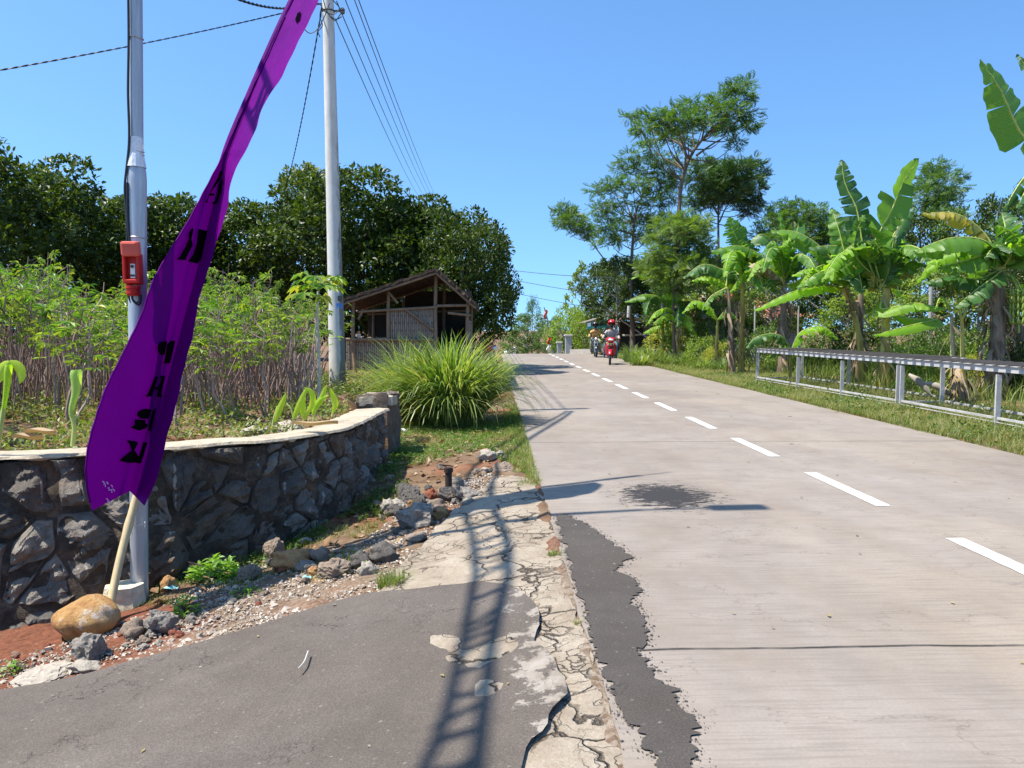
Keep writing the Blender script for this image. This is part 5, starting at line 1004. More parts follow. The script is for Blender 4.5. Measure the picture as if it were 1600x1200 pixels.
# papaya sapling
Yq = 10.2; pts = [(499, 626), (498, 560), (496, 500), (497, 455)]; t = wthing('papaya_sapling', 'slim pale-stemmed papaya sapling just left of the utility pole', 'sapling', at_y(499, 626, Yq)); mb = MB(); mb.tube(spline([at_y(x, y, Yq) for x, y in pts], 16), np.linspace(.028, .016, 16), 8); mb.build('stem', solid('pale_sapling_bark', (.50, .47, .38), .8), t, smooth=True)
cr = at_y(497, 452, Yq); PP = palm_leaf(7, .15); lf, st, ylf = MB(), MB(), MB()
for i in range(13):
    a = i * 2.4; L = random.uniform(.18, .36); e = cr + [math.cos(a) * L, math.sin(a) * L, random.uniform(-.06, .14) + (.1 if i < 6 else 0)]; st.tube(spline([cr, (cr + e) / 2 + [0, 0, .05], e], 5), .005, 4); V, Fc = inst(PP[0], PP[1], np.array([e]), np.array([[math.cos(a), math.sin(a), -.35]]), np.array([[0, 0, 1.]]), .2); (ylf if i in (9, 11) else lf).add(V, Fc)
e = cr + [-.25, -.1, -.06]; V, Fc = inst(PP[0], PP[1], np.array([e, cr + [.1, -.2, -.1]]), np.array([[-1, 0, -.2], [.6, -.3, -.8]]), np.array([[0, -.2, 1.]] * 2), .19); ylf.add(V, Fc)
st.build('petioles', PST, t); lf.build('leaves', CASL, t); ylf.build('yellow_leaves', YELL, t)

# ---------------------------------------------------------------- lemongrass clump
LGM = leafmat('lemongrass_blades', [(.035, .085, .012), (.06, .14, .018), (.10, .20, .028), (.19, .27, .05), (.36, .37, .15)], .42, .35)
def lemongrass(px, py, Yc, rad, h, n, label, wdt=.016, mat=None, name='lemongrass_clump', dr=1.0, cat='grass clump'):
    c = at_y(px, py, Yc); c[2] = float(H(c[0], c[1])); mb = MB(); a = rng.uniform(0, 6.28, n); q = np.sqrt(rng.random(n)); bx_ = c + np.c_[np.cos(a) * q * rad * .42, np.sin(a) * q * rad * .42, np.zeros(n)]
    lean = np.clip(q * .8 + rng.normal(0, .3, n), .02, 1.3); L = h * rng.uniform(.5, 1.42, n); az = a + rng.normal(0, .45, n); d = np.c_[np.cos(az), np.sin(az), np.zeros(n)]; sd_ = np.c_[-np.sin(az + rng.normal(0, .5, n)), np.cos(az), np.zeros(n)]; seg = 7; V = []; th0 = lean * .55; P = bx_.copy()
    for k in range(seg + 1):
        t = k / seg; w_ = wdt * (1.0 - t ** 2.2) * (.6 + .8 * min(1, t * 3)); 
        if k < seg: V += [P - sd_ * w_ / 2, P + sd_ * w_ / 2]
        else: V += [P.copy()]
        ang = th0 + (t ** 1.5) * (1.1 + 1.15 * lean) * dr * rng.uniform(.8, 1.2, n); st_ = (L / seg)[:, None]; P = P + st_ * (d * np.sin(ang)[:, None] + np.array([0, 0, 1]) * np.cos(ang)[:, None])
    V = np.stack(V, 1); nv = V.shape[1]; gz = H(V[:, :, 0].ravel(), V[:, :, 1].ravel()).reshape(V.shape[:2]); V[:, :, 2] = np.maximum(V[:, :, 2], np.minimum(gz, c[2] + .1) + .01); base = (np.arange(n) * nv)[:, None]
    mb.V.append(V.reshape(-1, 3)); mb.uv.append(np.zeros((n * nv, 2))); mb.n += n * nv
    for k in range(seg - 1): mb.P.append((base + [2 * k, 2 * k + 1, 2 * k + 3, 2 * k + 2], 0))
    mb.P.append((base + [2 * seg - 2, 2 * seg - 1, 2 * seg], 0)); o = mb.build(name, mat or LGM, off=c); link_thing(o, label, cat); return o
lemongrass(704, 655, 12.3, .92, 1.24, 2400, 'big arching green lemongrass clump between the stone wall and the road', .026, dr=.95)
lemongrass(645, 620, 13.4, .9, 1.2, 1500, 'paler yellow-green grass clump behind the lemongrass, in front of the hut', .016, leafmat('pale_grass', [(.12, .20, .03), (.22, .30, .06), (.36, .38, .14)], .5, .35))
lemongrass(770, 560, 19, .7, .85, 500, 'low green grass clump at the road edge behind the lemongrass', .016)
# ================================================================ BAMBOO HUT
YH = 20.0; hb = at_y(640, 590, YH); hb[2] = float(H(hb[0], YH)); hut = wthing('bamboo_hut', 'open bamboo roadside hut with woven mat walls and a dark gabled roof', 'hut', hb)
WOODP = solid('weathered_bamboo_poles', (.22, .155, .10), .8, 0, 6, .3, .3, .01, (1, 1, .3)); DEP = 3.4
def hp_(px, py, d=0): p = at_y(px, py, YH); p[1] += d; return p
zg = float(H(hb[0], YH)) - .1
for (x, y) in ((552, 470), (607, 456), (681, 432), (731, 470)):
    for d in (0, DEP):
        a = hp_(x, y, d); mb = MB(); mb.tube(spline([(a[0] + .04, a[1], zg), (a[0] - .02, a[1], (a[2] + zg) / 2), tuple(a)], 8), np.linspace(.055, .045, 8), 8); mb.build('post', WOODP, hut, smooth=True)
for (a, b) in (((560, 487), (684, 480)), ((683, 478), (731, 477)), ((541, 530), (606, 530)), ((541, 531), (680, 531)), ((632, 482), (678, 516)), ((607, 456), (622, 474)), ((700, 489), (736, 493)), ((560, 499), (568, 484))):
    mb = MB(); mb.tube([hp_(*a, -.05), hp_(*b, -.05)], .035, 8); mb.build('beam', WOODP, hut, smooth=True)
for (a, b) in (((540, 487), (731, 480)), ((540, 531), (731, 531))): mb = MB(); mb.tube([hp_(*a, DEP), hp_(*b, DEP)], .035, 8); mb.build('beam', WOODP, hut)
def mat_wall():
    m, nt, b = newmat('woven_bamboo_mat'); g = NT(nt); v = g.obj(); sx = g.n('ShaderNodeSeparateXYZ'); g.l(v, sx.inputs[0])
    x = g.math('MULTIPLY', g.math('ADD', sx.outputs[0], sx.outputs[1]), 19.0); z = g.math('MULTIPLY', sx.outputs[2], 2.6)
    cell = g.math('FLOOR', x); ph = g.math('FRACT', g.math('ADD', z, g.math('MULTIPLY', cell, .5))); fx = g.math('FRACT', x)
    e = g.math('MULTIPLY', g.ramp(fx, [(.0, 0.), (.2, 1.), (.8, 1.), (1., 0.)]), g.ramp(ph, [(.0, .35), (.06, 1.), (.9, 1.), (.96, .35)]))
    n1 = g.noise(g.map(v, (30, 30, 3)), 1.0, 4, .7); c = g.ramp(n1, [(.3, (.17, .135, .10)), (.7, (.36, .31, .245))]); c = g.mix(e, (.08, .06, .045), c); g.l(c, b.inputs['Base Color']); b.inputs['Roughness'].default_value = .85; g.bump(e, .8, .02, b); return m
MATW = mat_wall()
DWALL = solid('shaded_inner_mat', (.035, .028, .022), .95, 0, 6, .3, .3)  # shade inside the hut, painted as a near-black colour on the back panels
def panel(px0, py0, px1, py1, d=0):
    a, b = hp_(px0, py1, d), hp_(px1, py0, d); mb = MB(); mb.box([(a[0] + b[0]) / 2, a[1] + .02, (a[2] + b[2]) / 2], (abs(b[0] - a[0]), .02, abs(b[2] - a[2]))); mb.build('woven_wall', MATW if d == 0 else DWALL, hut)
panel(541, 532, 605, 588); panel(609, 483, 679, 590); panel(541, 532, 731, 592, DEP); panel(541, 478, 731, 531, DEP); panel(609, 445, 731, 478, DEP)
a, b = hp_(731, 500), hp_(731, 592); mb = MB(); mb.box([a[0], a[1] + DEP / 2, (a[2] + b[2]) / 2], (.02, DEP, a[2] - b[2])); mb.build('woven_wall', MATW, hut)
a, b = hp_(545, 532), hp_(545, 592); mb = MB(); mb.box([a[0], a[1] + DEP / 2, (a[2] + b[2]) / 2], (.02, DEP, a[2] - b[2])); mb.build('woven_wall', MATW, hut)
THA = solid('dark_roof_sheets', (.06, .034, .022), .9, 0, 7, .5, 1, .05); eL, ap_, eR = hp_(520, 476), hp_(683, 422), hp_(744, 476)
def roof(a, b, nm):
    mb = MB(); V = []; n, m_ = 26, 30; up_ = np.cross(b - a, [0, 1, 0]); up_ /= np.linalg.norm(up_); up_ *= np.sign(up_[2])
    for k in (0, 1):
        for i in range(n):
            for j in range(m_): t, s_ = i / (n - 1), j / (m_ - 1); q = a + (b - a) * t; w_ = (.015 * math.sin(i * 2.0) + .03 * mnoise.noise(Vector((i * .7, j * .6, 0)))); V.append([q[0], YH - .45 + s_ * (DEP + .9) + .06 * mnoise.noise(Vector((i * .9, 0, 2))) * (s_ < .1), q[2] + w_] + up_ * (-.05 if k else .02))
    idx = np.arange(2 * n * m_).reshape(2, n, m_); fs = []
    for k in (0, 1): fs += [tuple(q) for q in np.stack([idx[k][:-1, :-1], idx[k][:-1, 1:], idx[k][1:, 1:], idx[k][1:, :-1]], -1).reshape(-1, 4)]
    for k in range(n - 1): fs += [(idx[0][k, 0], idx[0][k + 1, 0], idx[1][k + 1, 0], idx[1][k, 0]), (idx[0][k, -1], idx[0][k + 1, -1], idx[1][k + 1, -1], idx[1][k, -1])]
    for k in range(m_ - 1): fs += [(idx[0][0, k], idx[0][0, k + 1], idx[1][0, k + 1], idx[1][0, k]), (idx[0][-1, k], idx[0][-1, k + 1], idx[1][-1, k + 1], idx[1][-1, k])]
    return mb.add(V, fs).build(nm, THA, hut)
roof(eL, ap_ + [.0, 0, 0], 'roof_slope'); roof(eR, ap_ + [.02, 0, -.01], 'roof_slope')
for (a, b) in ((eL, ap_), (eR, ap_)):
    mb = MB(); mb.tube([a + [0, -.38, -.1], b + [0, -.38, -.1]], .035, 8); mb.build('rafter', WOODP, hut)
    mb = MB(); mb.tube([a + [0, DEP, -.1], b + [0, DEP, -.1]], .035, 8); mb.build('rafter', WOODP, hut)
mb = MB(); mb.tube([ap_ + [0, -.4, -.1], ap_ + [0, DEP + .3, -.1]], .04, 8); mb.build('ridge_pole', WOODP, hut)
p = hp_(560, 533, .1); t = wthing('bottle', 'small pale bottle standing on the left sill of the bamboo hut', 'bottle', p); mb = MB(); mb.add(*lathe([(0, 0), (.04, 0), (.04, .14), (.016, .19), (.016, .22), (0, .22)], 12, c=p)); mb.build('body', solid('milky_plastic', (.6, .62, .6), .3), t)
# ================================================================ RIGHT VERGE
rv = lambda x, y: (x > RR - .02 + .05 * np.sin(y * 2.1)) & (x < 8.9)
grass(42000, patchy((6.2, 7, 9.5, 27), -.35, .8, rv), .15, 'roadside_grass', GRS, .008, 1.0)
grass(26000, patchy((6.25, 7, 9.5, 26), .0, 1.1, rv, 3), .20, 'roadside_dry_grass', GRD, .008, 1.2)
grass(22000, patchy((6.3, 26, 9.8, 46), -.5, .5, lambda x, y: x > RR + .02), .22, 'far_roadside_grass', GRS, .016, .9)
grass(14000, patchy((8.6, 8, 16, 34), -.4, .5), .55, 'tall_field_grass', leafmat('tall_grass', [(.07, .13, .02), (.13, .20, .03), (.22, .26, .06)], .5, .35), .016, .9)
weeds(9000, patchy((6.3, 8, 9, 24), .1, 1.3, rv, 11), DIA, .06, 'roadside_weeds', MIDL, (.02, .22))
# ---------------------------------------------------------------- steel frames (two long low racks)
STL = solid('grey_painted_steel', (.44, .43, .42), .7, .0, 9, .25, .2, .004); SLT = solid('rusty_grey_slats', (.085, .072, .065), .7, .2, 12, .4, .4)
def rack(p0, p1, legs, label, wid=1.25, top=.915):
    p0 = np.array(p0, float); p1 = np.array(p1, float); t = nrm(p1 - p0); s_ = np.array([-t[1], t[0]]) ; s_ = s_ if s_[0] > 0 else -s_
    r = wthing('steel_rack', label, 'steel rack', (p0[0], p0[1], 0)); L = np.linalg.norm(p1 - p0)
    def P(a, b, z): q = p0 + t * a + s_ * b; return np.array([q[0], q[1], z])
    for b in (0, wid):
        for a in legs: mb = MB(); mb.beam(P(a, b, float(H(*P(a, b, 0)[:2])) - .15), P(a, b, top - .10), .075, .02); mb.beam(P(a, b, -.15) + [0, .034, 0], P(a, b, top - .10) + [0, .034, 0], .018, .07); mb.build('leg', STL, r)
        mb = MB(); mb.beam(P(-.03, b, top - .02), P(L + .03, b, top - .015), .03, .085); mb.beam(P(-.03, b, top + .034), P(L + .03, b, top + .034), .075, .008); mb.build('top_rail', STL, r)
        mb = MB(); mb.beam(P(0, b, .17), P(L, b, .17), .03, .035); mb.beam(P(0, b, .11), P(L, b, .11), .05, .008); mb.build('lower_rail', STL, r)
    for a in (0, L): mb = MB(); mb.beam(P(a, 0, top), P(a, wid, top), .03, .06); mb.beam(P(a, 0, .15), P(a, wid, .15), .03, .03); mb.build('end_bar', STL, r)
    mb = MB(); n = int(L / .27)
    for i in range(n): a = (i + .5) * L / n; mb.beam(P(a, -.07, top + .052), P(a, wid + .03, top + .052), .115, .014)
    mb.build('slats', SLT, r); return r
def gxy(px, py, z=0.0): return at_z(px, py, z)[:2]
A0, A1 = gxy(1183, 599), gxy(1402, 640); rack(A0, A1, [0, 2.55, 4.7, np.linalg.norm(A1 - A0)], 'farther grey steel rack with dark slatted top on the grass verge')
B0, B1 = gxy(1408, 641), gxy(1700, 700); rack(B0, B1, [0, 2.7, 5.0][:2] + [np.linalg.norm(B1 - B0)], 'nearer grey steel rack with slatted top, cut by the right edge of the photo', .75)
# ---------------------------------------------------------------- bananas
BAN = leafmat('banana_leaf', [(.05, .135, .014), (.075, .18, .018), (.11, .23, .024)], .36, .42, spec=.5, veins=True)
BAD = leafmat('dark_banana_leaf', [(.022, .075, .014), (.035, .10, .018), (.05, .13, .02)], .36, .3, veins=True)
BAB = leafmat('bright_banana_leaf', [(.13, .28, .018), (.17, .33, .022), (.22, .37, .03)], .38, .5, veins=True)
BAY = leafmat('yellow_banana_leaf', [(.07, .12, .02), (.12, .15, .025), (.34, .27, .05)], .45, .4, veins=True)
BAX = leafmat('dead_banana_leaf', [(.14, .09, .05), (.24, .17, .10), (.34, .26, .17)], .8, .15, veins=False)
PET = solid('yellow_green_petiole', (.36, .40, .09), .4, 0, 8, .2, .1); LM = {'g': BAN, 'd': BAD, 'b': BAB, 'y': BAY, 'x': BAX}
def stem_mat(nm, c1, c2, c3):
    m, nt, b = newmat(nm); g = NT(nt); v = g.obj(); n1 = g.noise(g.map(v, (6, 6, .9)), 1.6, 6, .7); c = g.ramp(n1, [(.35, c1), (.5, c2), (.66, c3)]); g.l(c, b.inputs['Base Color']); b.inputs['Roughness'].default_value = .6; g.bump(n1, .7, .03, b); return m
BST = stem_mat('banana_stem', (.10, .06, .03), (.42, .32, .06), (.40, .42, .12)); BSX = stem_mat('shaggy_banana_stem', (.07, .05, .035), (.20, .14, .09), (.36, .28, .19)); SHE = leafmat('dead_sheaths', [(.10, .07, .045), (.22, .15, .09), (.40, .30, .19), (.16, .12, .09)], .85, .1)
def bleaf(Q, wd, mat, t, roll=0, droop=40, tear=.5, seed=0, pet=None):
    """leaf blade along the curve Q: two halves hanging from the midrib, torn crosswise"""
    r_ = random.Random(seed); n = 44; Q = spline(Q, n); mb = MB(); u_prev = None; fr = []
    for i in range(n):
        tg = Q[min(i + 1, n - 1)] - Q[max(i - 1, 0)]; tg = tg / np.linalg.norm(tg); s_ = np.cross(tg, [0, 0, 1.]); 
        if np.linalg.norm(s_) < .35: s_ = u_prev if u_prev is not None else np.array([1., 0, 0])
        s_ = s_ / np.linalg.norm(s_)
        if u_prev is not None and s_.dot(u_prev) < 0: s_ = -s_
        s_ = s_ - tg * s_.dot(tg); s_ /= np.linalg.norm(s_); u_prev = s_; nn = np.cross(s_, tg); nn = nn if nn[2] >= 0 or abs(tg[2]) > .9 else -nn; c, d = math.cos(R(roll)), math.sin(R(roll)); fr.append((tg, s_ * c + nn * d, nn * c - s_ * d))
    for side in (-1, 1):
        i = 0
        while i < n - 1:
            k = min(n - 1, i + (r_.choice((1, 2, 2, 3, 4)) if r_.random() < tear else r_.randint(4, 9))); dj = R(droop * .8 + r_.uniform(-24, 24) * (1 if tear > .2 else .3)); V = []; U = []; cut = r_.uniform(.88, 1.0)
            for q in range(i, k + 1):
                tt = q / (n - 1); ww = 1.12 * wd * min(1, (tt / .16) ** .7) * min(1, ((1 - tt) / .34) ** .62) ; tg, s_, nn = fr[q]; edge = cut * r_.uniform(.94, 1.0) * (.93 if q in (i, k) else 1)
                for a in (0, .33, .68, 1.0):
                    dr = dj * (.45 + .75 * a); e = ww * a * edge; V.append(Q[q] + s_ * side * e * math.cos(dr) - nn * e * math.sin(dr) + tg * e * .12 * (q == k or q == i) * (1 if q == k else -1) * -.0 + tg * .22 * e + tg * (.014 if tear > .2 else .006) * a * a * ((q == i) * 1.0 - (q == k) * 1.0) + nn * .012 * math.sin(q * 1.7 + a * 3)); U.append((tt * 4, side * a))
            m_ = k - i + 1; idx = np.arange(m_ * 4).reshape(m_, 4); mb.add(V, np.stack([idx[:-1, :-1], idx[:-1, 1:], idx[1:, 1:], idx[1:, :-1]], -1).reshape(-1, 4), 0, U); i = k
    o = mb.build('leaf', [mat, PET], t, smooth=True, uv=True)
    mb = MB(); base = [np.array(pet)] if pet is not None else []; Pq = np.vstack([base, Q[:40]]) if base else Q[:40]
    if base: Pq = np.vstack([spline([pet, (np.array(pet) + Q[0]) / 2 + [0, 0, .0], Q[0]], 8)[:-1], Q[:40]])
    mb.tube(Pq, np.linspace(.030 if base else .02, .006, len(Pq)) * (wd / .3) ** .5, 6); mb.build('midrib', PET, o, smooth=True, off=ROOTLOC[t.name]) if False else None
    V_, F_ = tube(Pq, np.linspace(.032 if base else .02, .006, len(Pq)), 6); me2 = MB(); me2.add(V_, F_); me2.build('midrib', PET, o, smooth=True, off=ROOTLOC[t.name])
def banana(base, crown, Y, leaves, label, rad=.11, mat=None, shag=0, name='banana_plant', mid=None, group=None):
    b0 = at_y(*base, Y); b0[2] = float(H(b0[0], Y)) - .05; c0 = at_y(*crown, Y); t = wthing(name, label, 'banana plant', b0, group)
    md = at_y(*mid, Y) if mid else (b0 + c0) / 2; mb = MB(); Q = spline([b0, md, c0], 16); mb.tube(Q, np.linspace(rad, rad * .45, 16) * (1 + .06 * np.sin(np.arange(16) * 2.1)), 14); mb.build('pseudostem', mat or BST, t, smooth=True)
    r_ = random.Random(base[0]); leaves = list(leaves); h_ = c0[2] - b0[2]
    if len(leaves) >= 4:
        for q_ in range(6):
            a = r_.uniform(0, 6.28); L = r_.uniform(.75, 1.25) * min(1.35, h_ * .62); up_ = r_.uniform(.1, 1.15); d = np.array([math.cos(a), math.sin(a), 0]); Q_ = [c0 + d * .08 + [0, 0, .12], c0 + d * L * .4 + [0, 0, .28 + up_ * .45 * L], c0 + d * L * .8 + [0, 0, .1 + up_ * .5 * L], c0 + d * L * 1.15 + [0, 0, -.35 * L + up_ * .45 * L]]
            bleaf(Q_, r_.uniform(.22, .34), LM[r_.choice('ggddbb')], t, r_.uniform(-25, 25), r_.uniform(20, 50), .85, q_ + int(base[0]) + 50, None)
    for i, lf in enumerate(leaves):
        pts, wd, m_ = lf[0], lf[1], lf[2]; dY = lf[3] if len(lf) > 3 else 0; roll = lf[4] if len(lf) > 4 else 0; droop = lf[5] if len(lf) > 5 else 42; tear = lf[6] if len(lf) > 6 else .88
        Q_ = [at_y(x, y, Y + dY * (k / (len(pts) - 1)) ) for k, (x, y) in enumerate(pts)]; bleaf(Q_, wd, LM[m_], t, roll, droop, tear, i * 7 + int(base[0]), c0 if np.linalg.norm(Q_[0] - c0) > .08 else None)
    if shag:
        mb = MB(); 
        for i in range(shag * 2):
            a = r_.uniform(0, 6.28); k = r_.uniform(.15, 1.0); p = Q[min(15, int(k * 15))]; d = np.array([math.cos(a), math.sin(a), 0]); L = r_.uniform(.25, .8) ; s_ = np.array([-d[1], d[0], 0]); w_ = r_.uniform(.015, .05); V = []; rr_ = rad * 1.0
            for q in range(7): u = q / 6; c = p + d * (rr_ + .12 * math.sin(u * 2.6) + .05 * u) + np.array([0, 0, -L * u]) + s_ * .05 * math.sin(u * 5 + a); ww = w_ * (1 - .6 * u) * (1 + .3 * math.sin(q * 2.2 + a)); V += [c - s_ * ww + d * .02 * math.sin(q * 3), c + s_ * ww]
            idx = np.arange(14).reshape(7, 2); mb.add(V, np.stack([idx[:-1, 0], idx[:-1, 1], idx[1:, 1], idx[1:, 0]], -1))
        V = np.concatenate(mb.V); mb.V = [np.c_[V[:, :2], np.maximum(V[:, 2], H(V[:, 0], V[:, 1]) + .01)]]; mb.uv = [np.zeros((len(V), 2))]; mb.build('dead_sheaths', SHE, t, smooth=True)
    return t
def zz(*p): return [(1040 + x / 2.857, 240 + y / 2.857) for x, y in p]
banana((1158, 566), (1161, 440), 24, [(zz((350, 560), (440, 480), (330, 412), (200, 435)), .42, 'g', -.6, 0, 55), (zz((330, 580), (270, 530), (170, 495), (75, 555)), .38, 'd', -.3, 0, 50), (zz((330, 600), (240, 560), (170, 548), (115, 568)), .25, 'b', -.5, 0, 55), (zz((345, 520), (335, 430), (300, 340), (280, 285)), .36, 'g', -.2, 80, 10), (zz((350, 540), (360, 420), (430, 360), (500, 420)), .42, 'd', .4, 0, 50),
 (zz((355, 540), (350, 430), (320, 330), (330, 280)), .34, 'd', .3, 60, 15), (zz((350, 540), (360, 490), (330, 480), (300, 520)), .28, 'b', -.6, 20, 60), (zz((360, 560), (372, 500), (370, 480), (375, 560)), .30, 'y', -.4, 70, 10), (zz((360, 560), (430, 490), (480, 520), (500, 580)), .28, 'x', -.2, 20, 60, .9)], 'leftmost tall banana plant of the row, beside the far end of the farther steel rack', .11, BST, 14)
banana((1146, 568), (1138, 452), 23.6, [(zz((270, 600), (200, 640), (160, 700)), .18, 'g', -.2), (zz((270, 590), (290, 480), (340, 450)), .25, 'g', .5)], 'thin banana plant with dry stem just left of the leftmost tall banana plant', .10, BSX, 12)
banana((1222, 560), (1226, 440), 23, [(zz((520, 560), (530, 420), (515, 320), (510, 258)), .28, 'g', -.2, 70, 10), (zz((530, 570), (560, 450), (590, 330), (600, 280)), .40, 'd', .3, 80, 10), (zz((530, 560), (520, 440), (480, 390), (440, 430)), .34, 'g', -.5, 0, 50), (zz((530, 570), (600, 480), (640, 460), (690, 520)), .34, 'd', -.2, 0, 50), (zz((530, 560), (540, 480), (525, 400), (560, 380)), .32, 'b', -.5, 50, 20), (zz((530, 580), (470, 560), (430, 590)), .24, 'd', -.3), (zz((530, 580), (470, 520), (400, 490), (430, 560)), .25, 'x', -.4, 20, 60, .9), (zz((530, 590), (590, 570), (640, 530), (700, 540)), .26, 'b', -.5)], 'banana plant with shaggy brown stem, second from the left in the row', .15, BSX, 26)
banana((1350, 560), (1318, 450), 19.3, [(zz((800, 580), (880, 560), (720, 520), (580, 600)), .34, 'g', -.7, 0, 55), (zz((790, 600), (700, 590), (560, 620), (395, 700)), .22, 'b', -.9, 0, 55, .15), (zz((800, 580), (900, 500), (780, 415), (635, 420)), .40, 'd', -.2, 0, 50), (zz((800, 590), (740, 540), (660, 510), (560, 545)), .24, 'b', .2, 0, 45), (zz((800, 580), (740, 470), (560, 345), (465, 345)), .38, 'g', .5, 0, 48), (zz((790, 600), (740, 600), (700, 600), (660, 640)), .12, 'y', -.1), (zz((805, 590), (830, 700), (800, 760)), .12, 'x', -.2, 0, 60, .9)], 'banana plant with a leaning yellow stem behind the farther steel rack', .10, BST, 8, mid=(1338, 505))
banana((1383, 566), (1386, 425), 18, [(zz((950, 600), (880, 400), (850, 240), (800, 130), (785, 25)), .33, 'd', .3, 75, 8, .7), (zz((960, 590), (930, 420), (1010, 250), (1060, 130), (1130, 20)), .42, 'g', .2, 78, 6, .25), (zz((960, 580), (840, 420), (860, 330), (890, 270)), .26, 'g', -.3, 60, 15), (zz((960, 590), (980, 480), (1010, 380), (1070, 280), (1110, 235)), .24, 'd', .6, 20, 70, .4), (zz((965, 600), (1000, 480), (960, 430), (930, 385)), .30, 'd', -.5, 40, 30), (zz((970, 600), (1040, 520), (1100, 480), (1170, 500)), .30, 'g', -.4, 0, 50), (zz((970, 640), (960, 690), (1100, 668), (1250, 690)), .26, 'b', -.6, 0, 45, .1), (zz((980, 700), (1110, 740), (1210, 735), (1060, 775), (925, 812)), .22, 'b', -.8, 10, 45, .1), (zz((960, 590), (820, 480), (770, 330), (740, 240)), .28, 'g', .5, 60, 20, .6),
 (zz((980, 620), (1060, 540), (1090, 520), (1100, 560)), .18, 'y', -.4, 30, 30), (zz((950, 620), (920, 560), (930, 540), (925, 600)), .22, 'y', -.3, 60, 20), (zz((960, 600), (990, 450), (1060, 400), (1100, 420)), .30, 'd', .5, 20, 40), (zz((970, 610), (900, 560), (850, 540), (770, 560)), .26, 'd', .3)], 'tallest banana plant, with two huge upright leaves, behind the steel racks', .13, BST, 10)
banana((1340, 560), (1345, 460), 20.3, [(zz((870, 620), (900, 560), (950, 560)), .2, 'd', .2), (zz((870, 620), (850, 540), (820, 480)), .25, 'd', .4, 50)], 'dark-stemmed banana plant between the leaning one and the tallest one', .16, BSX, 20)
banana((1492, 602), (1487, 490), 15.6, [(zz((1270, 700), (1230, 640), (1200, 700)), .05, 'b', -.2), (zz((1285, 710), (1300, 640), (1290, 600)), .04, 'y', -.1), (zz((1280, 720), (1220, 730), (1190, 710)), .06, 'x', -.2)], 'small banana plant with bare bending petioles right of the tallest one', .075, stem_mat('pale_banana_stem', (.34, .26, .13), (.46, .38, .22), (.42, .42, .16)), 4)
banana((1506, 604), (1503, 490), 14.8, [(zz((1325, 740), (1365, 650)), .02, 'y', -.2), (zz((1325, 740), (1330, 660), (1320, 600)), .02, 'y', 0), (zz((1325, 740), (1300, 690), (1265, 680)), .02, 'y', -.1)], 'small banana stub with a fan of yellow petioles beside the bare one', .06, BST, 0)
banana((1505, 625), (1502, 566), 14, [], 'short cut banana stump wrapped in peeling orange-brown sheaths', .13, BST, 26, name='banana_stump')
b5 = banana((1556, 605), (1562, 425), 15, [(zz((1500, 480), (1440, 400), (1290, 375), (1105, 435)), .38, 'g', -.5, 0, 58, .3), (zz((1480, 480), (1440, 380), (1300, 270), (1140, 265)), .24, 'y', .3, 0, 58, .8), (zz((1500, 500), (1450, 455), (1330, 480), (1215, 510)), .30, 'g', -.5, 0, 48), (zz((1490, 520), (1400, 560), (1280, 545), (1150, 575)), .28, 'd', .2, 0, 48), (zz((1500, 520), (1480, 540), (1370, 620), (1290, 690)), .26, 'd', -.7, 0, 50), (zz((1510, 510), (1590, 430), (1540, 350), (1470, 320)), .30, 'g', -.2, 30, 40), (zz((1510, 510), (1530, 440), (1480, 410), (1420, 470)), .34, 'd', -.4, 10, 40),
  (zz((1510, 500), (1620, 440), (1680, 430), (1760, 470)), .34, 'g', -.3), (zz((1500, 500), (1420, 440), (1280, 440), (1160, 490)), .26, 'b', .2, 0, 45), (zz((1510, 540), (1560, 560), (1600, 640)), .10, 'y', -.3, 20, 30), (zz((1500, 520), (1520, 360), (1500, 260)), .3, 'd', .8, 60, 20)], 'stout shaggy-stemmed banana plant bearing a green bunch at the right edge', .19, BSX, 60)
GFR = solid('green_banana_fruit', (.22, .34, .05), .4, 0, 20, .2, .1); mb = MB(); 
for i in range(5):
    for j in range(11):
        a = j / 11 * 6.28; c = at_y(1592, 462 + i * 11, 14.7); d = np.array([math.cos(a), math.sin(a), 0]); mb.tube(spline([c + d * .05, c + d * .13 + [0, 0, .01], c + d * .15 + [0, 0, .13]], 6), [.012, .02, .022, .022, .018, .008], 6)
mb.tube([at_y(1580, 430, 14.9), at_y(1590, 450, 14.7), at_y(1592, 520, 14.7)], .02, 8); mb.build('fruit_bunch', GFR, b5, smooth=True)
banana((1690, 700), (1700, 300), 10.5, [([(1690, 330), (1650, 260), (1600, 215), (1560, 135), (1532, 92)], .30, 'g', -.3, 75, 10, .35), ([(1690, 320), (1660, 260), (1612, 268), (1566, 330)], .20, 'd', -.3, 10, 60, .8), ([(1700, 320), (1660, 200), (1610, 110), (1588, 84)], .16, 'd', .3, 70, 15), ([(1700, 320), (1760, 200), (1800, 150)], .3, 'g', 0, 60, 20)], 'banana plant outside the right edge whose torn leaves reach into the top corner', .14, BSX, 10)
banana((1585, 600), (1600, 500), 15.8, [(zz((1600, 700), (1560, 620), (1530, 760)), .15, 'y', -.1), (zz((1600, 700), (1640, 600), (1700, 640)), .25, 'g', -.1)], 'banana plant with yellowing sheaths at the very right edge below the bunch', .15, BSX, 30)
banana((1120, 560), (1121, 500), 26.5, [([(1121, 500), (1110, 480), (1085, 470), (1065, 490)], .26, 'b', -.3), ([(1121, 500), (1135, 485), (1155, 500)], .22, 'g', -.3)], 'low banana plant left of the row, near the grassy bend', .08, BST, 3)
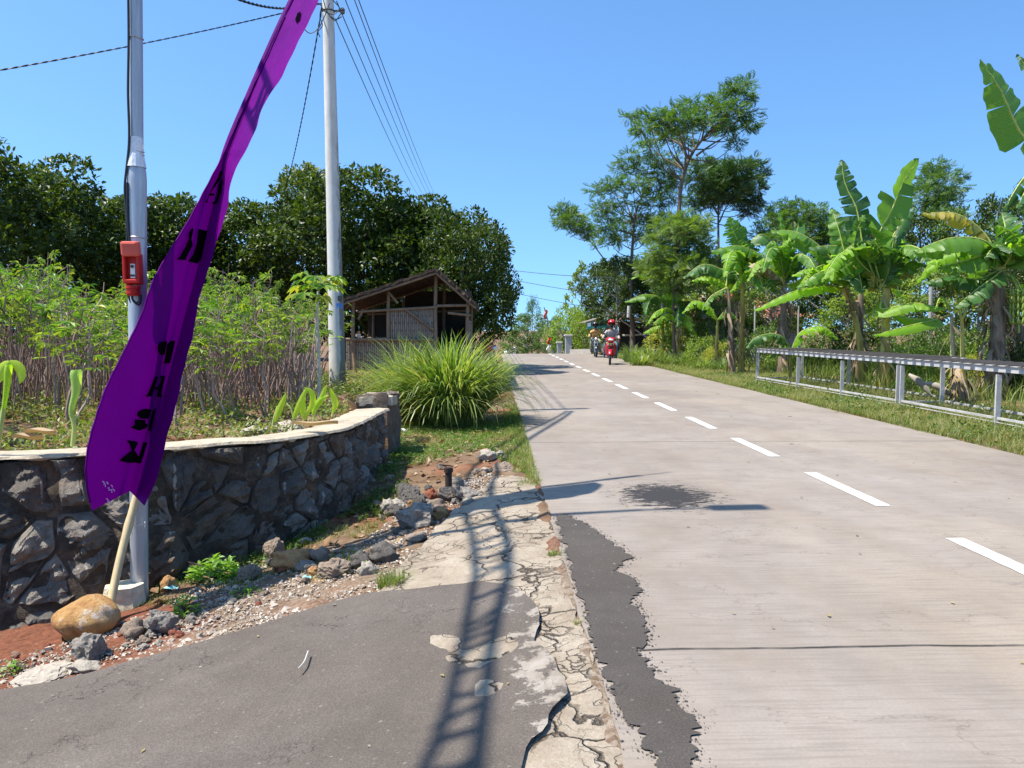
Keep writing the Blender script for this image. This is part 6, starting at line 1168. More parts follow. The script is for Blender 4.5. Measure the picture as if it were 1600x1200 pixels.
banana((1038, 545), (1035, 500), 33, [([(1035, 505), (1040, 470), (1010, 460), (975, 472)], .36, 'g', -.3), ([(1035, 500), (1045, 440), (1000, 428), (985, 436)], .36, 'b', 0), ([(1035, 500), (1050, 480), (1070, 500)], .3, 'b', -.2), ([(1035, 500), (1030, 505), (1005, 520)], .25, 'b', -.4)], 'far banana plant with pale leaves overhanging the open stall', .13, BST, 4)
banana((1060, 550), (1062, 505), 31, [([(1062, 508), (1075, 470), (1090, 480)], .3, 'd', -.3), ([(1062, 505), (1045, 490), (1020, 505)], .3, 'b', -.3), ([(1062, 505), (1080, 510), (1090, 530)], .25, 'b', -.4), ([(1062, 505), (1060, 480), (1050, 455)], .28, 'g', 0, 60, 20)], 'bushy young banana plant between the stall and the row', .11, BST, 4)
banana((1235, 575), (1236, 545), 21, [([(1236, 548), (1250, 520), (1290, 512), (1310, 530)], .26, 'b', -.3), ([(1236, 548), (1220, 525), (1180, 528), (1165, 545)], .24, 'd', -.3), ([(1236, 548), (1225, 540), (1200, 560)], .2, 'g', -.3)], 'knee-high young banana plant behind the farther steel rack', .05, BST, 0)
# dead banana leaf/boards under racks
for i, (a, b, Y_, l_) in enumerate((((1420, 585), (1455, 618), 15.2, 'pale fallen banana sheath slanting behind the first rack leg pair'), ((1445, 598), (1490, 620), 14.8, 'grey fallen banana trunk lying behind the nearer steel rack'))):
    p, q = at_y(*a, Y_), at_y(*b, Y_ - .3); mb = MB(); mb.tube(spline([p, (p + q) / 2 + [0, 0, .05], q], 8), [.03, .05, .07, .07, .06, .06, .04, .02], 8); link_thing(mb.build('fallen_sheath', solid('pale_dead_sheath', (.36, .32, .26), .9, 0, 5, .3, .6), off=p, smooth=True), l_, 'dead leaf')
# ---------------------------------------------------------------- hedge, shrubs and trees behind the bananas
def placed_bush(proto, px, pt, Y, wpx, label, group=None, rz=0, cat=None, zt=None, name=None):
    """proto is 1 m in radius and 1 m tall"""
    X = (px - 771) / F * Y; zg = float(H(X, Y)); ztop = at_y(px, pt, Y)[2]; w_ = wpx / 2 / F * Y; o = place(proto, USED, (X, Y, zg - .05), rz, sc=(w_, w_, ztop - zg), label=label, group=group)
    return o
def bush_proto(mat, n, tpl, sc, seed, name='shrub', cat='shrub', up=.4, hang=0, stems=True):
    t = thing(name, 'x', cat); mb = bush_mesh('f', mat, 1, 1, 1, n, tpl, sc, 12, seed, .14, n // 10, up, hang); mb.build('foliage', mat, t); mb = MB()
    for i in range(6): a = i * 1.1; mb.tube([(0, 0, -.05), (.15 * math.cos(a), .15 * math.sin(a), .35), (.45 * math.cos(a), .45 * math.sin(a), .75)], [.03, .02, .008], 5)
    mb.build('stems', BARKG, t); return t
SB = [bush_proto(m_, n_, tp, sc_, i + 40) for i, (m_, n_, tp, sc_) in enumerate([(MIDL, 5200, OVA, .07), (DARKL, 5200, OVA, .075), (LITL, 4200, OVA, .075), (YELL, 3400, OVA, .08)])]
k = 0
desc = ['mid green', 'dark green', 'light green', 'yellowish green']
posw = lambda px: 'left of the red-roofed house' if px < 1130 else ('behind the left banana plants' if px < 1290 else ('behind the tallest banana plant' if px < 1440 else 'behind the banana plants at the right edge'))
for (px, pt, Y, wpx, ty) in [(1085, 470, 33, 110, 2), (1130, 480, 31, 100, 0), (1060, 500, 36, 90, 3), (1185, 520, 27, 100, 0), (1250, 545, 25, 90, 2), (1300, 530, 25, 110, 0), (1350, 520, 23, 120, 1), (1420, 530, 21.5, 110, 0), (1450, 545, 19, 100, 2), (1470, 520, 20, 110, 0), (1530, 525, 18.5, 110, 2), (1580, 520, 18, 120, 0), (1430, 590, 16.5, 60, 0), (1470, 596, 15.6, 50, 2), (1640, 540, 15, 120, 1), (1540, 560, 17, 80, 3), (1390, 560, 19, 60, 2), (1125, 540, 27, 50, 3), (1100, 530, 29, 60, 2)]:
    placed_bush(SB[ty], px, pt, Y, wpx, '%s shrub %s' % (desc[ty], posw(px)), 'shrubs %s' % posw(px), rz=k * 1.3); k += 1
# wall of background foliage: broadleaf trees further back
def loose_tree(seed, mat, n=5200, tpl=OVA, sc=.17, bark=BARKG, name='tree', hgt=6., rad=2.2, up=.3, crown_lo=.35, hang=0, lob=22, label='x', sz=(.4, .9), clr=.22):
    r_ = random.Random(seed); t = thing(name, label, 'tree'); mb = MB(); mb.tube(spline([(0, 0, -.2), (.08, .05, hgt * .4), (-.05, 0, hgt * .93)], 10), np.linspace(.11, .025, 10) * hgt / 6, 8); lobes = []
    for i in range(lob):
        a = i * 2.4 + r_.random(); z = hgt * (crown_lo + (1 - crown_lo) * (i + .5) / lob); q = rad * math.sin(math.pi * (.18 + .76 * (i + .5) / lob)) * r_.uniform(.5, 1.0); e = np.array([q * math.cos(a), q * math.sin(a), z]); mb.tube(spline([(0, 0, z - .5 * q - .1), e * [.5, .5, 1] - [0, 0, .25 * q], e], 6), np.linspace(.04, .01, 6) * hgt / 6, 5); s_ = r_.uniform(*sz); lobes.append((e[0], e[1], e[2], s_, s_, s_ * .6))
    mb.build('trunk', bark, t, smooth=True); mb = MB(); L = np.array(lobes); k_ = rng.integers(0, len(L), n // 9); Cn = L[k_, :3] + rdir(len(k_)) * L[k_, 3:] * rng.uniform(.3, 1, (len(k_), 1)); clumps(mb, Cn, n, clr, tpl, sc, up, hang=hang); mb.build('crown', mat, t); return t
LT = [loose_tree(1, MIDL), loose_tree(2, DARKL, 5600), loose_tree(3, LITL, 4200), loose_tree(4, FEAL, 5200, DIA, .13, lob=26)]
k = 0
lt = ['mid green', 'dark green', 'light green', 'fine-leaved green']
for (px, pt, Y, wpx, ty, where) in [(1010, 405, 44, 130, 1, 'tree behind the roof of the open stall'), (965, 400, 42, 90, 1, 'dense tree just left of the stall roof, above the riders'), (1050, 420, 40, 110, 3, 'tree right behind the open stall'), (1110, 400, 40, 110, 1, 'tree below the tall feathery trees'), (1155, 385, 38, 110, 3, 'tree behind the leftmost tall banana plant'), (1210, 320, 36, 100, 3, 'tree showing its top above the second banana plant'), (1255, 330, 37, 110, 3, 'tree between the second banana plant and the tallest one'), (1300, 345, 36, 100, 0, 'tree behind the tall upright banana leaf'), (1340, 350, 34, 110, 1, 'tree hidden mostly by the tallest banana plant'), (1395, 335, 34, 110, 0, 'tree right behind the largest upright banana leaf'), (1440, 330, 33, 110, 1, 'tree under the slender tall tree at the right'), (1500, 325, 32, 130, 0, 'tree between the slender tall tree and the right edge'), (1560, 305, 30, 120, 1, 'tree behind the yellowed banana leaf near the right edge'), (1620, 290, 28, 130, 0, 'tree at the very right edge behind the banana bunch'), (1380, 400, 27, 130, 0, 'lower tree deep behind the tallest banana plant'), (1470, 400, 25, 130, 2, 'lower tree behind the small bare banana plant'), (1540, 400, 24, 130, 1, 'lower tree behind the stout banana plant'), (1290, 410, 28, 120, 1, 'lower tree behind the leaning banana plant'), (1205, 420, 30, 120, 0, 'lower tree behind the second banana plant'), (1620, 400, 21, 120, 1, 'lower tree in the right corner behind the bananas'), (1130, 440, 33, 100, 2, 'small tree left of the red-roofed house'), (945, 408, 47, 100, 1, 'dense tree above the black motorcycle'), (985, 400, 45, 110, 0, 'tree over the left half of the stall roof'), (1035, 395, 43, 130, 0, 'full tree over the right half of the stall roof'), (1090, 395, 37, 110, 0, 'tree between the wispy tree and the leftmost banana plants'), (1175, 400, 33, 110, 2, 'light tree behind the crown of the leftmost tall banana plant'), (1345, 440, 24, 120, 2, 'low light tree right behind the leaning banana plant')]:
    X = (px - 771) / F * Y; zg = float(H(X, Y)); h = at_y(px, pt, Y)[2] - zg; s_ = wpx / 2 / F * Y / 2.2; place(LT[ty], USED, (X, Y, zg), k * 1.7, sc=(max(s_, .5), max(s_, .5), h / 6.2), label='%s %s' % (lt[ty], where)); k += 1
# ---- feathery acacia-like trees with drawn limbs
def feather_tpl():
    V, Fc = [], []
    for s_ in (-1, 1):
        for i in range(6):
            y = .12 + i * .15; L = .36 * math.sin(math.pi * (.25 + .62 * i / 5)); b = len(V); V += [(0, y - .03, 0), (s_ * L * .6, y + .13, -.01), (s_ * L * 1.1, y + .14, -.07), (s_ * L * .6, y - .01, -.03)]; Fc.append((b, b + 1, b + 2)); Fc.append((b, b + 2, b + 3))
    return np.array(V, float), Fc
FEA = feather_tpl()
def feather_tree(Y, trunk, limbs, clus, label, r0=.14, mat=FEAL, bark=BARK, n_per=95, lsc=.42, name='feathery_tree'):
    """trunk, limbs and leaf clusters given where the photograph shows them, spread in depth"""
    r_ = random.Random(int(trunk[0][0])); b = at_y(*trunk[0], Y); b[2] = float(H(b[0], Y)); t = wthing(name, label, 'tree', b); mb = MB(); pts = [b] + [at_y(x, y, Y) for x, y in trunk[1:]]; mb.tube(spline(pts, 24), np.linspace(r0, r0 * .25, 24), 8); tr = spline(pts, 24); mb.build('trunk', bark, t, smooth=True)
    mb = MB(); Cn = []
    for L in limbs:
        dY = r_.uniform(-2, 2); Q = spline([at_y(x, y, Y + dY * i / (len(L) - 1)) for i, (x, y) in enumerate(L)], 14); mb.tube(Q, np.linspace(r0 * .36, r0 * .1, 14), 6)
    fol = MB()
    for (px, py, wpx, hpx) in clus:
        dY = r_.uniform(-1.6, 1.6); c = at_y(px, py, Y + dY); w_ = wpx / 1.75 / F * Y; h = hpx / 2.2 / F * Y; m_ = int(1.75 * n_per * (wpx * hpx) / 1800) + 16; d = rdir(m_); P = c + d * [w_, w_ * .9, h] * (rng.random((m_, 1)) ** .4) * (1 + .35 * rng.random((m_, 1)) ** 6); j = np.argmin(((tr - c) ** 2).sum(1) + 3 * (tr[:, 2] > c[2])); 
        root = tr[max(0, j - 2)]; mb.tube(spline([root, (root + c) / 2 - [0, 0, .15 * np.linalg.norm(c - root)], c], 8), np.linspace(r0 * .22, r0 * .06, 8), 5)
        for q in P[::9]: mb.tube([c - [0, 0, h * .6], (c + q) / 2 - [0, 0, h * .2], q], [r0 * .06, r0 * .04, .006], 3, caps=False)
        A = nrm((P - c) * [1, 1, .4] + rng.normal(size=P.shape) * .5 * w_ + [0, 0, -.05]); V, Fc = inst(FEA[0], FEA[1], P, A, rdir(m_, 1.6, .6), lsc * 1.0 * rng.uniform(.7, 1.3, m_)); fol.add(V, Fc)
    mb.build('limbs', bark, t, smooth=True); fol.build('crown', mat, t)
def z6(*p): return [(780 + x / 3.636, 100 + y / 3.636) for x, y in p]
def c6(*c): return [(780 + x / 3.636, 100 + y / 3.636, w_ / 3.636, h / 3.636) for x, y, w_, h in c]
feather_tree(35, z6((1010, 1500), (1020, 880), (1040, 660), (1100, 500), (1180, 400), (1290, 300)), [z6((1100, 500), (1000, 440), (860, 380)), z6((1120, 520), (1220, 450), (1310, 400)), z6((1050, 640), (1060, 500), (1040, 380))],
 c6((1400, 110, 90, 60), (1330, 140, 110, 70), (1250, 200, 130, 80), (1360, 190, 150, 70), (1180, 240, 150, 80), (1290, 260, 180, 90), (1400, 280, 130, 80), (1420, 350, 110, 70), (1350, 450, 70, 80), (1090, 230, 120, 70), (1000, 270, 130, 70), (900, 290, 120, 70), (1070, 320, 180, 80), (960, 340, 150, 80), (850, 340, 130, 70), (760, 290, 110, 60), (800, 370, 90, 60), (1160, 340, 160, 80), (1010, 390, 150, 70), (1240, 350, 130, 70), (940, 400, 90, 60), (1040, 440, 110, 60), (1300, 380, 100, 60)),
 'tallest feathery tree with a forked pale trunk right of the road', .17, lsc=.36, n_per=80)
feather_tree(42, z6((760, 1500), (760, 1000), (780, 830), (850, 680)), [z6((880, 640), (960, 740), (1020, 820)), z6((760, 900), (700, 760), (640, 730))],
 c6((860, 470, 130, 70), (900, 540, 160, 80), (760, 530, 150, 70), (700, 580, 130, 80), (820, 600, 180, 90), (940, 620, 170, 90), (1020, 560, 120, 80), (760, 680, 190, 90), (640, 690, 140, 80), (560, 710, 120, 60), (900, 700, 180, 90), (1000, 660, 130, 90), (960, 760, 150, 80), (680, 790, 190, 80), (580, 810, 130, 80), (860, 790, 160, 80), (740, 880, 190, 80), (640, 930, 170, 80), (850, 900, 170, 90), (620, 1000, 150, 80), (720, 980, 170, 80), (840, 980, 150, 80), (930, 880, 150, 90), (600, 860, 90, 60)),
 'wide layered feathery tree left of the tallest one', .15, n_per=85, lsc=.38)
feather_tree(39, z6((1250, 1500), (1245, 1000), (1245, 840), (1250, 700)), [z6((1250, 900), (1300, 800), (1380, 740)), z6((1245, 860), (1180, 760), (1120, 700))],
 c6((1160, 560, 130, 80), (1250, 590, 150, 80), (1340, 580, 160, 80), (1440, 560, 120, 60), (1480, 620, 90, 70), (1130, 640, 150, 100), (1220, 670, 170, 100), (1330, 670, 180, 110), (1430, 690, 140, 110), (1160, 740, 160, 90), (1270, 760, 170, 90), (1380, 770, 180, 100), (1450, 780, 100, 80), (1420, 840, 90, 60), (1190, 800, 110, 60), (1100, 780, 80, 70), (1330, 620, 150, 90), (1240, 720, 140, 80)),
 'dark feathery tree with thin trunk right of the tallest one', .13, mat=leafmat('dark_feathery_leaves', [(.018, .052, .012), (.034, .082, .017), (.058, .118, .024)], .5, .25), n_per=150, lsc=.36)
feather_tree(50, z6((700, 1400), (640, 1180), (560, 1060), (480, 960)), [z6((560, 1060), (520, 980), (440, 900))],
 c6((360, 830, 110, 70), (400, 880, 130, 80), (350, 900, 70, 60), (450, 880, 100, 70), (470, 940, 90, 60), (520, 960, 80, 60), (390, 840, 90, 60), (430, 930, 80, 50)), 'feathery tree leaning left over the road with one bare slanting trunk', .10, n_per=110, lsc=.45)
feather_tree(31, z6((1000, 1500), (990, 1200), (1000, 1000)), [], c6((1060, 1180, 230, 160), (940, 1170, 200, 150), (1150, 1170, 170, 150), (1040, 940, 210, 120), (1130, 900, 130, 100), (860, 1150, 150, 120), (1010, 1250, 260, 140), (960, 900, 150, 110), (1060, 900, 150, 120), (900, 980, 120, 100), (1000, 1000, 190, 130), (1120, 980, 150, 130), (950, 1090, 190, 130), (1080, 1100, 190, 130), (1180, 1060, 110, 130), (900, 1060, 90, 90)), 'lighter wispy tree in front of the feathery trees, left of the bananas', .09, mat=FEAY, n_per=85, lsc=.34)
feather_tree(36, [(1470, 560), (1468, 330), (1466, 290)], [], [(1465, 262, 40, 22), (1450, 275, 36, 20), (1480, 278, 40, 22), (1440, 292, 34, 18), (1488, 298, 36, 22), (1462, 300, 50, 24), (1480, 318, 44, 20), (1448, 318, 44, 22), (1465, 335, 60, 24)], 'slender tall feathery tree standing above the treeline at the right', .10, n_per=110, lsc=.34)
feather_tree(33, [(1240, 560), (1242, 380), (1245, 350)], [], [(1232, 322, 50, 18), (1262, 330, 50, 20), (1285, 342, 44, 20), (1215, 345, 50, 20), (1250, 352, 60, 24), (1300, 360, 50, 24), (1225, 372, 60, 24), (1275, 375, 60, 24), (1200, 365, 40, 20)], 'low feathery tree whose top shows between the left banana plants and the tall leaf', .09, n_per=110, lsc=.34)
sp_t = loose_tree(9, LITL, 1500, OVA, .22, BARKG, 'sparse_tree', 6, 2.0, lob=22, sz=(.2, .4), label='sparse pale-trunked tree showing sky through it behind the concrete gate posts')
X = (908 - 771) / F * 52; sp_t.location = (X, 52, float(H(X, 52))); h_ = at_y(908, 412, 52)[2] - float(H(X, 52)); sp_t.scale = (.75, .75, h_ / 6.1)
# far end of the road
for (px, pt, Y, wpx, ty, l_) in [(825, 490, 75, 90, 0, 'round mid green tree where the road disappears'), (832, 465, 80, 46, 3, 'taller olive tree behind the round one where the road disappears'), (800, 515, 90, 50, 0, 'small far tree at the left of the road end'), (850, 510, 70, 40, 0, 'small tree left of the bright round bush'), (870, 495, 62, 50, 0, 'dark small tree behind the bright round bush'), (930, 470, 58, 70, 1, 'dark tree behind the bright round bush, above the riders')]:
    X = (px - 771) / F * Y; zg = float(H(X, Y)); h = at_y(px, pt, Y)[2] - zg; s_ = wpx / 2 / F * Y / 2.2; place(LT[ty], USED, (X, Y, zg), k * 1.7, sc=(s_, s_, h / 6.2), label=l_); k += 1
placed_bush(SB[2], 888, 488, 50, 84, 'bright yellow-green round bush behind the concrete gate posts', rz=.4); placed_bush(SB[2], 915, 500, 47, 60, 'bright yellow-green bush just left of the riders', rz=2.4)
placed_bush(SB[1], 905, 515, 49, 60, 'dark low shrub under the bright bushes by the gate posts', rz=1)
# grass clumps by the bend
for i, (px, py, Y, r, h, n) in enumerate([(990, 552, 34, .9, .8, 420), (1015, 550, 33, 1.0, .75, 420), (1040, 552, 31, .9, .6, 300), (1000, 560, 31, .8, .5, 300), (1070, 560, 29, .8, .6, 260), (1100, 568, 26.5, .7, .5, 240), (1130, 572, 25.5, .6, .5, 200)]): lemongrass(px, py, Y, r, h, n, 'tall green grass clump at the road bend behind the red motorcycle' if i < 4 else 'grass clump on the verge left of the farther steel rack', .022, LGM if i % 2 else leafmat('blue_green_grass', [(.07, .13, .035), (.12, .20, .05), (.22, .28, .09)], .5, .3))
for o in [o for o in C.objects if o.get('label') == 'tall green grass clump at the road bend behind the red motorcycle']: o['group'] = 'grass clumps at the road bend'
for o in [o for o in C.objects if o.get('label') == 'grass clump on the verge left of the farther steel rack']: o['group'] = 'grass clumps before the rack'

# ================================================================ HOUSE, STALL, GATE POSTS
def tile_mat():
    m, nt, b = newmat('red_roof_tiles'); g = NT(nt); v = g.obj(); n1 = g.noise(v, 3, 5, .7); sx = g.n('ShaderNodeSeparateXYZ'); g.l(v, sx.inputs[0]); st = g.math('PINGPONG', g.math('MULTIPLY', sx.outputs[0], 4.2), .5); st2 = g.math('FRACT', g.math('MULTIPLY', sx.outputs[2], 5.0))
    c = g.ramp(n1, [(.3, (.16, .06, .045)), (.7, (.42, .17, .11))]); c = g.mix(g.ramp(st, [(.0, .8), (.14, 0.)]), c, (.05, .02, .02)); c = g.mix(g.ramp(st2, [(.0, .7), (.15, 0.)]), c, (.06, .025, .02)); c = g.mix(g.ramp(g.noise(v, 8, 3), [(.6, 0.), (.7, .6)]), c, (.45, .38, .34)); g.l(c, b.inputs['Base Color']); b.inputs['Roughness'].default_value = .85; g.bump(st, .7, .05, b); return m
YHs = 31; hb2 = at_y(1215, 548, YHs); hb2[2] = float(H(hb2[0], YHs)); hs = wthing('red_roofed_house', 'low house with red tiled roof half hidden behind the left banana plants', 'house', hb2)
WH = solid('house_plaster', (.42, .36, .38), .9, 0, 4, .15, .2); L_, R_ = at_y(1115, 500, YHs), at_y(1262, 500, YHs); zt = at_y(1200, 492, YHs)[2]; zr_ = at_y(1200, 462, YHs)[2] + .25
mb = MB(); cx = (L_[0] + R_[0]) / 2; W_ = R_[0] - L_[0]; mb.box([cx, YHs + 3, (hb2[2] - .2 + zt) / 2], (W_, 5, zt - hb2[2] + .2)); mb.build('wall', WH, hs)
mb = MB(); a, b, c, d = [L_[0] - .4, YHs - .1, zt - .12], [R_[0] + .4, YHs - .1, zt - .12], [R_[0] - .6, YHs + 3, zr_], [L_[0] + .4, YHs + 3, zr_]; e, f = [R_[0] + .4, YHs + 6, zt - .12], [L_[0] - .4, YHs + 6, zt - .12]
mb.add([a, b, c, d, e, f], [(0, 1, 2, 3), (1, 4, 2), (4, 5, 3, 2), (5, 0, 3), (0, 5, 4, 1)]); rf = mb.build('roof', tile_mat(), hs)
mb = MB(); mb.beam(b, c, .16, .1); mb.beam(a, d, .16, .1); mb.beam(c, d, .16, .1); mb.build('ridge_tiles', solid('pale_ridge', (.52, .47, .44), .9), rf, off=hb2)
for px in (1150, 1215): mb = MB(); p = at_y(px, 522, YHs); mb.box([p[0], YHs + .49, p[2]], (.8, .06, .8)); w__ = mb.build('window', solid('dark_window', (.04, .05, .06), .2), hs); mb = MB(); mb.beam(p + [-.42, .45, .42], p + [.42, .45, .42], .06); mb.beam(p + [-.42, .45, -.42], p + [.42, .45, -.42], .06); mb.beam(p + [0, .45, -.4], p + [0, .45, .4], .05); mb.build('window_frame', WH, hs)
for px in (1179, 1221, 1247): p = at_y(px, 540, 28); pt_ = at_y(px + 1, 478, 28); p[2] = float(H(p[0], 28)) - .1; mb = MB(); mb.tube([p, pt_], .035, 8); link_thing(mb.build('fence_stake', solid('white_stake', (.36, .35, .31), .8), off=p), 'thin whitish stake standing before the red-roofed house', 'stake', 'stakes before the red-roofed house')
p = at_y(1455, 470, 24); mb = MB(); mb.tube([np.array([p[0], 24, float(H(p[0], 24)) - .1]), at_y(1455, 448, 24)], .06, 10); link_thing(mb.build('concrete_post', solid('light_post', (.34, .33, .30), .8), off=p), 'pale round post behind the bananas right of the tallest plant', 'post')
# open stall with bamboo roof frame and signs
YS = 43; sb = at_y(975, 550, YS); sb[2] = float(H(sb[0], YS)); st = wthing('roadside_stall', 'open roadside stall with a low bamboo roof and blue-green banner strip behind the riders', 'stall', sb); zg = sb[2] - .1
def s_(px, py, d=0): p = at_y(px, py, YS); p[1] += d; return p
for (x, y) in ((932, 500), (962, 490), (968, 493), (1020, 505)):
    for d in (0, 2.4): a = s_(x, y, d); mb = MB(); mb.tube([(a[0], a[1], zg), tuple(a)], .05, 8); mb.build('post', WOODP, st)
GRS_ = solid('grey_bamboo_poles', (.58, .52, .44), .8, 0, 8, .3, .3)
rp_ = [(962, 491), (1036, 506)]
for i, d in enumerate(np.linspace(-.4, 2.6, 7)): mb = MB(); mb.tube([s_(962, 491 + (i % 2), d), s_(1036, 506, d)], .055, 8); mb.build('rafter', GRS_, st)
mb = MB(); V = []; 
for k_ in (0, -.05):
    for x, y in rp_: 
        for d in (-.3, 2.6): V.append(s_(x, y - 1.5, d) + [0, 0, k_])
mb.add(V, [(0, 1, 3, 2), (4, 6, 7, 5), (0, 2, 6, 4), (1, 5, 7, 3), (0, 4, 5, 1), (2, 3, 7, 6)]); V = [s_(914, 503, -.3), s_(962, 490, -.3), s_(962, 490, 2.6), s_(914, 503, 2.6)]; V = V + [v - [0, 0, .05] for v in V]; mb.add(V, [(0, 1, 2, 3), (7, 6, 5, 4), (0, 4, 5, 1), (1, 5, 6, 2), (2, 6, 7, 3), (3, 7, 4, 0)]); mb.build('roof', solid('grey_brown_roof', (.20, .17, .14), .9, 0, 8, .4, .5), st)
mb = MB(); mb.tube([s_(967, 500, -.6), s_(1012, 531, -.8)], .035, 6); mb.build('brace', solid('pale_stick', (.55, .52, .46), .8), st); mb = MB(); mb.tube([s_(970, 524, -.5), s_(1030, 522, -.5)], .05, 8); mb.build('rail', solid('pale_rail', (.5, .44, .36), .8), st)
def quad_px(pts, Y, nm, mat, par, th=.03): 
    V = [at_y(x, y, Y) for x, y in pts]; V2 = [v + [0, th, 0] for v in V]; n = len(V); mb = MB(); mb.add(V + V2, [tuple(range(n)), tuple(range(2 * n - 1, n - 1, -1))] + [(i, n + i, n + (i + 1) % n, (i + 1) % n) for i in range(n)]); return mb.build(nm, mat, par)
quad_px([(917, 505), (955, 499), (955, 511), (917, 513)], YS - .35, 'banner_strip', solid('dark_teal_banner', (.03, .05, .09), .5), st); quad_px([(935.5, 502), (947, 500.5), (947, 505.5), (935.5, 506.5)], YS - .39, 'banner_panel', solid('turquoise_panel', (.08, .52, .50), .5, var=.1), st); quad_px([(918, 505), (923.5, 504), (923.5, 510), (918, 511)], YS - .39, 'banner_panel', solid('light_blue_panel', (.40, .62, .72), .5, var=.2), st)
quad_px([(916, 511), (958, 507), (958, 510.5), (917, 514)], YS - .38, 'banner_trim', solid('turquoise_trim', (.03, .36, .34), .5, var=.1), st)
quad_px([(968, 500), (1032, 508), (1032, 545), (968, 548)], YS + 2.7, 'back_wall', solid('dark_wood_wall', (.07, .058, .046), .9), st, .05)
p = at_y(1028, 483, 33); mb = MB(); V = [at_y(1020, 490, 33), at_y(1034, 474, 33), at_y(1036, 478, 33), at_y(1032, 492, 33)]; sg = wthing('small_sign', 'small white and red sign hanging among the leaves above the stall', 'sign', p); quad_px([(1021, 483), (1034, 475), (1035, 483), (1030, 492), (1026, 488)], 33, 'panel', solid('sign_white', (.7, .68, .68), .5), sg); quad_px([(1023.5, 483), (1030, 479.5), (1031, 484), (1027, 486)], 32.96, 'red_patch', solid('sign_red', (.45, .16, .13), .5), sg, .02)
mb = MB(); mb.tube([at_y(982, 496, 39), at_y(983, 478, 39)], .09, 10); link_thing(mb.build('chimney_pipe', solid('pale_pipe', (.42, .41, .39), .7), off=at_y(982, 496, 39)), 'short pale round column standing behind the stall roof', 'column')
# gate posts and low wall
GPM = solid('painted_gate_post', (.28, .31, .33), .7, 0, 5, .12, .1)
for i, (px, pt, pbm, w_, Y, l_) in enumerate([(888, 524, 552, 12, 46, 'nearest blue-grey concrete gate post right of the road end'), (874, 535, 552, 9, 48, 'lower blue-grey gate post left of the nearest one'), (864, 536, 552, 7, 50, 'farthest small gate post beside the red and white flag')]):
    a, b = at_y(px, pbm, Y), at_y(px, pt, Y); ww = w_ / F * Y; a[2] = min(a[2], float(H(a[0], Y))) - .2; t = wthing('gate_post', l_, 'gate post', a); mb = MB(); mb.box([a[0], a[1], (a[2] + b[2]) / 2 - .03], (ww * .8, ww * .8, b[2] - a[2]), bev=.01); mb.build('shaft', GPM, t); mb = MB(); mb.box([b[0], b[1], b[2]], (ww * 1.05, ww * 1.05, .09), bev=.015); mb.build('cap', solid('post_cap', (.52, .5, .47), .8), t)
a, b = at_y(868, 545, 47.5), at_y(924, 549, 44); mb = MB(); mb.beam(at_y(889, 549.5, 46), at_y(925, 549, 45), .25, .28); link_thing(mb.build('low_wall', solid('low_wall_plaster', (.42, .38, .33), .9), off=b), 'low rough concrete edge wall between the gate post and the riders', 'wall')
fp = at_y(856, 552, 49); t = wthing('flag_stick', 'small red and white flag drooping on a thin stick by the far gate posts', 'flag', fp); mb = MB(); mb.tube([fp - [0, 0, .5], at_y(856, 500, 49), at_y(850, 480, 49)], .03, 6); mb.build('stick', WOODP, t)
def droop(px, py, w_, h, mat, nm): 
    V = []; c = at_y(px, py, 48.9)
    for i in range(8):
        for j in range(6): V.append(c + [w_ * (j / 5) + .06 * math.sin(i), .06 * math.sin(j * 2 + i * .5), -h * i / 7])
    idx = np.arange(48).reshape(8, 6); mb = MB(); mb.add(V, np.stack([idx[:-1, :-1], idx[:-1, 1:], idx[1:, 1:], idx[1:, :-1]], -1).reshape(-1, 4)); mb.build(nm, mat, t, smooth=True)
droop(855.5, 527, .18, .45, solid('flag_red', (.55, .05, .04), .6), 'red_band'); droop(855, 538, .17, .45, solid('flag_white', (.75, .72, .7), .6), 'white_band'); droop(850, 484, .2, .6, solid('flag_faded_red', (.5, .16, .12), .6), 'red_pennant')
# far white car
Yc = 110; cc = at_y(798, 548, Yc); cr = wthing('white_car', 'tiny white car with pale roof just visible where the road disappears', 'car', cc + [0, 0, -1]); WP = solid('white_car_paint', (.7, .7, .68), .3, 0, 5, .05, 0); mb = MB(); mb.box(cc + [0, 0, -.35], (1.9, 4, .7), bev=.15); mb.build('body', WP, cr); mb = MB(); mb.box(cc + [0, .4, .25], (1.5, 2.2, .55), bev=.18); mb.build('cabin', WP, cr); mb = MB(); mb.box(cc + [0, -.72, .27], (1.3, .06, .34)); mb.build('windscreen', solid('car_glass', (.03, .04, .05), .1), cr)
for sx in (-.75, .75):
    for yy_ in (-1.3, 1.3): mb = MB(); mb.tube([cc + [sx - .1, yy_, -.7], cc + [sx + .1, yy_, -.7]], .32, 14); mb.build('wheel', BLK, cr)

# ================================================================ MOTORCYCLES AND RIDERS (front faces -y)
def skin(name, chains, mat, parent, sub=2):
    """chains of (x,y,z,r) that share points by position -> one continuous skinned body"""
    V, E, Rr, key = [], [], [], {}
    for ch in chains:
        prev = None
        for (x, y, z, r) in ch:
            k_ = (round(x, 3), round(y, 3), round(z, 3))
            if k_ not in key: key[k_] = len(V); V.append((x, y, z)); Rr.append(r)
            i = key[k_]
            if prev is not None and prev != i: E.append((prev, i))
            prev = i
    me = bpy.data.meshes.new(name); me.from_pydata(V, E, []); o = bpy.data.objects.new(name, me); C.objects.link(o); o.parent = parent; m = o.modifiers.new('s', 'SKIN'); m.use_smooth_shade = True
    for i, v in enumerate(me.skin_vertices[0].data): v.radius = (Rr[i] if not isinstance(Rr[i], tuple) else Rr[i][0],) * 2 if not isinstance(Rr[i], tuple) else Rr[i]; v.use_root = (i == 0)
    s = o.modifiers.new('d', 'SUBSURF'); s.levels = sub; s.render_levels = sub; me.materials.append(mat); return o
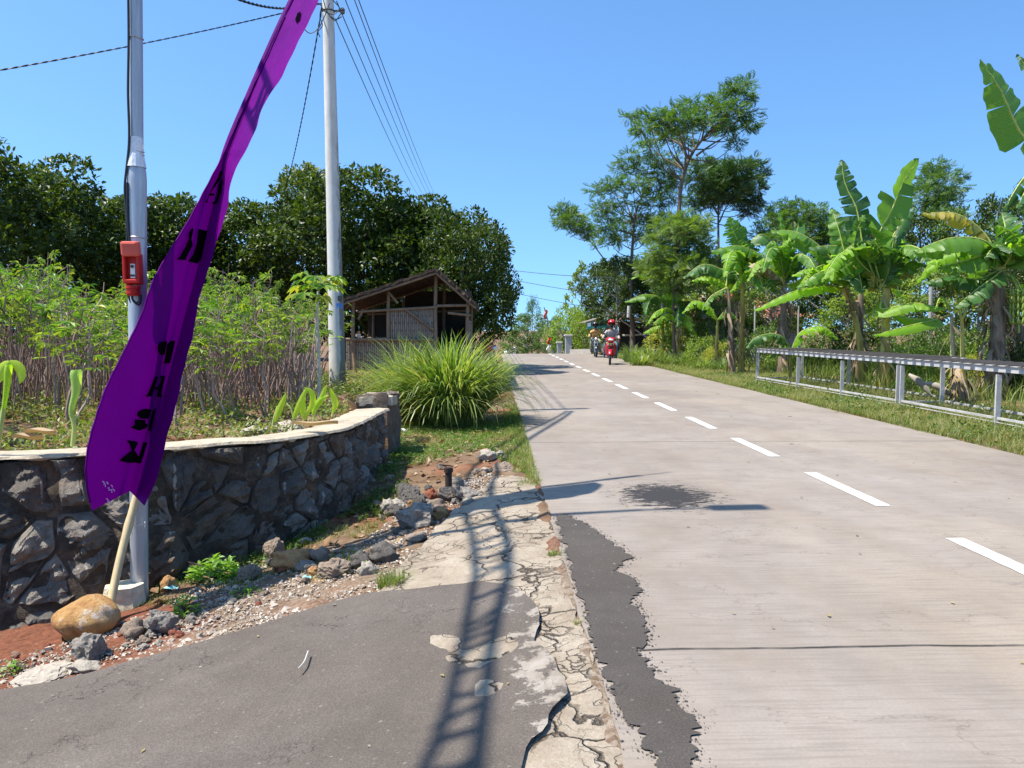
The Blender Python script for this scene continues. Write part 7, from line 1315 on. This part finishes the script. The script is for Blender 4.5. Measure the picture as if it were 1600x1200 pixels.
SKN = solid('brown_skin', (.28, .15, .09), .5, 0, 20, .1, .1); TYR = solid('tyre_rubber', (.018, .018, .02), .8, 0, 30, .2, .2); CHR = solid('bright_metal', (.6, .6, .62), .25, .9, 10, .08, 0); BPL = solid('black_plastic', (.025, .025, .028), .45, 0, 20, .1, .1)
def wheel(t, y, z, r=.29, w_=.045):
    T = [(r * math.cos(a), r * math.sin(a)) for a in np.linspace(0, 2 * math.pi, 33)]; mb = MB(); mb.tube([(0, y + a, z + b) for a, b in T], w_, 10, caps=False); wo = mb.build('wheel', TYR, t, smooth=True, off=(0, 0, 0)); mb = MB(); mb.tube([(0, y + a * .84, z + b * .84) for a, b in T], .018, 8, caps=False)
    for i in range(5): a = i * 1.2566; mb.tube([(0, y, z), (0, y + r * .84 * math.cos(a), z + r * .84 * math.sin(a))], .014, 5)
    mb.tube([(-.06, y, z), (.06, y, z)], .035, 10); mb.build('rim', CHR, wo, smooth=True, off=(0, 0, 0))
def motorcycle(label, paint, plate, kind):
    t = thing('motorcycle', label, 'motorcycle'); O0 = (0, 0, 0); B = lambda mb, n, m_, p=None, s=True: mb.build(n, m_, p or t, smooth=s, off=O0)
    wheel(t, -.62, .29); wheel(t, .62, .29)
    mb = MB(); [mb.tube([(sx * .075, -.62, .29), (sx * .075, -.50, .72), (sx * .05, -.42, .95)], .022, 8) for sx in (-1, 1)]; B(mb, 'fork', CHR if kind else BPL)
    mb = MB(); V = []; 
    for i in range(14):
        a = R(20 + i * 10.5)
        for j in range(7): u = (j / 6 - .5) * 2; V.append((u * .075, -.62 - (.345 - .03 * u * u) * math.cos(a), .29 + (.345 - .03 * u * u) * math.sin(a)))
    idx = np.arange(98).reshape(14, 7); mb.add(V, np.stack([idx[:-1, :-1], idx[:-1, 1:], idx[1:, 1:], idx[1:, :-1]], -1).reshape(-1, 4)); o = B(mb, 'front_fender', paint); sm = o.modifiers.new('t', 'SOLIDIFY'); sm.thickness = .01
    # handlebar, cowl, headlight, mirrors
    mb = MB(); mb.tube(spline([(-.36, -.30, 1.03), (-.2, -.36, 1.02), (0, -.42, .99), (.2, -.36, 1.02), (.36, -.30, 1.03)], 20), .015, 8); hbr = B(mb, 'handlebar', BPL)
    mb = MB(); [mb.tube([(sx * .36, -.30, 1.03), (sx * .25, -.335, 1.025)], .022, 8) for sx in (-1, 1)]; B(mb, 'grips', BPL, hbr)
    for sx in (-1, 1):
        mb = MB(); mb.tube([(sx * .2, -.37, 1.03), (sx * .26, -.36, 1.2)], .007, 6); mb.box((sx * .29, -.37, 1.23), (.11, .02, .07), bev=.009); B(mb, 'mirror', BPL, s=False)
    def shellm(rows, nm, m_, th=.015):
        V = []; n = len(rows[0])
        for r_ in rows: V += r_
        idx = np.arange(len(V)).reshape(len(rows), n); mb = MB(); mb.add(V, np.stack([idx[:-1, :-1], idx[:-1, 1:], idx[1:, 1:], idx[1:, :-1]], -1).reshape(-1, 4)); o = B(mb, nm, m_); s = o.modifiers.new('t', 'SOLIDIFY'); s.thickness = th; s.offset = 0; s2 = o.modifiers.new('d', 'SUBSURF'); s2.levels = s2.render_levels = 1; return o
    if kind == 0:     # red underbone scooter
        shellm([[(u * w_, -.56 + .16 * u * u + dy, z) for u in (-1, -.6, -.25, 0, .25, .6, 1)] for z, w_, dy in ((1.10, .10, .06), (1.06, .19, .0), (.99, .22, -.02), (.93, .16, .0), (.90, .08, .02))], 'headlight_cowl', paint)
        mb = MB(); mb.add(*inst_ell((0, -.585, 1.0), (.12, .05, .045))); B(mb, 'headlight', solid('headlamp_glass', (.75, .75, .72), .12, .2, 5, .05, 0))
        shellm([[(u * w_, -.40 + .20 * u * u + dy, z) for u in (-1, -.6, -.25, 0, .25, .6, 1)] for z, w_, dy in ((.92, .10, .0), (.84, .20, -.05), (.72, .24, -.04), (.56, .23, .06), (.42, .21, .12), (.33, .18, .16))], 'leg_shield', paint)
        for sx in (-1, 1): mb = MB(); mb.add(*inst_ell((sx * .15, -.42, .86), (.055, .04, .03))); B(mb, 'indicator', solid('amber_lens', (.65, .33, .06), .2, var=.05))
        mb = MB(); mb.box((0, -.47, .82), (.24, .012, .10), bev=.004); B(mb, 'number_plate', plate, s=False)
    else:
        mb = MB(); mb.add(*inst_ell((0, -.52, .93), (.10, .09, .10))); B(mb, 'headlight_cowl', paint); mb = MB(); mb.add(*inst_ell((0, -.585, .93), (.08, .05, .08))); B(mb, 'headlight', solid('headlamp_glass', (.7, .7, .68), .12, .2, 5, .05, 0)); mb = MB(); mb.box((0, -.52, .76), (.22, .012, .09), bev=.004); B(mb, 'number_plate', plate, s=False)
        mb = MB(); mb.add(*inst_ell((0, -.08, .84), (.14, .28, .13))); B(mb, 'fuel_tank', paint)
    mb = MB(); mb.box((0, .28, .80), (.24, .72, .09), bev=.04); B(mb, 'seat', BPL, s=False)
    mb = MB(); mb.add(*inst_ell((0, .40, .66), (.15, .45, .13))); B(mb, 'side_body', paint); mb = MB(); mb.tube([(0, -.40, .72), (0, -.1, .42), (0, .35, .48)], .075, 8); mb.box((0, .02, .34), (.24, .30, .22), bev=.05); B(mb, 'engine', BPL, s=False)
    mb = MB(); mb.tube([(.14, 0, .26), (.17, .3, .26), (.18, .75, .34)], [.025, .045, .05], 10); B(mb, 'exhaust', CHR); mb = MB(); [mb.tube([(sx * .12, .05, .27), (sx * .28, .05, .27)], .016, 8) for sx in (-1, 1)]; B(mb, 'foot_pegs', BPL)
    return t
def inst_ell(c, r, sub=2):
    bm = bmesh.new(); bmesh.ops.create_icosphere(bm, subdivisions=sub, radius=1); V = np.array([v.co[:] for v in bm.verts]) * r + np.array(c); Fc = [tuple(v.index for v in f.verts) for f in bm.faces]; bm.free(); return V, Fc
def rider(label, shirt, trousers, helmet, mask):
    t = thing('person', label, 'person'); hz = 1.58; O0 = (0, 0, 0)
    hips = (0, .26, .90)
    def arm(s): return [(0, .13, 1.30, .10), (s * .17, .12, 1.33, .065), (s * .30, .0, 1.13, .046), (s * .33, -.22, 1.045, .034)]
    def leg(s): return [(0, .27, .90, .13), (s * .11, .22, .89, .10), (s * .22, -.13, .80, .072), (s * .235, -.02, .45, .052), (s * .24, .05, .33, .042)]
    body = [[(0, .27, .90, .12), (0, .22, 1.08, .12), (0, .13, 1.30, .13), (0, .10, 1.42, .06), (0, .07, 1.50, .065), (0, .05, 1.60, .095), (0, .05, 1.68, .085)]]
    for s in (-1, 1):
        body.append(arm(s) + [(s * .335, -.285, 1.04, .038), (s * .325, -.33, 1.035, .03)]); body.append([(0, .27, .90, .12)] + leg(s)[1:] + [(s * .24, .02, .285, .038), (s * .245, -.12, .285, .030)])
    b = skin('body', body, SKN, t)
    def grow(ch, k): return [(x, y, z, r + k) for x, y, z, r in ch]
    skin('shirt', [grow([(0, .27, .88, .135), (0, .22, 1.08, .135), (0, .13, 1.30, .145), (0, .105, 1.39, .075)], .012)] + [grow([(0, .13, 1.30, .145)] + arm(s)[1:], .012) for s in (-1, 1)], shirt, t)
    skin('trousers', [[(0, .275, .93, .145), (0, .27, .90, .145)]] + [[(0, .27, .90, .145)] + grow(leg(s)[1:], .014) for s in (-1, 1)], trousers, t)
    for s in (-1, 1):
        mb = MB(); mb.add(*inst_ell((s * .243, -.06, .285), (.045, .12, .038))); mb.build('shoe', BPL, t, smooth=True, off=O0); hd = MB()
        for f in range(4): q = (s * (.345 - .018 * f) + 0, -.30, 1.05); hd.tube(spline([(s * (.37 - .022 * f), -.275, 1.055), (s * (.37 - .022 * f), -.335, 1.052), (s * (.37 - .022 * f), -.335, 1.015)], 6), [.010, .010, .0095, .009, .0085, .007], 6)
        hd.tube(spline([(s * .29, -.27, 1.04), (s * .275, -.31, 1.02), (s * .28, -.325, 1.0)], 5), .010, 6); hd.build('fingers', SKN, b, smooth=True, off=O0)
    bm = bmesh.new(); bmesh.ops.create_icosphere(bm, subdivisions=4, radius=1)
    for v in list(bm.verts):
        if (v.co.y < -.35 and v.co.z < .15) or v.co.z < -.62: bm.verts.remove(v)
    for v in bm.verts: v.co = Vector((v.co.x * .135, v.co.y * .155 + .055, v.co.z * .145 + 1.655))
    me = bpy.data.meshes.new('helmet'); bm.to_mesh(me); bm.free(); me.materials.append(helmet); [setattr(p_, 'use_smooth', True) for p_ in me.polygons]; h = bpy.data.objects.new('helmet', me); C.objects.link(h); h.parent = t; s = h.modifiers.new('t', 'SOLIDIFY'); s.thickness = .02; s.offset = 1
    mb = MB(); V = [(.115 * math.sin(a), .055 - (.15 + k_) * math.cos(a), 1.69 - z) for k_, z in ((0.0, 0), (.045, .012)) for a in np.linspace(-1.1, 1.1, 11)]; idx = np.arange(22).reshape(2, 11); mb.add(V, np.stack([idx[:-1, :-1], idx[:-1, 1:], idx[1:, 1:], idx[1:, :-1]], -1).reshape(-1, 4)); mb.build('visor', BPL, h, smooth=True, off=O0)
    mb = MB(); mb.add(*inst_ell((0, -.005, 1.565), (.088, .075, .085))); mb.build('face_mask', mask, t, smooth=True, off=O0)
    mb = MB(); mb.add(*inst_ell((0, -.052, 1.625), (.014, .02, .028), 2)); mb.build('nose', SKN, b, smooth=True, off=O0); mb = MB(); [mb.add(*inst_ell((sx * .034, -.04, 1.645), (.014, .01, .008))) for sx in (-1, 1)]; mb.build('eyes', solid('dark_eyes', (.02, .015, .015), .2), b, smooth=True, off=O0)
    return t
REDP_ = solid('red_motorcycle_paint', (.50, .012, .03), .25, 0, 3, .05, 0)
def check_mat():
    m, nt, b = newmat('grey_checked_shirt'); g = NT(nt); v = g.obj(); ck = g.n('ShaderNodeTexChecker'); ck.inputs['Scale'].default_value = 38; g.l(v, ck.inputs[0]); c = g.mix(ck.outputs[1], (.22, .21, .22), (.46, .43, .43)); g.l(c, b.inputs['Base Color']); b.inputs['Roughness'].default_value = .9; return m
def floral():
    m, nt, b = newmat('orange_patterned_shirt'); g = NT(nt); v = g.obj(); n_ = g.vor(v, 14); c = g.ramp(n_.outputs['Distance'], [(.2, (.20, .06, .03)), (.4, (.55, .22, .06)), (.6, (.62, .42, .16))]); g.l(c, b.inputs['Base Color']); b.inputs['Roughness'].default_value = .9; return m
def put(t, px, py, rz, sc=1.0):
    p = at_z(px, py, 0); Y = p[1]
    return t
m1 = motorcycle('red motorcycle with yellow front plate, ridden towards the viewer on the right lane', REDP_, solid('yellow_plate', (.66, .52, .20), .5), 0)
r1 = rider('rider in red helmet, black mask, grey checked shirt and jeans on the red motorcycle', check_mat(), solid('blue_jeans', (.09, .16, .24), .9, 0, 30, .2, .3), solid('red_helmet', (.55, .015, .03), .2, 0, 4, .05, 0), solid('black_mask', (.02, .02, .025), .9))
Y1 = 31.5; X1 = (957 - 771) / F * Y1; SC1 = 1.03
for o in (m1, r1): o.location = (X1, Y1 + .6, 0); o.rotation_euler = (0, R(2), R(-9)); o.scale = (SC1,) * 3
mb = MB(); mb.box((-.33, .12, .80), (.14, .32, .34), bev=.03); bag = mb.build('bag', solid('black_bag', (.03, .03, .035), .8), off=(0, 0, 0)); bag.location = m1.location; bag.rotation_euler = m1.rotation_euler; bag.location.x += .64; bag.location.z -= .08; link_thing(bag, 'black bag hanging at the side of the red motorcycle', 'bag')
m2 = motorcycle('black motorcycle following behind the red one, partly hidden by it', solid('dark_grey_paint', (.05, .05, .055), .3, .2, 3, .1, 0), solid('white_plate', (.6, .6, .58), .5), 1)
r2 = rider('rider in black helmet and orange patterned shirt on the black motorcycle', floral(), solid('olive_trousers', (.26, .27, .18), .9, 0, 30, .2, .3), solid('black_helmet', (.05, .045, .05), .2, 0, 4, .05, 0), solid('black_mask', (.02, .02, .025), .9))
Y2 = 40.3; X2 = (931 - 771) / F * Y2
for o in (m2, r2): o.location = (X2, Y2, 0); o.rotation_euler = (0, R(-1), R(-4)); o.scale = (1.02,) * 3
pk = dup(m1, label='parked red motorcycle half hidden behind the lemongrass at the right side of the hut'); pk.location = (at_y(752, 560, 21)[0], 21.4, float(H(at_y(752, 560, 21)[0], 21.4))); pk.rotation_euler = (0, R(-6), R(50)); pk.scale = (1, 1, 1)
for ch in pk.children:
    for g_c in ch.children:
        if g_c.type == 'EMPTY': bpy.data.objects.remove(g_c)
